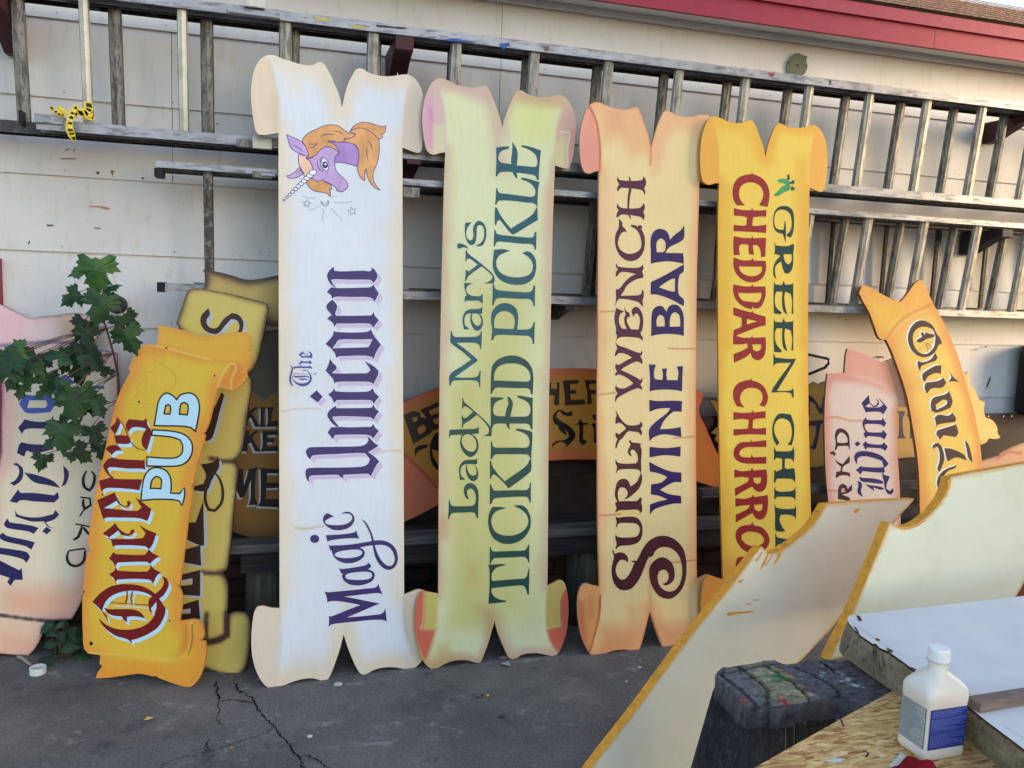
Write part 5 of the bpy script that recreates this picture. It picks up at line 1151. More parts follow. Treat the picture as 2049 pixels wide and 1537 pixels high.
# lower extension ladder
yC, yC2, yD, yD2 = 3.555, 3.495, 3.642, 3.582
zC = [aty((1620, q), yC)[2] for q in (624, 613)] + [aty((1620, q), yC2)[2] for q in (427, 418)]
LL = Ladder('extension_ladder', 'lower aluminium extension ladder hung flat on wall beneath the upper one', (1.5, yC, 1.5), 'ladders hung on the wall')
xl0 = aty((312, 345), yC2)[0]
mb = MB(); rail(mb, aty((320, 582), yC)[0], 7.8, yC, zC[0], zC[1] + .006); LL.put(mb, 'rail', ALU)
mb = MB(); rail(mb, xl0, 7.8, yC2, zC[2], zC[3] + .004); LL.put(mb, 'rail', ALU)
mb = MB(); rail(mb, xl0 + .12, 8.0, yD, zC[0] + .004, zC[1] + .012, .06); LL.put(mb, 'rail', ALD)
mb = MB(); rail(mb, xl0, 8.0, yD2, zC[2] - .003, zC[3]); LL.put(mb, 'rail', ALD)
LL.put(rung(aty((419, 450), yC + .03)[0], yC + .03, zC[1] - .005, zC[2] + .01, .038, .03, yC2 + .03), 'rung', ladder_mat('spattered rung', (140, 136, 130), .9, .5, .3))
xc = [aty(p, (yC + yC2) / 2 + .03)[0] for p in ((1722, 530), (1835, 530), (1940, 530))]
dxc = (xc[2] - xc[0]) / 2
for k in range(-4, 11):
    x = xc[0] + dxc * k
    if x < .1: continue
    LL.put(rung(x, yC + .03, zC[1] - .005, zC[2] + .01, y2=yC2 + .03), 'rung', ALR)
    LL.put(rung(x - .068, yD + .03, zC[1] - .005, zC[2] + .01, .046, y2=yD2 + .03), 'rung', ALD)
capbox((308, 335), (326, 354), yC2 - .003, .078, DRK, 'end_cap', LL)
_b = aty((314, 580), yC); mb = MB(); mb.box((_b[0], yC - .003, zC[0] - .003), (_b[0] + .03, yC + .075, zC[1] + .009)); LL.put(mb, 'end_cap', DRK, bev=.003)
capbox((505, 342), (545, 358), yC2 - .012, .02, ALD, 'rung_lock', LL); capbox((522, 345), (552, 354), yC2 - .018, .02, ALU, 'guide_plate', LL)
capbox((800, 373), (840, 397), yC2 - .012, .02, ALD, 'guide_plate', LL)
# third ladder right behind the lower one
yE = 3.71
L3 = Ladder('straight_ladder', 'dull straight ladder tucked behind the lower extension ladder', (1.5, yE, 1.5), 'ladders hung on the wall')
for za, zb in ((zC[0] + .012, zC[1] + .02), (zC[2] - .008, zC[3] - .004)):
    mb = MB(); rail(mb, .6, 7.2, yE, za, zb, .05); L3.put(mb, 'rail', OLD)
x3 = [aty(p, yE + .03)[0] for p in ((1664, 520), (1773, 520), (1874, 520), (1972, 520))]; d3 = (x3[3] - x3[0]) / 3
for k in range(-4, 10):
    x = x3[0] + d3 * k
    if x > .65: L3.put(rung(x, yE + .03, zC[1] - .005, zC[2] + .01, .04, .02), 'rung', OLD)
# paint smears on the front of the upper rail
def smear(L, y, c, t, nm):
    zs = Plane(0, y - .0012, 0, 0); P_ = smooth([zs.loc(q) for q in t], 40, 3); rj = random.Random(len(L.r.children)); P_ = [(a + rj.uniform(-.003, .003), b + rj.uniform(-.0015, .0015)) for a, b in P_]
    o = sheet(nm + '_smear', [[P_]], mat_plain(nm + ' smear', c, .6, .35, .25, 60, bmp=.2), L.r, 0); o.data.transform(Matrix.Translation(tuple(-L.l)) @ zs.matrix())
t2 = (560, 0, 2.732)
for nm, c, t in (('yellow', (196, 172, 84), '190,92 230,94 270,100 272,114 230,112 195,108'), ('yellow', (190, 168, 90), '380,136 440,142 480,150 478,158 430,154 385,146'), ('black', (44, 46, 54), '525,134 600,142 690,152 690,158 610,154 530,146'), ('blue', (44, 84, 150), '895,213 960,210 1010,220 1068,228 1060,236 980,228 900,222'), ('blue', (46, 86, 150), '1200,238 1250,232 1262,252 1225,268 1205,254'), ('brown', (110, 84, 70), '1440,254 1475,256 1470,284 1445,280'), ('blue', (50, 84, 140), '800,200 850,200 850,208 805,206')):
    smear(LU, yA2, c, px(*t2, t), nm)
smear(LU, yA2, (170, 48, 58), px(1300, 0, 2.7356, '654,400 688,402 680,420 660,422'), 'red')
smear(LU, yA2, (60, 64, 70), px(1300, 0, 2.7356, '985,440 992,442 990,466 984,464'), 'black')
# dark red wall brackets under the rails
MRN = mat_plain('maroon bracket paint', (62, 20, 24), .6, .4, .25, 30, bmp=.1); DGR = mat_plain('dark bracket paint', (56, 48, 52), .6, .3, .25, 30)
def bracket(pxx, pyy, ztop, label, mat, wd=.055, out=3.47, dn=.12):
    x = aty((pxx, pyy), 3.6)[0]; r = empty('ladder_bracket', label, 'bracket', (x, YW - .02, ztop - .1), 'wall brackets holding the ladders')
    mb = MB(); mb.prism([(out - YW + .02, .1), (0, .1), (0, .1 - dn * 1.4), (-.05, .1 - dn * 1.4), (out - YW + .10, .1 - dn * .6), (out - YW + .02, .1 - dn * .45)], -wd / 2, wd / 2); mb.build('arm', mat, r, bev=.003)
bracket(800, 110, zA[2] - .004, 'maroon ladder bracket behind the right lobe of the white sign', MRN, .075)
bracket(2032, 245, zA[2] - .004, 'dark red bracket at the right end of the upper ladder', MRN, .06, 3.49, .08)
bracket(1985, 472, zC[2] - .01, 'grey bracket under the top rail of the lower ladder, at right', DGR, .07, 3.50, .09)
bracket(2, 20, zA[2] - .004, 'maroon bracket at the left picture edge under the upper ladder', MRN, .06)
bracket(820, 330, zA[0] - .004, 'maroon bracket under the upper ladder, between the white and yellow-green signs', MRN, .06, 3.49, .05)
0 and bracket(350, 600, zC[0] - .008, 'small dark bracket under the bottom rail of the lower ladder, at left', DGR, .04, 3.60, .04)
bracket(1130, 604, zC[0] - .008, 'dark bracket under the lower ladder, right of the yellow-green sign', DGR, .04, 3.53, .05)
# caution tape knotted over the rail
tape = empty('caution_tape', 'yellow and black caution tape tied round the ladder rail at left', 'tape', aty((155, 230), yA - .03))
TPY = mat_plain('yellow tape', (226, 200, 40), .35, .5, .12, 30, bmp=.3); TPB = mat_plain('black tape print', (26, 24, 20), .4, .4, .1)
t0 = np.array(tape.location)
def tape_strip(name, pts, w, ydep, stripes=()):
    C = [aty(p, yA - .022 - d) - t0 for p, d in zip(pts, ydep)]; n = len(C); V = []; Fc = []
    for i in range(n):
        t = nz(C[min(i + 1, n - 1)] - C[max(i - 1, 0)]); s_ = nz(np.cross(t, (0, 1, 0))); ww = w[i] if isinstance(w, list) else w
        for k in range(5):
            f = (k - 2) / 2; V.append(C[i] + s_ * f * ww / 2 + np.array((0, (.004 if k % 2 else -.003) + .006 * f * f, 0)))
    for i in range(n - 1):
        for k in range(4): Fc.append([i*5 + k, i*5 + k + 1, (i+1)*5 + k + 1, (i+1)*5 + k])
    o = mesh(name, V, Fc, TPY, tape, True)
    mb = MB()
    for i, (a, b_) in stripes:
        q = [np.array(V[i*5 + k]) for k in range(5)]; r_ = [np.array(V[(i+1)*5 + k]) for k in range(5)]
        for k in range(1, 4):
            p0, p1, p2, p3 = q[k] * (1-a) + r_[k] * a, q[k] * (1-b_) + r_[k] * b_, q[k+1] * (1-b_) + r_[k+1] * b_, q[k+1] * (1-a) + r_[k+1] * a
            if k == 3: p2, p3 = p1 * .5 + p2 * .5, p0 * .5 + p3 * .5
            mb.add([p + np.array((0, -.0012, 0)) for p in (p0, p1, p2, p3)], [[0, 1, 2, 3]])
    if mb.V: mb.build('black_print', TPB, o)
ts = (0, 0, 3.659)
tape_strip('tape_band', px(*ts, '640,740 650,790 620,830 560,815 530,850'), [.028, .034, .034, .028, .026], [0, .004, .01, .012, .01], [(0, (.3, .9)), (1, (.1, .4)), (1, (.6, .95)), (2, (.2, .8)), (3, (.1, .5))])
tape_strip('tape_band', px(*ts, '600,840 660,850 690,865'), [.03, .026, .02], [.002, .0, -.006], [(0, (.2, .4)), (1, (.5, .8))])
tape_strip('tape_tail', px(*ts, '560,770 530,820 510,880 505,940 525,990 545,1030'), [.014, .02, .022, .026, .026, .012], [.014, .022, .026, .026, .024, .02], [(0, (.2, .5)), (1, (.0, .25)), (1, (.5, .8)), (2, (.2, .5)), (3, (.05, .45)), (3, (.65, .95)), (4, (.3, .9))])
tape_strip('tape_tail', px(*ts, '365,780 400,815 440,845 480,840'), [.010, .013, .013, .012], [.01, .014, .014, .012], [(0, (.1, .6)), (1, (.0, .35)), (1, (.6, 1)), (2, (.3, .6))])
tape_strip('tape_tail', px(*ts, '420,785 455,810 490,830'), [.018, .022, .016], [.006, .01, .01])
# hose spigot cap on the wall
hb = empty('hose_spigot', 'black round spigot cap on the wall among the maple leaves', 'spigot', aty((237, 610), 3.72))
mb = MB(); mb.tube([(0, 0, 0), (0, -.006, 0), (0, -.03, 0), (0, -.034, 0)], [.030, .037, .037, .030], 22); mb.build('cap', mat_plain('dark plastic', (30, 26, 40), .45, .5, .15, 60), hb, sm=False)
mb = MB(); mb.tube([(0, 0, 0), (-.02, .02, .002), (-.045, .06, .004)], [.012, .012, .014], 10); mb.build('pipe', mat_plain('brass', (170, 130, 60), .4, .5, .15, 40, metal=.7), hb, sm=True)
# ================================================================ rustic benches behind the signs
WD = mat_plain('dark weathered wood', (46, 44, 44), .85, .2, .45, 18, (.25, 4, 4), .3); WD2 = mat_plain('mossy log', (76, 76, 66), .9, .2, .5, 16, (3, 3, .3), .4)
GW = mat_plain('grey weathered wood', (84, 82, 82), .85, .2, .6, 20, (.2, 5, 5), .3)
bn = empty('rustic_bench', 'dark rustic plank bench on log legs behind the tall signs', 'bench', (1.2, 3.55, 0))
def bput(mb, name, mat, **kw):
    mb.V = [(x - 1.2, y - 3.55, z) for x, y, z in mb.V]; return mb.build(name, mat, bn, **kw)
mb = MB(); mb.box((-.16, 3.43, .455), (3.6, 3.53, .495)); bput(mb, 'seat_plank', GW, bev=.006)
mb = MB(); mb.box((-.16, 3.57, .452), (3.6, 3.69, .492)); bput(mb, 'seat_plank', WD, bev=.006)
mb = MB(); mb.box((-.12, 3.46, .36), (3.5, 3.50, .452)); bput(mb, 'apron', WD, bev=.004)
for x in (-.03, 1.42, 2.85):
    mb = MB(); mb.tube([(x, 3.56, -.002), (x + .004, 3.56, .2), (x, 3.555, .452)], [.085, .078, .074], 16); bput(mb, 'log_leg', WD2, sm=True)
mb = MB(); mb.box((1.0, 3.44, .02), (1.1, 3.56, .452)); bput(mb, 'post', WD, bev=.004)
# dark panel leaning on the wall behind
pn = empty('dark_panel', 'long dark brown wooden panel with screw heads leaning on the wall behind the signs', 'panel', (2.9, 3.70, .4))
zt = aty((1960, 829), 3.70)[2]
mb = MB(); mb.box((-2.75, 0, 0), (2.2, .02, zt - .4)); mb.build('board', mat_plain('dark stained board', (46, 36, 33), .7, .35, .5, 10, (1, 1, 5), .2), pn)
SCR = mat_plain('screw', (190, 186, 180), .35, .5, .1, metal=.8)
for q in ((1978, 832), (2008, 833), (2024, 832), (1637, 838), (1705, 838)):
    mb = MB(); a = aty(q, 3.699) - np.array((2.9, 3.70, .4)); mb.tube([(a[0], .001, min(a[2], zt - .412)), (a[0], -.002, min(a[2], zt - .412))], .004, 8); mb.build('screw_head', SCR, pn)
# second dark bench bits at the right, low
bd = empty('trestle', 'dark low trestle with a grey top rail behind the pink sign', 'trestle', (2.75, 3.47, 0))
mb = MB(); mb.box((-.75, 0, .60), (.75, .06, .64)); mb.build('rail', GW, bd, bev=.004)
for x in (-.55, .15, .30):
    mb = MB(); mb.box((x, .012, 0), (x + .05, .052, .6)); mb.build('leg', WD, bd, bev=.004)
# orange scroll end low at the right edge, partly hidden by the cream boards
W14 = Board('scroll_sign', 'peach curled sign end at the right edge, in front of the dark panel', 'sign', Plane(3.3, 3.45, -6, 8))
W14.board(Q((1580, 540, 3.2026, '1200,1235 1260,1215 1340,1190 1350,1175 1420,1140 1502,1108 1600,1090 1700,1120 1700,1500 1300,1500')), .014,
          Paint((196, 146, 112)).edge((150, 92, 60), .014, .9).line(px(1580, 540, 3.2026, '1330,1215 1400,1170 1480,1175'), (170, 96, 56), .012, .9), BK_A, SIDE, .012)
# black handle thing on the wall between amber and pink signs
hd_ = empty('wire_bracket', 'thin black triangular bracket on the wall beside the amber sign', 'bracket', aty((1640, 740), 3.74))
t0 = np.array(hd_.location); mb = MB(); ck = (1580, 540, 3.2026)
P = [aty(q, 3.74) - t0 for q in px(*ck, '60,640 125,668 205,635 225,628 250,598 248,572 235,568 130,545 60,530')]
mb.tube(P, .008, 6); mb.build('frame', mat_plain('black iron', (30, 30, 32), .6, .4, .2), hd_)
# black drum put in for the dark shade at the right picture edge
bx = empty('shade_form', 'black rounded cover standing for dark shade at the right edge of the picture', 'form', aty((2085, 830), 3.66))
mb = MB(); mb.tube([(0, 0, 0), (0, 0, .02), (0, 0, .36), (0, 0, .39), (0, 0, .40)], [.13, .14, .14, .13, .08], 24); mb.build('body', mat_plain('shade black', (24, 22, 22), .6, .3, .1), bx, sm=True)

# tall slab added out of view so low sun reaches only the right side
sh = empty('sun_blocker', 'tall grey slab added out of view, right of the yard, to block low sun', 'wall', (6.2, -1.5, 0))
mb = MB(); mb.box((-.1, -4.0, 0), (.1, 2.55, 7.5)); mb.build('blocker_body', mat_plain('grey blocks', (150, 140, 126), .85, .2, .2, 20), sh)
mb = MB(); mb.box((-.14, -4.0, 7.501), (.14, 2.59, 7.58)); mb.build('blocker_top', mat_plain('coping stone', (120, 118, 114), .9, .2), sh)
# ================================================================ cut boards, work stand, slab, bottle
def foam_mat():
    m, nt, b = mat_new('cream primed board', .55, .35)
    a = nd(nt, 'ShaderNodeVertexColor', layer_name='Col')
    n = noise_nodes(nt, 3.5, (1, 1, 1), 8, .7); r = ramp(nt, n.outputs['Fac'], [(.3, (.88, .865, .82)), (.48, (.97, .965, .95)), (.65, (1, 1, 1))])
    o = mix(nt, a.outputs['Color'], r.outputs[0], 1.0, 'MULTIPLY')
    n2 = noise_nodes(nt, 60, (1, 1, 1), 4, .7); r2 = ramp(nt, n2.outputs['Fac'], [(.28, (.72, .68, .6)), (.33, (1, 1, 1))])
    o = mix(nt, o, r2.outputs[0], 1.0, 'MULTIPLY')
    nt.links.new(o, b.inputs['Base Color']); bump(nt, b, n2.outputs['Fac'], .08, .001); return m
FOAM = foam_mat(); ORE = mat_plain('orange brushed edge', (222, 150, 48), .6, .35, .22, 45, (1, 1, 1), .15); ORF = mat_letter('orange drip paint', (228, 158, 66), .5, .35, .2)
f_ = (1150, 880, 2.2792)
def drips(B, polys, name='paint_drip'): B.shapes([px(*f_, t) for t in polys], ORF, name, .0006)
F1 = Board('sign_blank', 'cream scroll blank with orange edges, lower left of the two, leaning behind the work stand', 'sign blank', Plane(1.2, 2.26, 9, 9))
of1 = Q((*f_, '30,1560 300,1205 520,905 700,683 830,512 852,486 870,505 885,520 915,516 955,497 1015,452 1075,402 1118,345 1148,293 1300,280 1450,272 1550,268 1538,285 1490,338 1440,400 1400,455 1340,560 1290,680 1250,755 1180,850 1100,935 1025,1012 960,1050 800,1180 700,1300 640,1420 600,1560 560,1640 0,1640'))
pf1 = Paint((246, 234, 206)).edge((236, 176, 84), .009, .9, .5)
pf1.k = 1.04
F1.board(of1, .040, pf1, FOAM, ORE, .012)
drips(F1, ['850,510 858,512 845,535 832,556 822,552 838,530', '876,522 884,522 870,560 850,595 845,592 858,560', '900,522 906,522 890,550 870,575 866,572 884,548', '925,520 945,510 930,545 912,570 905,566 920,540', '690,790 720,785 780,783 825,778 800,788 740,795 700,803', '812,728 845,728 835,733 815,733', '775,748 808,745 800,752 780,752', '750,640 772,636 762,648 745,656', '1275,322 1295,310 1300,318 1285,335 1275,335', '1268,312 1276,310 1274,318'])
F2 = Board('sign_blank', 'cream scroll blank with orange edges, at right, standing behind the slab', 'sign blank', Plane(1.9, 2.0, 8, 8))
of2 = Q((*f_, '1436,378 1450,384 1480,395 1510,398 1550,388 1600,358 1650,310 1690,250 1708,200 1712,172 1740,165 1800,152 1900,135 2049,108 2250,75 2180,300 2049,650 2004,735 1990,790 1980,840 1160,1005 1180,960 1260,800 1330,640'))
pf2 = Paint((252, 245, 214)).edge((236, 176, 84), .010, .9, .5); pf2.k = 1.1
F2.board(of2, .036, pf2, FOAM, ORE, .012)
drips(F2, ['1460,385 1500,400 1550,392 1600,365 1600,372 1545,402 1500,410 1465,398', '1700,185 1716,180 1712,215 1690,265 1684,260 1702,215'])
tabp = empty('wood_offcut', 'small orange-painted offcut wedged between the two cream boards', 'offcut', matrix=Plane(1.9, 1.99, -4, 24).matrix())
# OSB sheet, slab
ZO = .60
def osb_mat():
    m, nt, b = mat_new('strand board', .75, .25)
    tc = nd(nt, 'ShaderNodeTexCoord'); cur = None; h = None
    for i, (rot, scl, sd) in enumerate(((20, 1, 0), (75, 1.1, 7), (-35, .9, 13), (130, 1.05, 21))):
        mp = nd(nt, 'ShaderNodeMapping'); mp.inputs['Rotation'].default_value = (0, 0, math.radians(rot)); mp.inputs['Scale'].default_value = (40 * scl, 170 * scl, 1); mp.inputs['Location'].default_value = (sd, sd * 1.7, 0)
        nt.links.new(tc.outputs['Object'], mp.inputs[0])
        nz_ = nd(nt, 'ShaderNodeTexNoise', i_Scale=.6, i_Detail=2.0); nt.links.new(mp.outputs[0], nz_.inputs['Vector'])
        wv = mix(nt, mp.outputs[0], nz_.outputs['Color'], .25)
        v = nd(nt, 'ShaderNodeTexVoronoi', i_Scale=1.0); v.inputs['Randomness'].default_value = 1; nt.links.new(wv, v.inputs['Vector'])
        sp = nd(nt, 'ShaderNodeSeparateColor'); nt.links.new(v.outputs['Color'], sp.inputs[0])
        c = ramp(nt, sp.outputs[0], [(0, rgba((150, 104, 56))), (.3, rgba((196, 148, 88))), (.7, rgba((216, 172, 110))), (1, rgba((232, 198, 140)))])
        if cur is None: cur = c.outputs[0]; h = sp.outputs[1]
        else:
            g = ramp(nt, sp.outputs[1], [(.56, (0, 0, 0)), (.58, (1, 1, 1))]); cur = mix(nt, cur, c.outputs[0], g.outputs[0])
            mh = nd(nt, 'ShaderNodeMath', operation='ADD'); nt.links.new(h, mh.inputs[0]); nt.links.new(sp.outputs[1], mh.inputs[1]); h = mh.outputs[0]
    n = noise_nodes(nt, 45, (1, 1, 1), 4, .7); r = ramp(nt, n.outputs['Fac'], [(.25, (.62, .54, .45)), (.5, (1, 1, 1))])
    cur = mix(nt, cur, r.outputs[0], .8, 'MULTIPLY'); nt.links.new(cur, b.inputs['Base Color']); bump(nt, b, h, .35, .0015); return m
def slabmesh(name, label, cat, P, z0, z1, mats, seed=0, bev=0, group=None, chip=0):
    """a flat slab with the outline P (world x,y)"""
    if area(P) < 0: P = P[::-1]
    c = np.mean(np.array(P), 0); r = empty(name, label, cat, (c[0], c[1], z0), group)
    n = len(P); mb = MB(); V = [(a - c[0], b - c[1], 0) for a, b in P] + [(a - c[0], b - c[1], z1 - z0) for a, b in P]
    return r, c, V, n
OSBM = osb_mat()
P = [flat(q, ZO) for q in ((1468, 1560), (1560, 1508), (1680, 1440), (1805, 1372), (1960, 1330), (2300, 1480), (2300, 1760), (1500, 1760))]
r, c, V, n = slabmesh('strand_board', 'golden strand board sheet lying on the work stand under the bottle', 'board', P, ZO - .012, ZO, None)
mb = MB(); mb.add(V, [[i, (i + 1) % n, n + (i + 1) % n, n + i] for i in range(n)] + [list(range(n))[::-1], list(range(n, 2 * n))]); mb.build('sheet', OSBM, r)
mb = MB()
for q, t in (((1676, 1430), [(0, 0), (8, 14), (12, 24)]), ((1735, 1503), [(-8, 0), (3, 4), (-2, 12)])):
    o_ = np.array(q); L = [flat(tuple(o_ + np.array(k)), ZO) for k in t]; R_ = ribbon(L, .004)
    k = len(mb.V); mb.add([(a - c[0], b - c[1], .0127) for a, b in R_], [[0, 1, 4, 5], [1, 2, 3, 4]])
mb.build('marker_stroke', mat_plain('marker ink', (60, 34, 60), .6, .3), r)
# slab: thick insulated panel, white skin, crumbly grey core
ZS = ZO + .098
SKIN = mat_plain('white panel skin', (212, 208, 202), .5, .35, .10, 5, (1, 1, 1)); 
def core_mat():
    m, nt, b = mat_new('crumbly panel core', .95, .15)
    n = noise_nodes(nt, 12, (1, 1, 1.6), 8, .75); r = ramp(nt, n.outputs['Fac'], [(.3, rgba((112, 100, 80))), (.55, rgba((150, 138, 114))), (.75, rgba((172, 160, 136)))])
    n2 = noise_nodes(nt, 90, (1, 1, 1), 3, .6); r2 = ramp(nt, n2.outputs['Fac'], [(.3, (.6, .55, .5)), (.5, (1, 1, 1))])
    nt.links.new(mix(nt, r.outputs[0], r2.outputs[0], .7, 'MULTIPLY'), b.inputs['Base Color']); bump(nt, b, n.outputs['Fac'], .8, .008); return m
CORE = core_mat(); BRNS = mat_plain('brown backing', (84, 60, 48), .85, .2, .3, 40)
top = [flat(q, ZS) for q in px(*f_, '1252,802 1244,815 1246,830 1270,862 1300,890 1340,918 1360,932 1372,930 1392,950 1430,965 1500,1015 1560,1060 1640,1112 1720,1165 1800,1220 1850,1262 1900,1300 1960,1345 2049,1412 2200,1530 2400,1690')]
low = [flat(q, ZO) for q in px(*f_, '1215,905 1208,935 1206,965 1222,985 1245,1000 1300,1042 1360,1085 1400,1112 1440,1140 1480,1168 1560,1224 1620,1262 1690,1308 1740,1342 1790,1380 1850,1425 1920,1480 1980,1530 2049,1590 2200,1720 2400,1900')]
m_ = min(len(top), len(low)); top, low = top[:m_], low[:m_]
c0 = np.array(top[0]); back = [flat(q, ZS) for q in ((2300, 1165), (2700, 1300))]
sl = empty('insulated_slab', 'thick white-topped slab with crumbly grey core lying on the strand board', 'slab', (c0[0], c0[1], ZO + .0005)); hz = ZS - ZO
T0 = [(a - c0[0], b - c0[1]) for a, b in top]; B0 = [(a - c0[0], b - c0[1]) for a, b in low]
bk = [(a - c0[0], b - c0[1]) for a, b in back]
outl = T0 + [bk[1], bk[0]]
v, f = cdt([outl], 1); V = [(a, b, hz) for a, b in v]; Fc = []
for t in f:
    a, b, c = (v[i] for i in t[:3]); sg = (b[0]-a[0])*(c[1]-a[1]) - (b[1]-a[1])*(c[0]-a[0]); Fc.append(t if sg > 0 else t[::-1])
mesh('top_skin', V, Fc, SKIN, sl)
rr = random.Random(3); V = []; Fc = []; NZ = 7
TT = []; 
for i in range(m_ - 1):
    for k in range(6):
        t = k / 6; TT.append(((T0[i][0]*(1-t)+T0[i+1][0]*t, T0[i][1]*(1-t)+T0[i+1][1]*t), (B0[i][0]*(1-t)+B0[i+1][0]*t, B0[i][1]*(1-t)+B0[i+1][1]*t)))
TT.append((T0[-1], B0[-1]))
for (tx, ty), (bx_, by_) in TT:
    for j in range(NZ):
        s_ = j / (NZ - 1); jit = rr.uniform(-.004, .004) if 0 < j < NZ - 1 else 0
        V.append((tx * s_ + bx_ * (1 - s_) + jit + (.004 if j == NZ - 1 else 0), ty * s_ + by_ * (1 - s_) + jit, (hz - .006) * s_))
for i in range(len(TT) - 1):
    for j in range(NZ - 1): Fc.append([i*NZ + j, i*NZ + j + 1, (i+1)*NZ + j + 1, (i+1)*NZ + j])
mesh('core', V, Fc, CORE, sl, True)
V = []; Fc = []
for i, ((tx, ty), _) in enumerate(TT): V += [(tx + .002, ty, hz - .0065 - rr.uniform(0, .003)), (tx + .001 + rr.uniform(-.002, .002), ty, hz - .0002)]
for i in range(len(TT) - 1): Fc.append([i*2, i*2+1, i*2+3, i*2+2])
mesh('brown_edge', V, Fc, BRNS, sl)
chips = []
for t in ('1283,802 1300,805 1312,828 1295,830', '1372,905 1392,912 1390,922 1374,916', '1420,948 1452,965 1448,975 1428,966', '1270,850 1283,858 1300,885 1290,884', '1530,1035 1562,1052 1545,1056'):
    chips.append([[(a - c0[0], b - c0[1]) for a, b in (flat(q, ZS) for q in px(*f_, t))]])
sheet('chipped_spot', chips, BRNS, sl, hz + .0008)
V_ = [[ribbon([tuple(np.array(flat(q, ZS)) - c0) for q in px(*f_, t)], .0011)] for t in ('1255,825 1400,930 1500,990', '1790,1150 1850,1205', '1960,1310 2049,1365')]
sheet('scored_line', V_, mat_plain('pencil grey', (150, 150, 152), .8, .1), sl, hz + .0006)
mb = MB(); q0 = aty((1981, 1467), atz((1975, 1500), ZO)[1]); 
# stick on the slab
ck = [flat(q, ZS) for q in px(*f_, '1783,1214 1848,1250 2250,1180 2190,1150')]
st = empty('wood_strip', 'short grey-brown wooden strip lying on the slab beside the bottle', 'wood strip', (ck[0][0], ck[0][1], ZS + .001))
mb = MB(); W = [(a - ck[0][0], b - ck[0][1]) for a, b in ck]; hh = .022
if area(W) < 0: W = W[::-1]
mb.add([(a, b, 0) for a, b in W] + [(a, b, hh) for a, b in W], [[0, 1, 5, 4], [1, 2, 6, 5], [2, 3, 7, 6], [3, 0, 4, 7], [3, 2, 1, 0], [4, 5, 6, 7]]); mb.build('strip', mat_plain('grey brown wood', (124, 104, 92), .8, .25, .3, 14, (1, 6, 6), .2), st, bev=.002)
# ---- work stand
def paintwood(name, base, amt=.6, top=False):
    m, nt, b = mat_new(name, .7, .3)
    n = noise_nodes(nt, 11, (.35, 2.6, 1) if top else (2.6, 2.6, .4), 8, .72); r = ramp(nt, n.outputs['Fac'], [(.28, rgba(tuple(x * .45 for x in base))), (.5, rgba(base)), (.75, rgba(tuple(x * 1.25 for x in base)))])
    n2 = noise_nodes(nt, 60, (.8, 2.2, 1) if top else (2.2, 2.2, .5), 7, .8); r2 = ramp(nt, n2.outputs['Fac'], [(.52, (0, 0, 0)), (.62, (amt,) * 3)])
    o = mix(nt, r.outputs[0], rgba((136, 134, 128)), r2.outputs[0]); nt.links.new(o, b.inputs['Base Color'])
    mh = nd(nt, 'ShaderNodeMath', operation='ADD'); nt.links.new(n.outputs['Fac'], mh.inputs[0]); nt.links.new(n2.outputs['Fac'], mh.inputs[1])
    bump(nt, b, mh.outputs[0], .9, .006); return m
PT = paintwood('paint-crusted top', (74, 71, 70), .45, True); PD = paintwood('paint-dripped dark wood', (46, 45, 48), .25)
ZT = ZO - .014
tp = [flat(q, ZT) for q in px(*f_, '640,1078 650,1052 668,1036 700,1030 740,1022 860,1004 905,998 940,1010 960,1016 1000,1012 1060,1004 1130,996 1215,1002 1330,960 1560,1080 1500,1120 1400,1200 1380,1230')]
tpf = [flat(q, ZT) for q in px(*f_, '1200,1165 1130,1172 1040,1190 1000,1195 940,1208 900,1212 885,1198 800,1208 790,1214 760,1190 730,1160 690,1120 660,1092')]
ws = empty('work_stand', 'black paint-crusted wooden work stand holding the strand board and slab', 'work stand', (tp[0][0], tp[0][1], 0)); w0 = np.array(tp[0])
O = [(a - w0[0], b - w0[1]) for a, b in tp + tpf]
if area(O) < 0: O = O[::-1]
Os = smooth(O, 50, 3); n = len(Os); rr = random.Random(11)
Gx = np.array(Os); lo, hi = Gx.min(0), Gx.max(0); gx, gy = np.meshgrid(np.arange(lo[0], hi[0], .006), np.arange(lo[1], hi[1], .006)); G = np.stack([gx.ravel(), gy.ravel()], 1)
G = G[inside(G, Os)]; G = G[dist(G, Os) > .004]; v, f = cdt([Os], 1, [tuple(q) for q in G])
dd = dist(np.array(v), Os); va = np.array(v)
k5 = (1370, 1290, 2.951)
WL = lambda t: [tuple(np.array(flat(q, ZT)) - w0) for q in px(*k5, t)]
gr = np.full(len(v), 1.0)
for t in ('215,175 300,240 430,352', '352,150 480,250 490,342', '640,225 752,322', '655,130 890,258 918,350', '200,168 340,146 590,102', '470,118 640,225', '780,85 960,200 1060,240', '300,110 352,150'):
    gr = np.minimum(gr, dist(va, smooth(WL(t), 60, 3, False), False))
lump = .0028 * np.sin(va[:, 0] * 71 + 2 * np.sin(va[:, 1] * 53)) * np.sin(va[:, 1] * 64 + va[:, 0] * 31) + rng.uniform(-.0016, .0016, len(v))
zz_ = ZT - .006 * np.exp(-dd / .004) - .016 * np.exp(-(gr / .0032) ** 2) + lump
V = [(p_[0], p_[1], z_) for p_, z_ in zip(v, zz_)]; Fc = []
for t in f:
    a, b, c = (v[i] for i in t[:3]); sg = (b[0]-a[0])*(c[1]-a[1]) - (b[1]-a[1])*(c[0]-a[0]); Fc.append(t if sg > 0 else t[::-1])
nt_ = len(V); k = nt_; V += [(a, b, ZT - .006) for a, b in Os] + [(a + rr.uniform(-.003, .003), b + rr.uniform(-.003, .003), ZT - .062 + rr.uniform(-.006, .006)) for a, b in Os]
for i in range(n): j = (i + 1) % n; Fc.append([k + j, k + i, k + n + i, k + n + j])
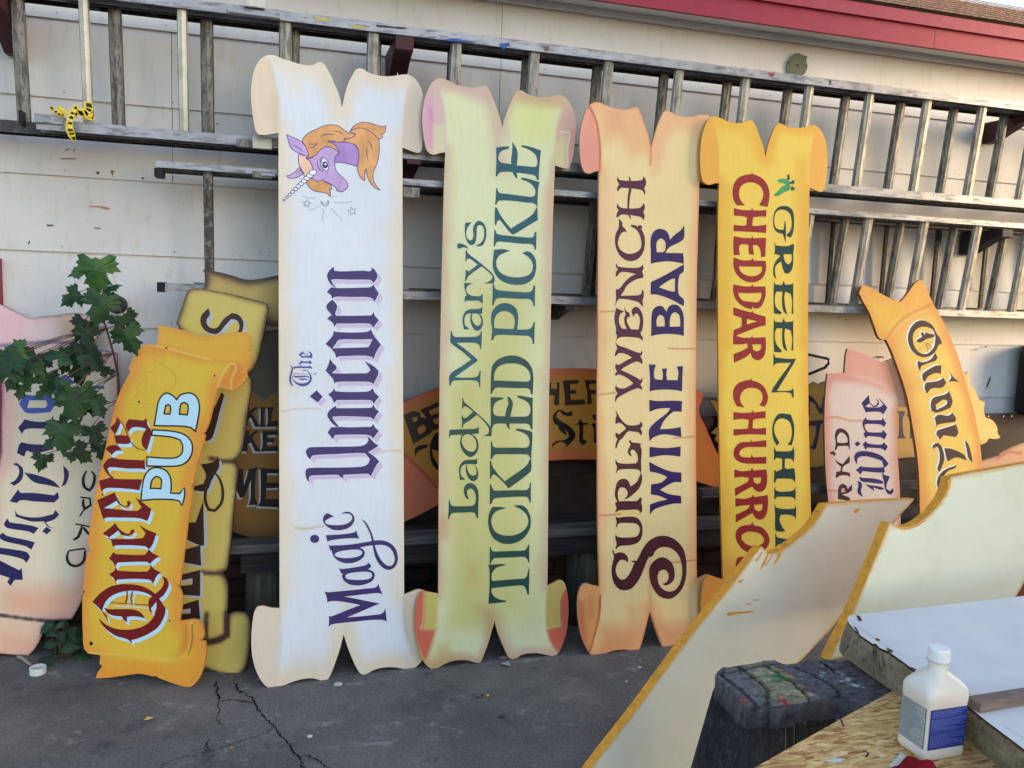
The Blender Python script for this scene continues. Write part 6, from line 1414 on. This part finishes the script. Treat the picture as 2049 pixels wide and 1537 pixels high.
TP_ = mesh('top_planks', V, Fc, None, ws)
wrp = va + .007 * np.stack([np.sin(va[:, 0] * 190 + va[:, 1] * 140) + np.sin(va[:, 1] * 310), np.sin(va[:, 1] * 210 - va[:, 0] * 160) + np.sin(va[:, 0] * 290)], 1) + rng.normal(0, .0035, va.shape)
C = np.tile(lin((88, 85, 85)), (len(v), 1)) * rng.uniform(.6, 1.4, (len(v), 1))
def spill(t, c, blur, k_):
    global C
    P_ = smooth(WL(t), 40, 3); d_ = dist(wrp, P_); d_ = np.where(inside(wrp, P_), d_, -d_); f_2 = sstep(-blur, blur, d_) * k_; C = C * (1 - f_2[:, None]) + lin(c) * f_2[:, None]
C *= np.where(gr < .0045, .25, 1.0)[:, None]
spill('370,150 520,120 620,200 740,290 740,325 600,345 500,340 460,250', (146, 138, 104), .014, .85)
spill('230,130 480,95 540,90 400,140 280,160', (122, 120, 98), .008, .6); spill('220,190 330,170 420,250 470,330 400,360', (120, 116, 118), .02, .5)
spill('640,270 720,265 750,320 680,330', (168, 150, 100), .008, .6); spill('500,185 560,170 600,175 590,220 540,215', (36, 110, 74), .005, .95); spill('600,180 650,190 660,215 610,215', (60, 96, 64), .006, .7)
spill('535,150 560,140 575,158 545,165', (196, 126, 50), .004, .9); spill('590,185 620,180 632,200 605,208', (196, 130, 56), .004, .9); spill('510,95 530,92 535,104 515,108', (196, 130, 56), .004, .9); spill('365,248 385,246 386,258 368,260', (190, 130, 50), .004, .8); spill('650,275 690,270 680,285', (190, 140, 60), .005, .7)
spill('545,298 570,300 628,365 615,382 575,350 548,318', (158, 40, 48), .004, .95); spill('330,335 380,308 392,320 350,345', (150, 44, 52), .004, .85); spill('700,135 735,132 730,145', (130, 50, 60), .005, .7)
spill('905,155 925,158 985,215 1035,225 1035,246 990,240 960,215', (206, 206, 202), .004, .85); spill('805,165 840,165 835,180 810,180', (190, 190, 190), .005, .8); spill('980,235 1040,215 1045,240 1000,250', (180, 180, 178), .006, .6); spill('350,374 365,370 368,382 355,386', (220, 220, 216), .003, .9)
spill('640,210 760,240 740,290 690,260', (96, 70, 74), .012, .6)
CA = np.ones((len(V), 4)); CA[:, :3] = lin((78, 76, 80)); CA[:len(v), :3] = C * np.where(gr < .004, .3, 1.0)[:, None]
for i in range(n):
    f0 = .5 + .5 * math.sin(i * 2.3) * math.sin(i * .9)
    CA[k + i, :3] = lin((110, 108, 104)) * f0 + lin((70, 68, 70)) * (1 - f0); CA[k + n + i, :3] = lin((62, 61, 66))
at_ = TP_.data.color_attributes.new('Col', 'FLOAT_COLOR', 'POINT'); at_.data.foreach_set('color', CA.ravel())
def crust_mat():
    m, nt, b = mat_new('paint-crusted wood', .62, .35); a = nd(nt, 'ShaderNodeVertexColor', layer_name='Col')
    n = noise_nodes(nt, 26, (.7, 2.4, 1.2), 8, .8); r_ = ramp(nt, n.outputs['Fac'], [(.36, (.10, .095, .095)), (.44, (.8,) * 3), (.58, (1.2,) * 3), (.64, (2.2, 2.15, 2.1))])
    nt.links.new(mix(nt, a.outputs['Color'], r_.outputs[0], 1.0, 'MULTIPLY'), b.inputs['Base Color']); bump(nt, b, n.outputs['Fac'], 1.0, .006); return m
TP_.data.materials.append(crust_mat())
def wput(mb, name, mat, **kw): mb.V = [(x - w0[0], y - w0[1], z) for x, y, z in mb.V]; return mb.build(name, mat, ws, **kw)
def quadbox(P0, P1, z0, z1):
    """frustum between outline P0 at z0 and P1 at z1"""
    n = len(P0); V = [(a, b, z0) for a, b in P0] + [(a, b, z1) for a, b in P1]
    return MB().add(V, [[i, (i + 1) % n, n + (i + 1) % n, n + i] for i in range(n)] + [list(range(n))[::-1], list(range(n, 2 * n))])
zb = ZT - .063
a, b_, c, d = (np.array(flat(q, zb)) for q in px(*f_, '905,1255 1195,1210 1330,1120 900,1110'))
fr = [tuple(a), tuple(b_), tuple(b_ + (0, .05)), tuple(a + (0, .05))]
for i in range(3):
    t0_, t1_ = i / 3 + .0008, (i + 1) / 3 - .0008; p, q = a * (1 - t0_) + b_ * t0_, a * (1 - t1_) + b_ * t1_
    wput(quadbox([(p[0], p[1] - .05), (q[0], q[1] - .05), (q[0], q[1]), (p[0], p[1])], [tuple(p), tuple(q), (q[0], q[1] + .04), (p[0], p[1] + .04)], 0.0 if i == 0 else .2, zb), 'front_board', PD, bev=.004)
wput(quadbox([tuple(a + (.004, .006)), tuple(b_ + (-.004, .006)), tuple(b_ + (-.004, .05)), tuple(a + (.004, .05))], [tuple(a + (.004, .006)), tuple(b_ + (-.004, .006)), tuple(b_ + (-.004, .05)), tuple(a + (.004, .05))], .1, zb + .001), 'beam', PD)
drp = MB(); rd = random.Random(6)
for i in range(26):
    t_ = rd.random(); p = a * (1 - t_) + b_ * t_; z0 = zb - rd.uniform(.0, .02); ln = rd.uniform(.04, .22); w_ = rd.uniform(.0012, .004); u_ = nz(b_ - a)
    f1 = .05 * min(1, ln / (zb - .0)); q0 = p - u_ * w_; q1 = p + u_ * w_
    drp.add([(q0[0], q0[1] - .0035 - f1, z0 - ln), (q1[0], q1[1] - .0035 - f1, z0 - ln), (q1[0], q1[1] - .0015, z0), (q0[0], q0[1] - .0015, z0)], [[0, 1, 2, 3]], i % 3)
wput(drp, 'paint_drips', [mat_plain('pale drip', (150, 156, 164), .6, .3), mat_plain('grey drip', (110, 112, 112), .6, .3), mat_plain('tan drip', (120, 114, 96), .6, .3)])
e = np.array(flat(px(*f_, '640,1130')[0], zb)); g_ = a + np.array((.01, .0))
wput(quadbox([(e[0] - .10, e[1] - .06), (g_[0] - .06, g_[1] - .10), (g_[0] - .0, g_[1] - .045), (e[0] - .03, e[1] + .02)], [tuple(e), tuple(g_ + (0, .004)), (g_[0] + .05, g_[1] + .06), (e[0] + .05, e[1] + .06)], 0, zb), 'side_panel', PD, bev=.004)
wput(quadbox([(e[0] - .16, e[1] - .06), (e[0] - .07, e[1] - .10), (e[0] - .02, e[1] - .01), (e[0] - .11, e[1] + .03)], [(e[0] - .014, e[1] - .012), (e[0] + .07, e[1] - .07), (e[0] + .10, e[1] - .02), (e[0] + .03, e[1] + .04)], 0, zb - .002), 'leg', PD, bev=.004)
wput(quadbox([(g_[0] - .10, g_[1] - .13), (g_[0] + .0, g_[1] - .13), (g_[0] + .0, g_[1] - .06), (g_[0] - .10, g_[1] - .04)], [(g_[0] - .075, g_[1] - .035), (g_[0] - .004, g_[1] - .035), (g_[0] - .004, g_[1] + .02), (g_[0] - .075, g_[1] + .03)], 0, zb + .002), 'leg', PD, bev=.004)
h_ = np.array(flat((2000, 1230), zb))
wput(quadbox([(h_[0], h_[1] - .3), (h_[0] + .1, h_[1] - .3), (h_[0] + .1, h_[1] - .2), (h_[0], h_[1] - .2)], [(h_[0], h_[1] - .3), (h_[0] + .1, h_[1] - .3), (h_[0] + .1, h_[1] - .2), (h_[0], h_[1] - .2)], 0, zb), 'leg', PD, bev=.004)
i_ = np.array(flat((1750, 1640), ZT - .002))
wput(quadbox([(i_[0], i_[1]), (i_[0] + .1, i_[1]), (i_[0] + .1, i_[1] + .1), (i_[0], i_[1] + .1)], [(i_[0], i_[1]), (i_[0] + .1, i_[1]), (i_[0] + .1, i_[1] + .1), (i_[0], i_[1] + .1)], 0, ZT + .0), 'leg', PD, bev=.004)
# ---- bottle
bp = atz((1860, 1500), ZO); bot = empty('jug', 'white plastic bottle with screw cap and blue back label on the strand board', 'bottle', (bp[0], bp[1], ZO + .0005))
bot.rotation_euler = (0, 0, math.radians(1)); BH = .236
PLA = mat_plain('white plastic', (224, 212, 194), .32, .5, .03, 5); 
def rsec(hx, hy, rad, z, n=6):
    out = []
    for cx_, cy_, a0 in ((1, 1, 0), (-1, 1, 90), (-1, -1, 180), (1, -1, 270)):
        for k in range(n):
            a_ = math.radians(a0 + 90 * k / (n - 1)); out.append((cx_ * (hx - rad) + rad * math.cos(a_), cy_ * (hy - rad) + rad * math.sin(a_), z))
    return out
HX, HY = .056, .042
prof = [(.90, .010, 0, .0), (.97, .012, .004, 0), (1, .013, .010, 0), (1, .013, .020, 0), (.975, .012, .024, 0), (.975, .012, .120, 0), (1, .013, .124, 0), (1.005, .013, .134, 0), (1.0, .014, .146, 0), (.96, .017, .154, 0), (.84, .024, .165, 0), (.68, .026, .175, .5), (.50, .022, .182, .9), (.44, .0185, .186, 1), (.425, .0175, .200, 1), (.41, .0165, .206, 1)]
V = []; Fc = []
for k_, rd, z, rnd in prof:
    hx, hy = HX * k_, HY * k_
    if rnd: hx = hx * (1 - rnd) + max(rd * 1.08, .0175) * rnd; hy = hy * (1 - rnd) + max(rd * 1.08, .0175) * rnd; rd = rd * (1 - rnd) + min(hx, hy) * .999 * rnd
    V += rsec(hx, hy, min(rd, min(hx, hy) * .999), z)
nn = 24
for i in range(len(prof) - 1):
    for j in range(nn): Fc.append([i*nn + j, i*nn + (j+1) % nn, (i+1)*nn + (j+1) % nn, (i+1)*nn + j])
Fc += [list(range(nn))[::-1], list(range((len(prof)-1)*nn, len(prof)*nn))]
mesh('body', V, Fc, PLA, bot, True)
mb = MB(); n = 60; 
for i, (rd, z) in enumerate(((.0225, .207), (.0225, .230), (.0205, .2345), (.0, .2352))):
    for j in range(n):
        q = 2 * math.pi * j / n; k_ = rd * (1 - (.03 if (j % 2 and i < 2) else 0)); mb.V.append((k_ * math.cos(q), k_ * math.sin(q), z))
for i in range(3):
    for j in range(n): mb.F.append([i*n + j, i*n + (j+1) % n, (i+1)*n + (j+1) % n, (i+1)*n + j]); mb.M.append(0)
mb.F.append(list(range(n))[::-1]); mb.M.append(0); mb.build('cap', mat_plain('white cap', (232, 230, 226), .4, .45, .03), bot)
mb = MB(); mb.tube([(.0225 * math.cos(a_), .0225 * math.sin(a_), .2055) for a_ in np.linspace(0, 2 * math.pi, 25)], .0011, 6); mb.tube([(-.0225, .002, .2055), (-.029, .004, .208)], .0016, 6); mb.build('foil_seal', mat_plain('foil', (190, 190, 192), .3, .5, .1, metal=.8), bot)
# labels: the cream face to the left, the blue face to the right
def label_face(axis, bg, border, ink, name, rows):
    """axis 'x' = face at -x, 'y' = face at -y"""
    w = (HY if axis == 'x' else HX) * .975 - .006; d = (HX if axis == 'x' else HY) * .975 + .0004
    pt = lambda s_, z, o: ((-d - o, -s_, z) if axis == 'x' else (s_, -d - o, z))
    mk = lambda s0, s1, z0, z1, o: [pt(s0, z0, o), pt(s1, z0, o), pt(s1, z1, o), pt(s0, z1, o)]
    fc = [[0, 1, 2, 3]]
    lb = MB().add(mk(-w, w, .027, .117, 0), fc).build(name, border, bot)
    MB().add(mk(-w + .0012, w - .0012, .0282, .1158, .0003), fc).build('label_panel', bg, lb)
    mb = MB(); rr = random.Random(rows); z = .113
    while z > .031:
        hh = .0010; s_ = -w + .003
        if rr.random() < .08: z -= .0035; mb.add(mk(-w + .0015, w - .0015, z + .001, z + .0018, .0006), fc); z -= .001; continue
        e_ = w - .003 - (rr.random() ** 3) * w * 1.1
        while s_ < e_:
            l = rr.uniform(.0014, .0055); mb.add(mk(s_, min(s_ + l, w - .002), z, z + hh * rr.uniform(.7, 1), .0006), fc); s_ += l + .0008
        z -= .0021
    mb.build('small_print', ink, lb)
label_face('x', mat_plain('label paper', (172, 176, 168), .5, .3, .03), mat_plain('label navy', (38, 46, 92), .5, .3, .03), mat_plain('print grey', (84, 92, 104), .6, .2, .03), 'side_label', 5)
label_face('y', mat_plain('label blue', (28, 44, 128), .45, .35, .03), mat_plain('label blue edge', (24, 38, 112), .45, .3, .03), mat_plain('print pale', (120, 132, 188), .5, .3, .03), 'back_label', 9)
# ---- red cloth, folded receipt, loose things
ct = atz((1832, 1566), ZO); cl = empty('red_cloth', 'crumpled dark red cloth at the bottom edge beside the bottle', 'cloth', (ct[0], ct[1] - .02, ZO))
V = []; Fc = []; N = 34
for i in range(N):
    for j in range(N):
        a_, b_ = (i / (N - 1) - .5) * .115, (j / (N - 1) - .5) * .14; r_ = math.hypot(a_ * 1.15, b_)
        z = .040 * math.exp(-(r_ / .052) ** 2) * (1 + .5 * math.sin(a_ * 85 + 2 * math.sin(b_ * 60)) * .5) + .010 * math.exp(-((a_ - .03) / .02) ** 2) * math.cos(b_ * 50) ** 2 + .0015 + .004 * math.sin(a_ * 60 + b_ * 40) ** 2
        V.append((a_ + .010 * math.sin(b_ * 45), b_ + .010 * math.sin(a_ * 38), max(z, .001)))
for i in range(N - 1):
    for j in range(N - 1): Fc.append([i*N + j, (i+1)*N + j, (i+1)*N + j + 1, i*N + j + 1])
CM = mat_plain('red fleece', (128, 22, 34), .95, .1, .2, 90, bmp=.3); mesh('fabric', V, Fc, CM, cl, True)
P = [flat(q, ZO) for q in ((1778, 1533), (1803, 1508), (1816, 1520), (1795, 1548))]; c = P[0]
pc = empty('paper_scrap', 'small folded printed paper between the red cloth and the bottle', 'paper', (c[0], c[1], ZO + .001)); W = [(a - c[0], b - c[1]) for a, b in P]
MB().add([(*W[0], 0), (*W[1], .002), (*W[2], .004), (*W[3], .001)], [[0, 3, 2, 1], [0, 1, 2, 3]][:1]).build('paper', mat_plain('paper', (206, 198, 184), .8, .2, .1, 200), pc)
P = flat((1672, 1523), ZO); sp_ = empty('dried_paint', 'small splat of dried white paint on the strand board', 'paint splat', (P[0], P[1], ZO + .0012))
MB().add([(.022 * math.cos(a_) * (1 + .35 * math.sin(3 * a_)), .007 * math.sin(a_) * (1 + .3 * math.cos(5 * a_)), 0) for a_ in np.linspace(0, 6.0, 14)], [list(range(14))]).build('splat', mat_plain('white splat', (206, 200, 192), .6, .3, .1), sp_)
# reddish brown post behind the right blank
a = aty((2046, 1180), 2.45); pb = empty('brown_post', 'reddish brown wooden post at the right edge behind the slab', 'post', (a[0] + .03, 2.45, 0)); mb = MB(); mb.box((-.07, 0, 0), (.09, .09, a[2] + .1)); mb.build('post', mat_plain('red brown wood', (116, 58, 42), .8, .25, .35, 14, (5, 5, .6), .2), pb, bev=.003)
# ================================================================ sapling, weeds and litter
LEAF = [(0, 0), (.10, .04), (.30, -.10), (.46, -.06), (.42, .06), (.52, .12), (.44, .18), (.56, .34), (.42, .33), (.36, .40), (.22, .34), (.26, .52), (.34, .66), (.22, .68), (.17, .80), (.10, .78), (0, 1.0)]
LEAF = LEAF + [(-a, b) for a, b in LEAF[-2:0:-1]]
def leaf(mb, pos, size, dirn, nrm, curl=.12, mi=0, fold=.25, out=None):
    d = nz(dirn); n_ = nz(nrm - np.dot(nrm, d) * d); s_ = np.cross(d, n_); L = out or LEAF
    V = [np.array(pos) + size * (a * s_ * (1 - .0) + b * d + n_ * (-fold * abs(a) * .6 - curl * b * b + .03 * math.sin(b * 9 + a * 7))) for a, b in L]
    ctr = np.array(pos) + size * (.32 * d + n_ * .03)
    m = len(V); mb.add(V + [ctr], [[i, (i + 1) % m, m] for i in range(m)], mi)
def leaf_mat(name, c):
    m, nt, b = mat_new(name, .55, .35); n = noise_nodes(nt, 14, (1, 1, 1), 4, .6)
    r = ramp(nt, n.outputs['Fac'], [(.25, rgba(tuple(x * .6 for x in c))), (.5, rgba(c)), (.72, rgba((c[0] * 1.35, c[1] * 1.2, c[2] * .95)))])
    nt.links.new(r.outputs[0], b.inputs['Base Color'])
    t = nd(nt, 'ShaderNodeBsdfTranslucent'); nt.links.new(mix(nt, r.outputs[0], (1.3, 1.5, .6, 1), .6, 'MULTIPLY'), t.inputs[0])
    ms = nd(nt, 'ShaderNodeMixShader'); ms.inputs[0].default_value = .25
    nt.links.new(b.outputs[0], ms.inputs[1]); nt.links.new(t.outputs[0], ms.inputs[2]); nt.links.new(ms.outputs[0], nt.nodes['Material Output'].inputs[0]); return m
LG = [leaf_mat('maple leaf', (40, 72, 42)), leaf_mat('dark maple leaf', (31, 56, 37)), leaf_mat('light maple leaf', (56, 94, 48))]
BARK = mat_plain('green stem', (92, 74, 60), .7, .3, .2, 30)
gb = atz((128, 1290), 0); mp_ = empty('maple_sapling', 'young maple sapling with green lobed leaves growing between the pink and orange signs', 'sapling', (gb[0], 3.60, 0)); m0 = np.array((gb[0], 3.60, 0))
zp = (0, 420, 3.659); za_ = (0, 800, 2.5625)
lv = []
for s_ in ('700,470 330 180 2', '600,440 230 255 2', '800,560 210 60 0', '520,640 260 235 0', '740,720 290 190 0', '660,800 250 210 1', '600,870 260 200 1', '860,590 150 120 1', '960,820 210 140 1', '880,840 170 170 1', '945,960 300 155 0', '560,820 210 240 1', '720,870 200 160 1',
           '600,1120 320 175 0', '660,1060 220 110 1', '420,1050 270 280 0', '330,990 170 20 1', '230,1060 230 330 0', '90,1040 210 260 2', '60,1130 250 225 0', '180,1190 270 200 0', '250,1270 220 150 1', '360,1270 230 165 0', '700,1110 220 140 1', '800,1180 150 100 1', '130,1010 150 30 2', '480,1120 190 200 1', '560,1000 170 300 1', '820,680 190 140 1', '1000,880 150 120 1', '640,930 200 180 1', '20,1180 230 240 0', '300,1150 200 190 1', '140,1110 190 300 1', '560,1230 170 170 1', '70,1240 170 210 0', '150,1330 150 190 0', '20,1060 150 300 0', '300,1330 160 230 0', '440,1290 140 200 0', '120,1000 130 280 0',
           '580,1400 320 175 0', '480,1370 200 260 0', '720,1440 240 150 0', '640,1360 170 60 1', '780,1290 130 110 1'):
    q, sz, an, mi = s_.split(); x, y = q.split(','); lv.append((px(*zp, q)[0], float(sz) / 3.659, float(an), int(mi)))
for s_ in ('370,30 200 170 0', '470,40 170 120 1', '330,190 190 175 0', '490,180 190 165 1', '440,220 150 220 1', '480,320 170 185 1', '215,320 140 195 1', '270,210 140 240 0', '420,280 140 130 1', '300,130 130 260 1', '520,270 140 170 1'):
    q, sz, an, mi = s_.split(); lv.append((px(*za_, q)[0], float(sz) / 2.5625, float(an), int(mi)))
stem = [(214, 1230, 3.60), (222, 1150, 3.60), (232, 1000, 3.60), (238, 880, 3.60), (238, 800, 3.58), (236, 748, 3.55), (227, 707, 3.52), (213, 658, 3.49), (200, 615, 3.47), (191, 585, 3.46)]
SP = [aty((a, b), y) for a, b, y in stem]; SP[0] = np.array((SP[0][0], 3.60, -.003))
mb = MB(); mb.tube([q - m0 for q in SP], list(np.linspace(.0075, .0025, len(SP))), 7)
fo = [MB(), ]; fm = MB(); rr = random.Random(21)
rr2 = random.Random(3); lv = [q for q in lv if not (q[3] == 1 and rr2.random() < .38)]
for (pxx, pyy), sz, an, mi in lv:
    y = 3.40 + rr.uniform(-.07, .05) - (.04 if mi != 1 else -.02); ctr = aty((pxx, pyy), y) - m0; size = sz / F * 3.3 * .86 * rr.uniform(.7, 1.02)
    a_ = math.radians(an); d = np.array((math.sin(a_), rr.uniform(-.35, .1), math.cos(a_)))
    nrm = np.array((rr.uniform(-.6, .6), -1, rr.uniform(.1, 1.3))); p0 = ctr - nz(d) * size * .42
    leaf(fm, p0, size, d, nrm, rr.uniform(.02, .42), mi, rr.uniform(.05, .75))
    # petiole to the nearest stem point
    best = min(SP, key=lambda q: np.linalg.norm(q - m0 - p0)) - m0; mid = (best + p0) / 2 + np.array((0, -.01, .012)); mb.tube([best, mid, p0], .0016, 5)
mb.build('stem', BARK, mp_, sm=True); fm.build('foliage', LG, mp_)
# low weeds at the foot of the orange sign
OV = [(0, 0), (.16, .12), (.30, .3), (.34, .5), (.26, .72), (.12, .9), (0, 1)]; OV += [(-a, b) for a, b in OV[-2:0:-1]]
wb = atz((120, 1325), 0); we = empty('weed_clump', 'low dark green weeds growing at the foot of the orange sign', 'weeds', wb); w_0 = np.array(we.location); fm = MB(); rr = random.Random(8); stm = MB()
for k in range(34):
    q = (rr.uniform(96, 166), rr.uniform(1240, 1338)); y = wb[1] + rr.uniform(-.02, .1)
    ctr = aty(q, y) - w_0
    if ctr[2] < .012: ctr[2] = .012 + rr.random() * .03
    a_ = rr.uniform(-2.6, 2.6); d = np.array((math.sin(a_), rr.uniform(-.8, .2), math.cos(a_) * .6 - .1)); leaf(fm, ctr, rr.uniform(.035, .065), d, np.array((rr.uniform(-.4, .4), -.7, .8)), .2, rr.choice((0, 1, 1)), .3, OV)
    stm.tube([(rr.uniform(-.02, .03), .03, 0), ctr * np.array((.6, 1, .6)), ctr], .0013, 5)
fm.build('foliage', LG, we); stm.build('stem', BARK, we)
def litter_leaf(q, size, an, c, label, name='fallen_leaf', out=OV, curl=.5):
    p = atz(q, 0); e_ = empty(name, label, 'leaf', (p[0], p[1], .004)); fm = MB(); a_ = math.radians(an)
    leaf(fm, np.array((0, 0, 0)), size, np.array((math.cos(a_), math.sin(a_), .12)), np.array((0, 0, 1.)), curl * .15, 0, -.35, out); fm.build('blade', mat_plain('leaf ' + label[:12], c, .7, .25, .2, 40), e_)
litter_leaf((288, 1443), .032, 10, (206, 178, 96), 'pale yellow fallen leaf on the asphalt in front of the orange sign')
litter_leaf((975, 1396), .016, 60, (226, 180, 50), 'tiny bright yellow leaf beside the curled grey leaf on the asphalt')
litter_leaf((950, 1393), .045, 5, (96, 92, 84), 'curled grey dead leaf on the asphalt below the yellow-green sign', out=LEAF)
litter_leaf((1004, 1328), .05, -60, (150, 144, 132), 'long dry grey leaf near the right foot of the yellow-green sign')
litter_leaf((460, 1499), .012, 0, (190, 158, 60), 'yellow speck of leaf beside the long ground crack')
litter_leaf((1252, 1368), .02, 50, (170, 150, 120), 'pale tan leaf left of the lower cream blank')
def pebble(q, r_, c, label):
    p = atz(q, 0); e_ = empty('debris_chip', label, 'debris', (p[0], p[1], 0)); bm = bmesh.new(); bmesh.ops.create_icosphere(bm, subdivisions=2, radius=r_)
    rr = random.Random(int(q[0]))
    for v in bm.verts: v.co = Vector((v.co.x * 1.3, v.co.y, max(v.co.z * .5, -.001) + .001)) * rr.uniform(.75, 1.2)
    me = bpy.data.meshes.new('chip'); bm.to_mesh(me); bm.free(); link('chip', me, mat_plain('chip ' + str(int(q[0])), c, .85, .2, .2, 60), e_)
pebble((858, 1349), .013, (72, 72, 76), 'dark chip of debris under the pink foot of the yellow-green sign')
pebble((676, 1370), .014, (160, 160, 160), 'pale grey chip of paint on the asphalt before the white sign')
pebble((1007, 1316), .014, (128, 126, 120), 'grey pebble touching the right foot of the yellow-green sign')
pebble((620, 1474), .008, (190, 190, 192), 'small white fleck on the asphalt right of the crack')
pebble((1280, 1336), .006, (200, 200, 204), 'tiny white fleck beside the lower cream blank')
pebble((1003, 1436), .010, (56, 54, 56), 'small dark stone alone on the open asphalt')
# twig and tape roll at the far left
p0, p1 = atz((36, 1316), 0), atz((62, 1334), 0); tw = empty('stick', 'short pale broken stick on the ground behind the tape roll', 'stick', p0); mb = MB(); mb.tube([np.array((0, 0, .006)), (p1 - p0) * .5 + np.array((0, 0, .010)), p1 - p0 + np.array((0, 0, .006))], [.006, .007, .005], 7); mb.build('wood', mat_plain('dry wood', (150, 136, 116), .85, .2, .25, 30), tw)
tq = atz((76, 1347), 0); tr = empty('tape_roll', 'small white tape roll standing flat on the asphalt at far left', 'tape roll', tq); mb = MB(); n = 28
R0, R1, hh = .021, .030, .026
for z, r_ in ((0, R1), (hh, R1), (hh, R0), (0, R0)):
    for j in range(n): q = 2 * math.pi * j / n; mb.V.append((r_ * math.cos(q), r_ * math.sin(q), z))
for i in range(4):
    for j in range(n): mb.F.append([i*n + j, i*n + (j+1) % n, ((i+1) % 4)*n + (j+1) % n, ((i+1) % 4)*n + j]); mb.M.append(0)
mb.build('roll', mat_plain('white tape', (206, 206, 204), .5, .35, .12, 60), tr, bev=.001)
bpy.data.objects.remove(tabp)
SUN_AZ, SUN_S, SUN_A, SKY_S = 125, 0.6, 12, .58
# ================================================================ camera and daylight
cam = bpy.data.cameras.new('camera'); co = bpy.data.objects.new('camera', cam); COL.objects.link(co); sc.camera = co
cam.sensor_width = 36; cam.sensor_fit = 'HORIZONTAL'; cam.lens = 36 * F / 2049; cam.clip_start = .05; cam.clip_end = 500
M = Matrix.Identity(4); ax = (RW[:, 0], -RW[:, 1], -RW[:, 2])
for j, a in enumerate(ax):
    for i in range(3): M[i][j] = a[i]
M[0][3], M[1][3], M[2][3] = CAM; co.matrix_world = M
w = bpy.data.worlds.new('World'); sc.world = w; w.use_nodes = True; nt = w.node_tree
SEL, SAZ = math.radians(17), math.radians(SUN_AZ)
sky = nt.nodes.new('ShaderNodeTexSky'); sky.sky_type = 'NISHITA'; sky.sun_disc = False; sky.sun_elevation = SEL; sky.sun_rotation = SAZ; sky.air_density = 1.0; sky.dust_density = 2.0
nt.links.new(sky.outputs[0], nt.nodes['Background'].inputs[0]); nt.nodes['Background'].inputs[1].default_value = SKY_S
# sun_rotation is measured clockwise from +Y
sd = np.array((math.sin(SAZ) * math.cos(SEL), math.cos(SAZ) * math.cos(SEL), math.sin(SEL)))
sl_ = bpy.data.lights.new('sun', 'SUN'); sl_.energy = SUN_S; sl_.angle = math.radians(SUN_A); sl_.color = (1, .56, .24)
so = bpy.data.objects.new('sun', sl_); COL.objects.link(so); so.rotation_euler = Vector(tuple(-sd)).to_track_quat('-Z', 'Y').to_euler()
sc.view_settings.view_transform = 'Standard'; sc.view_settings.look = 'None'; sc.view_settings.exposure = 0
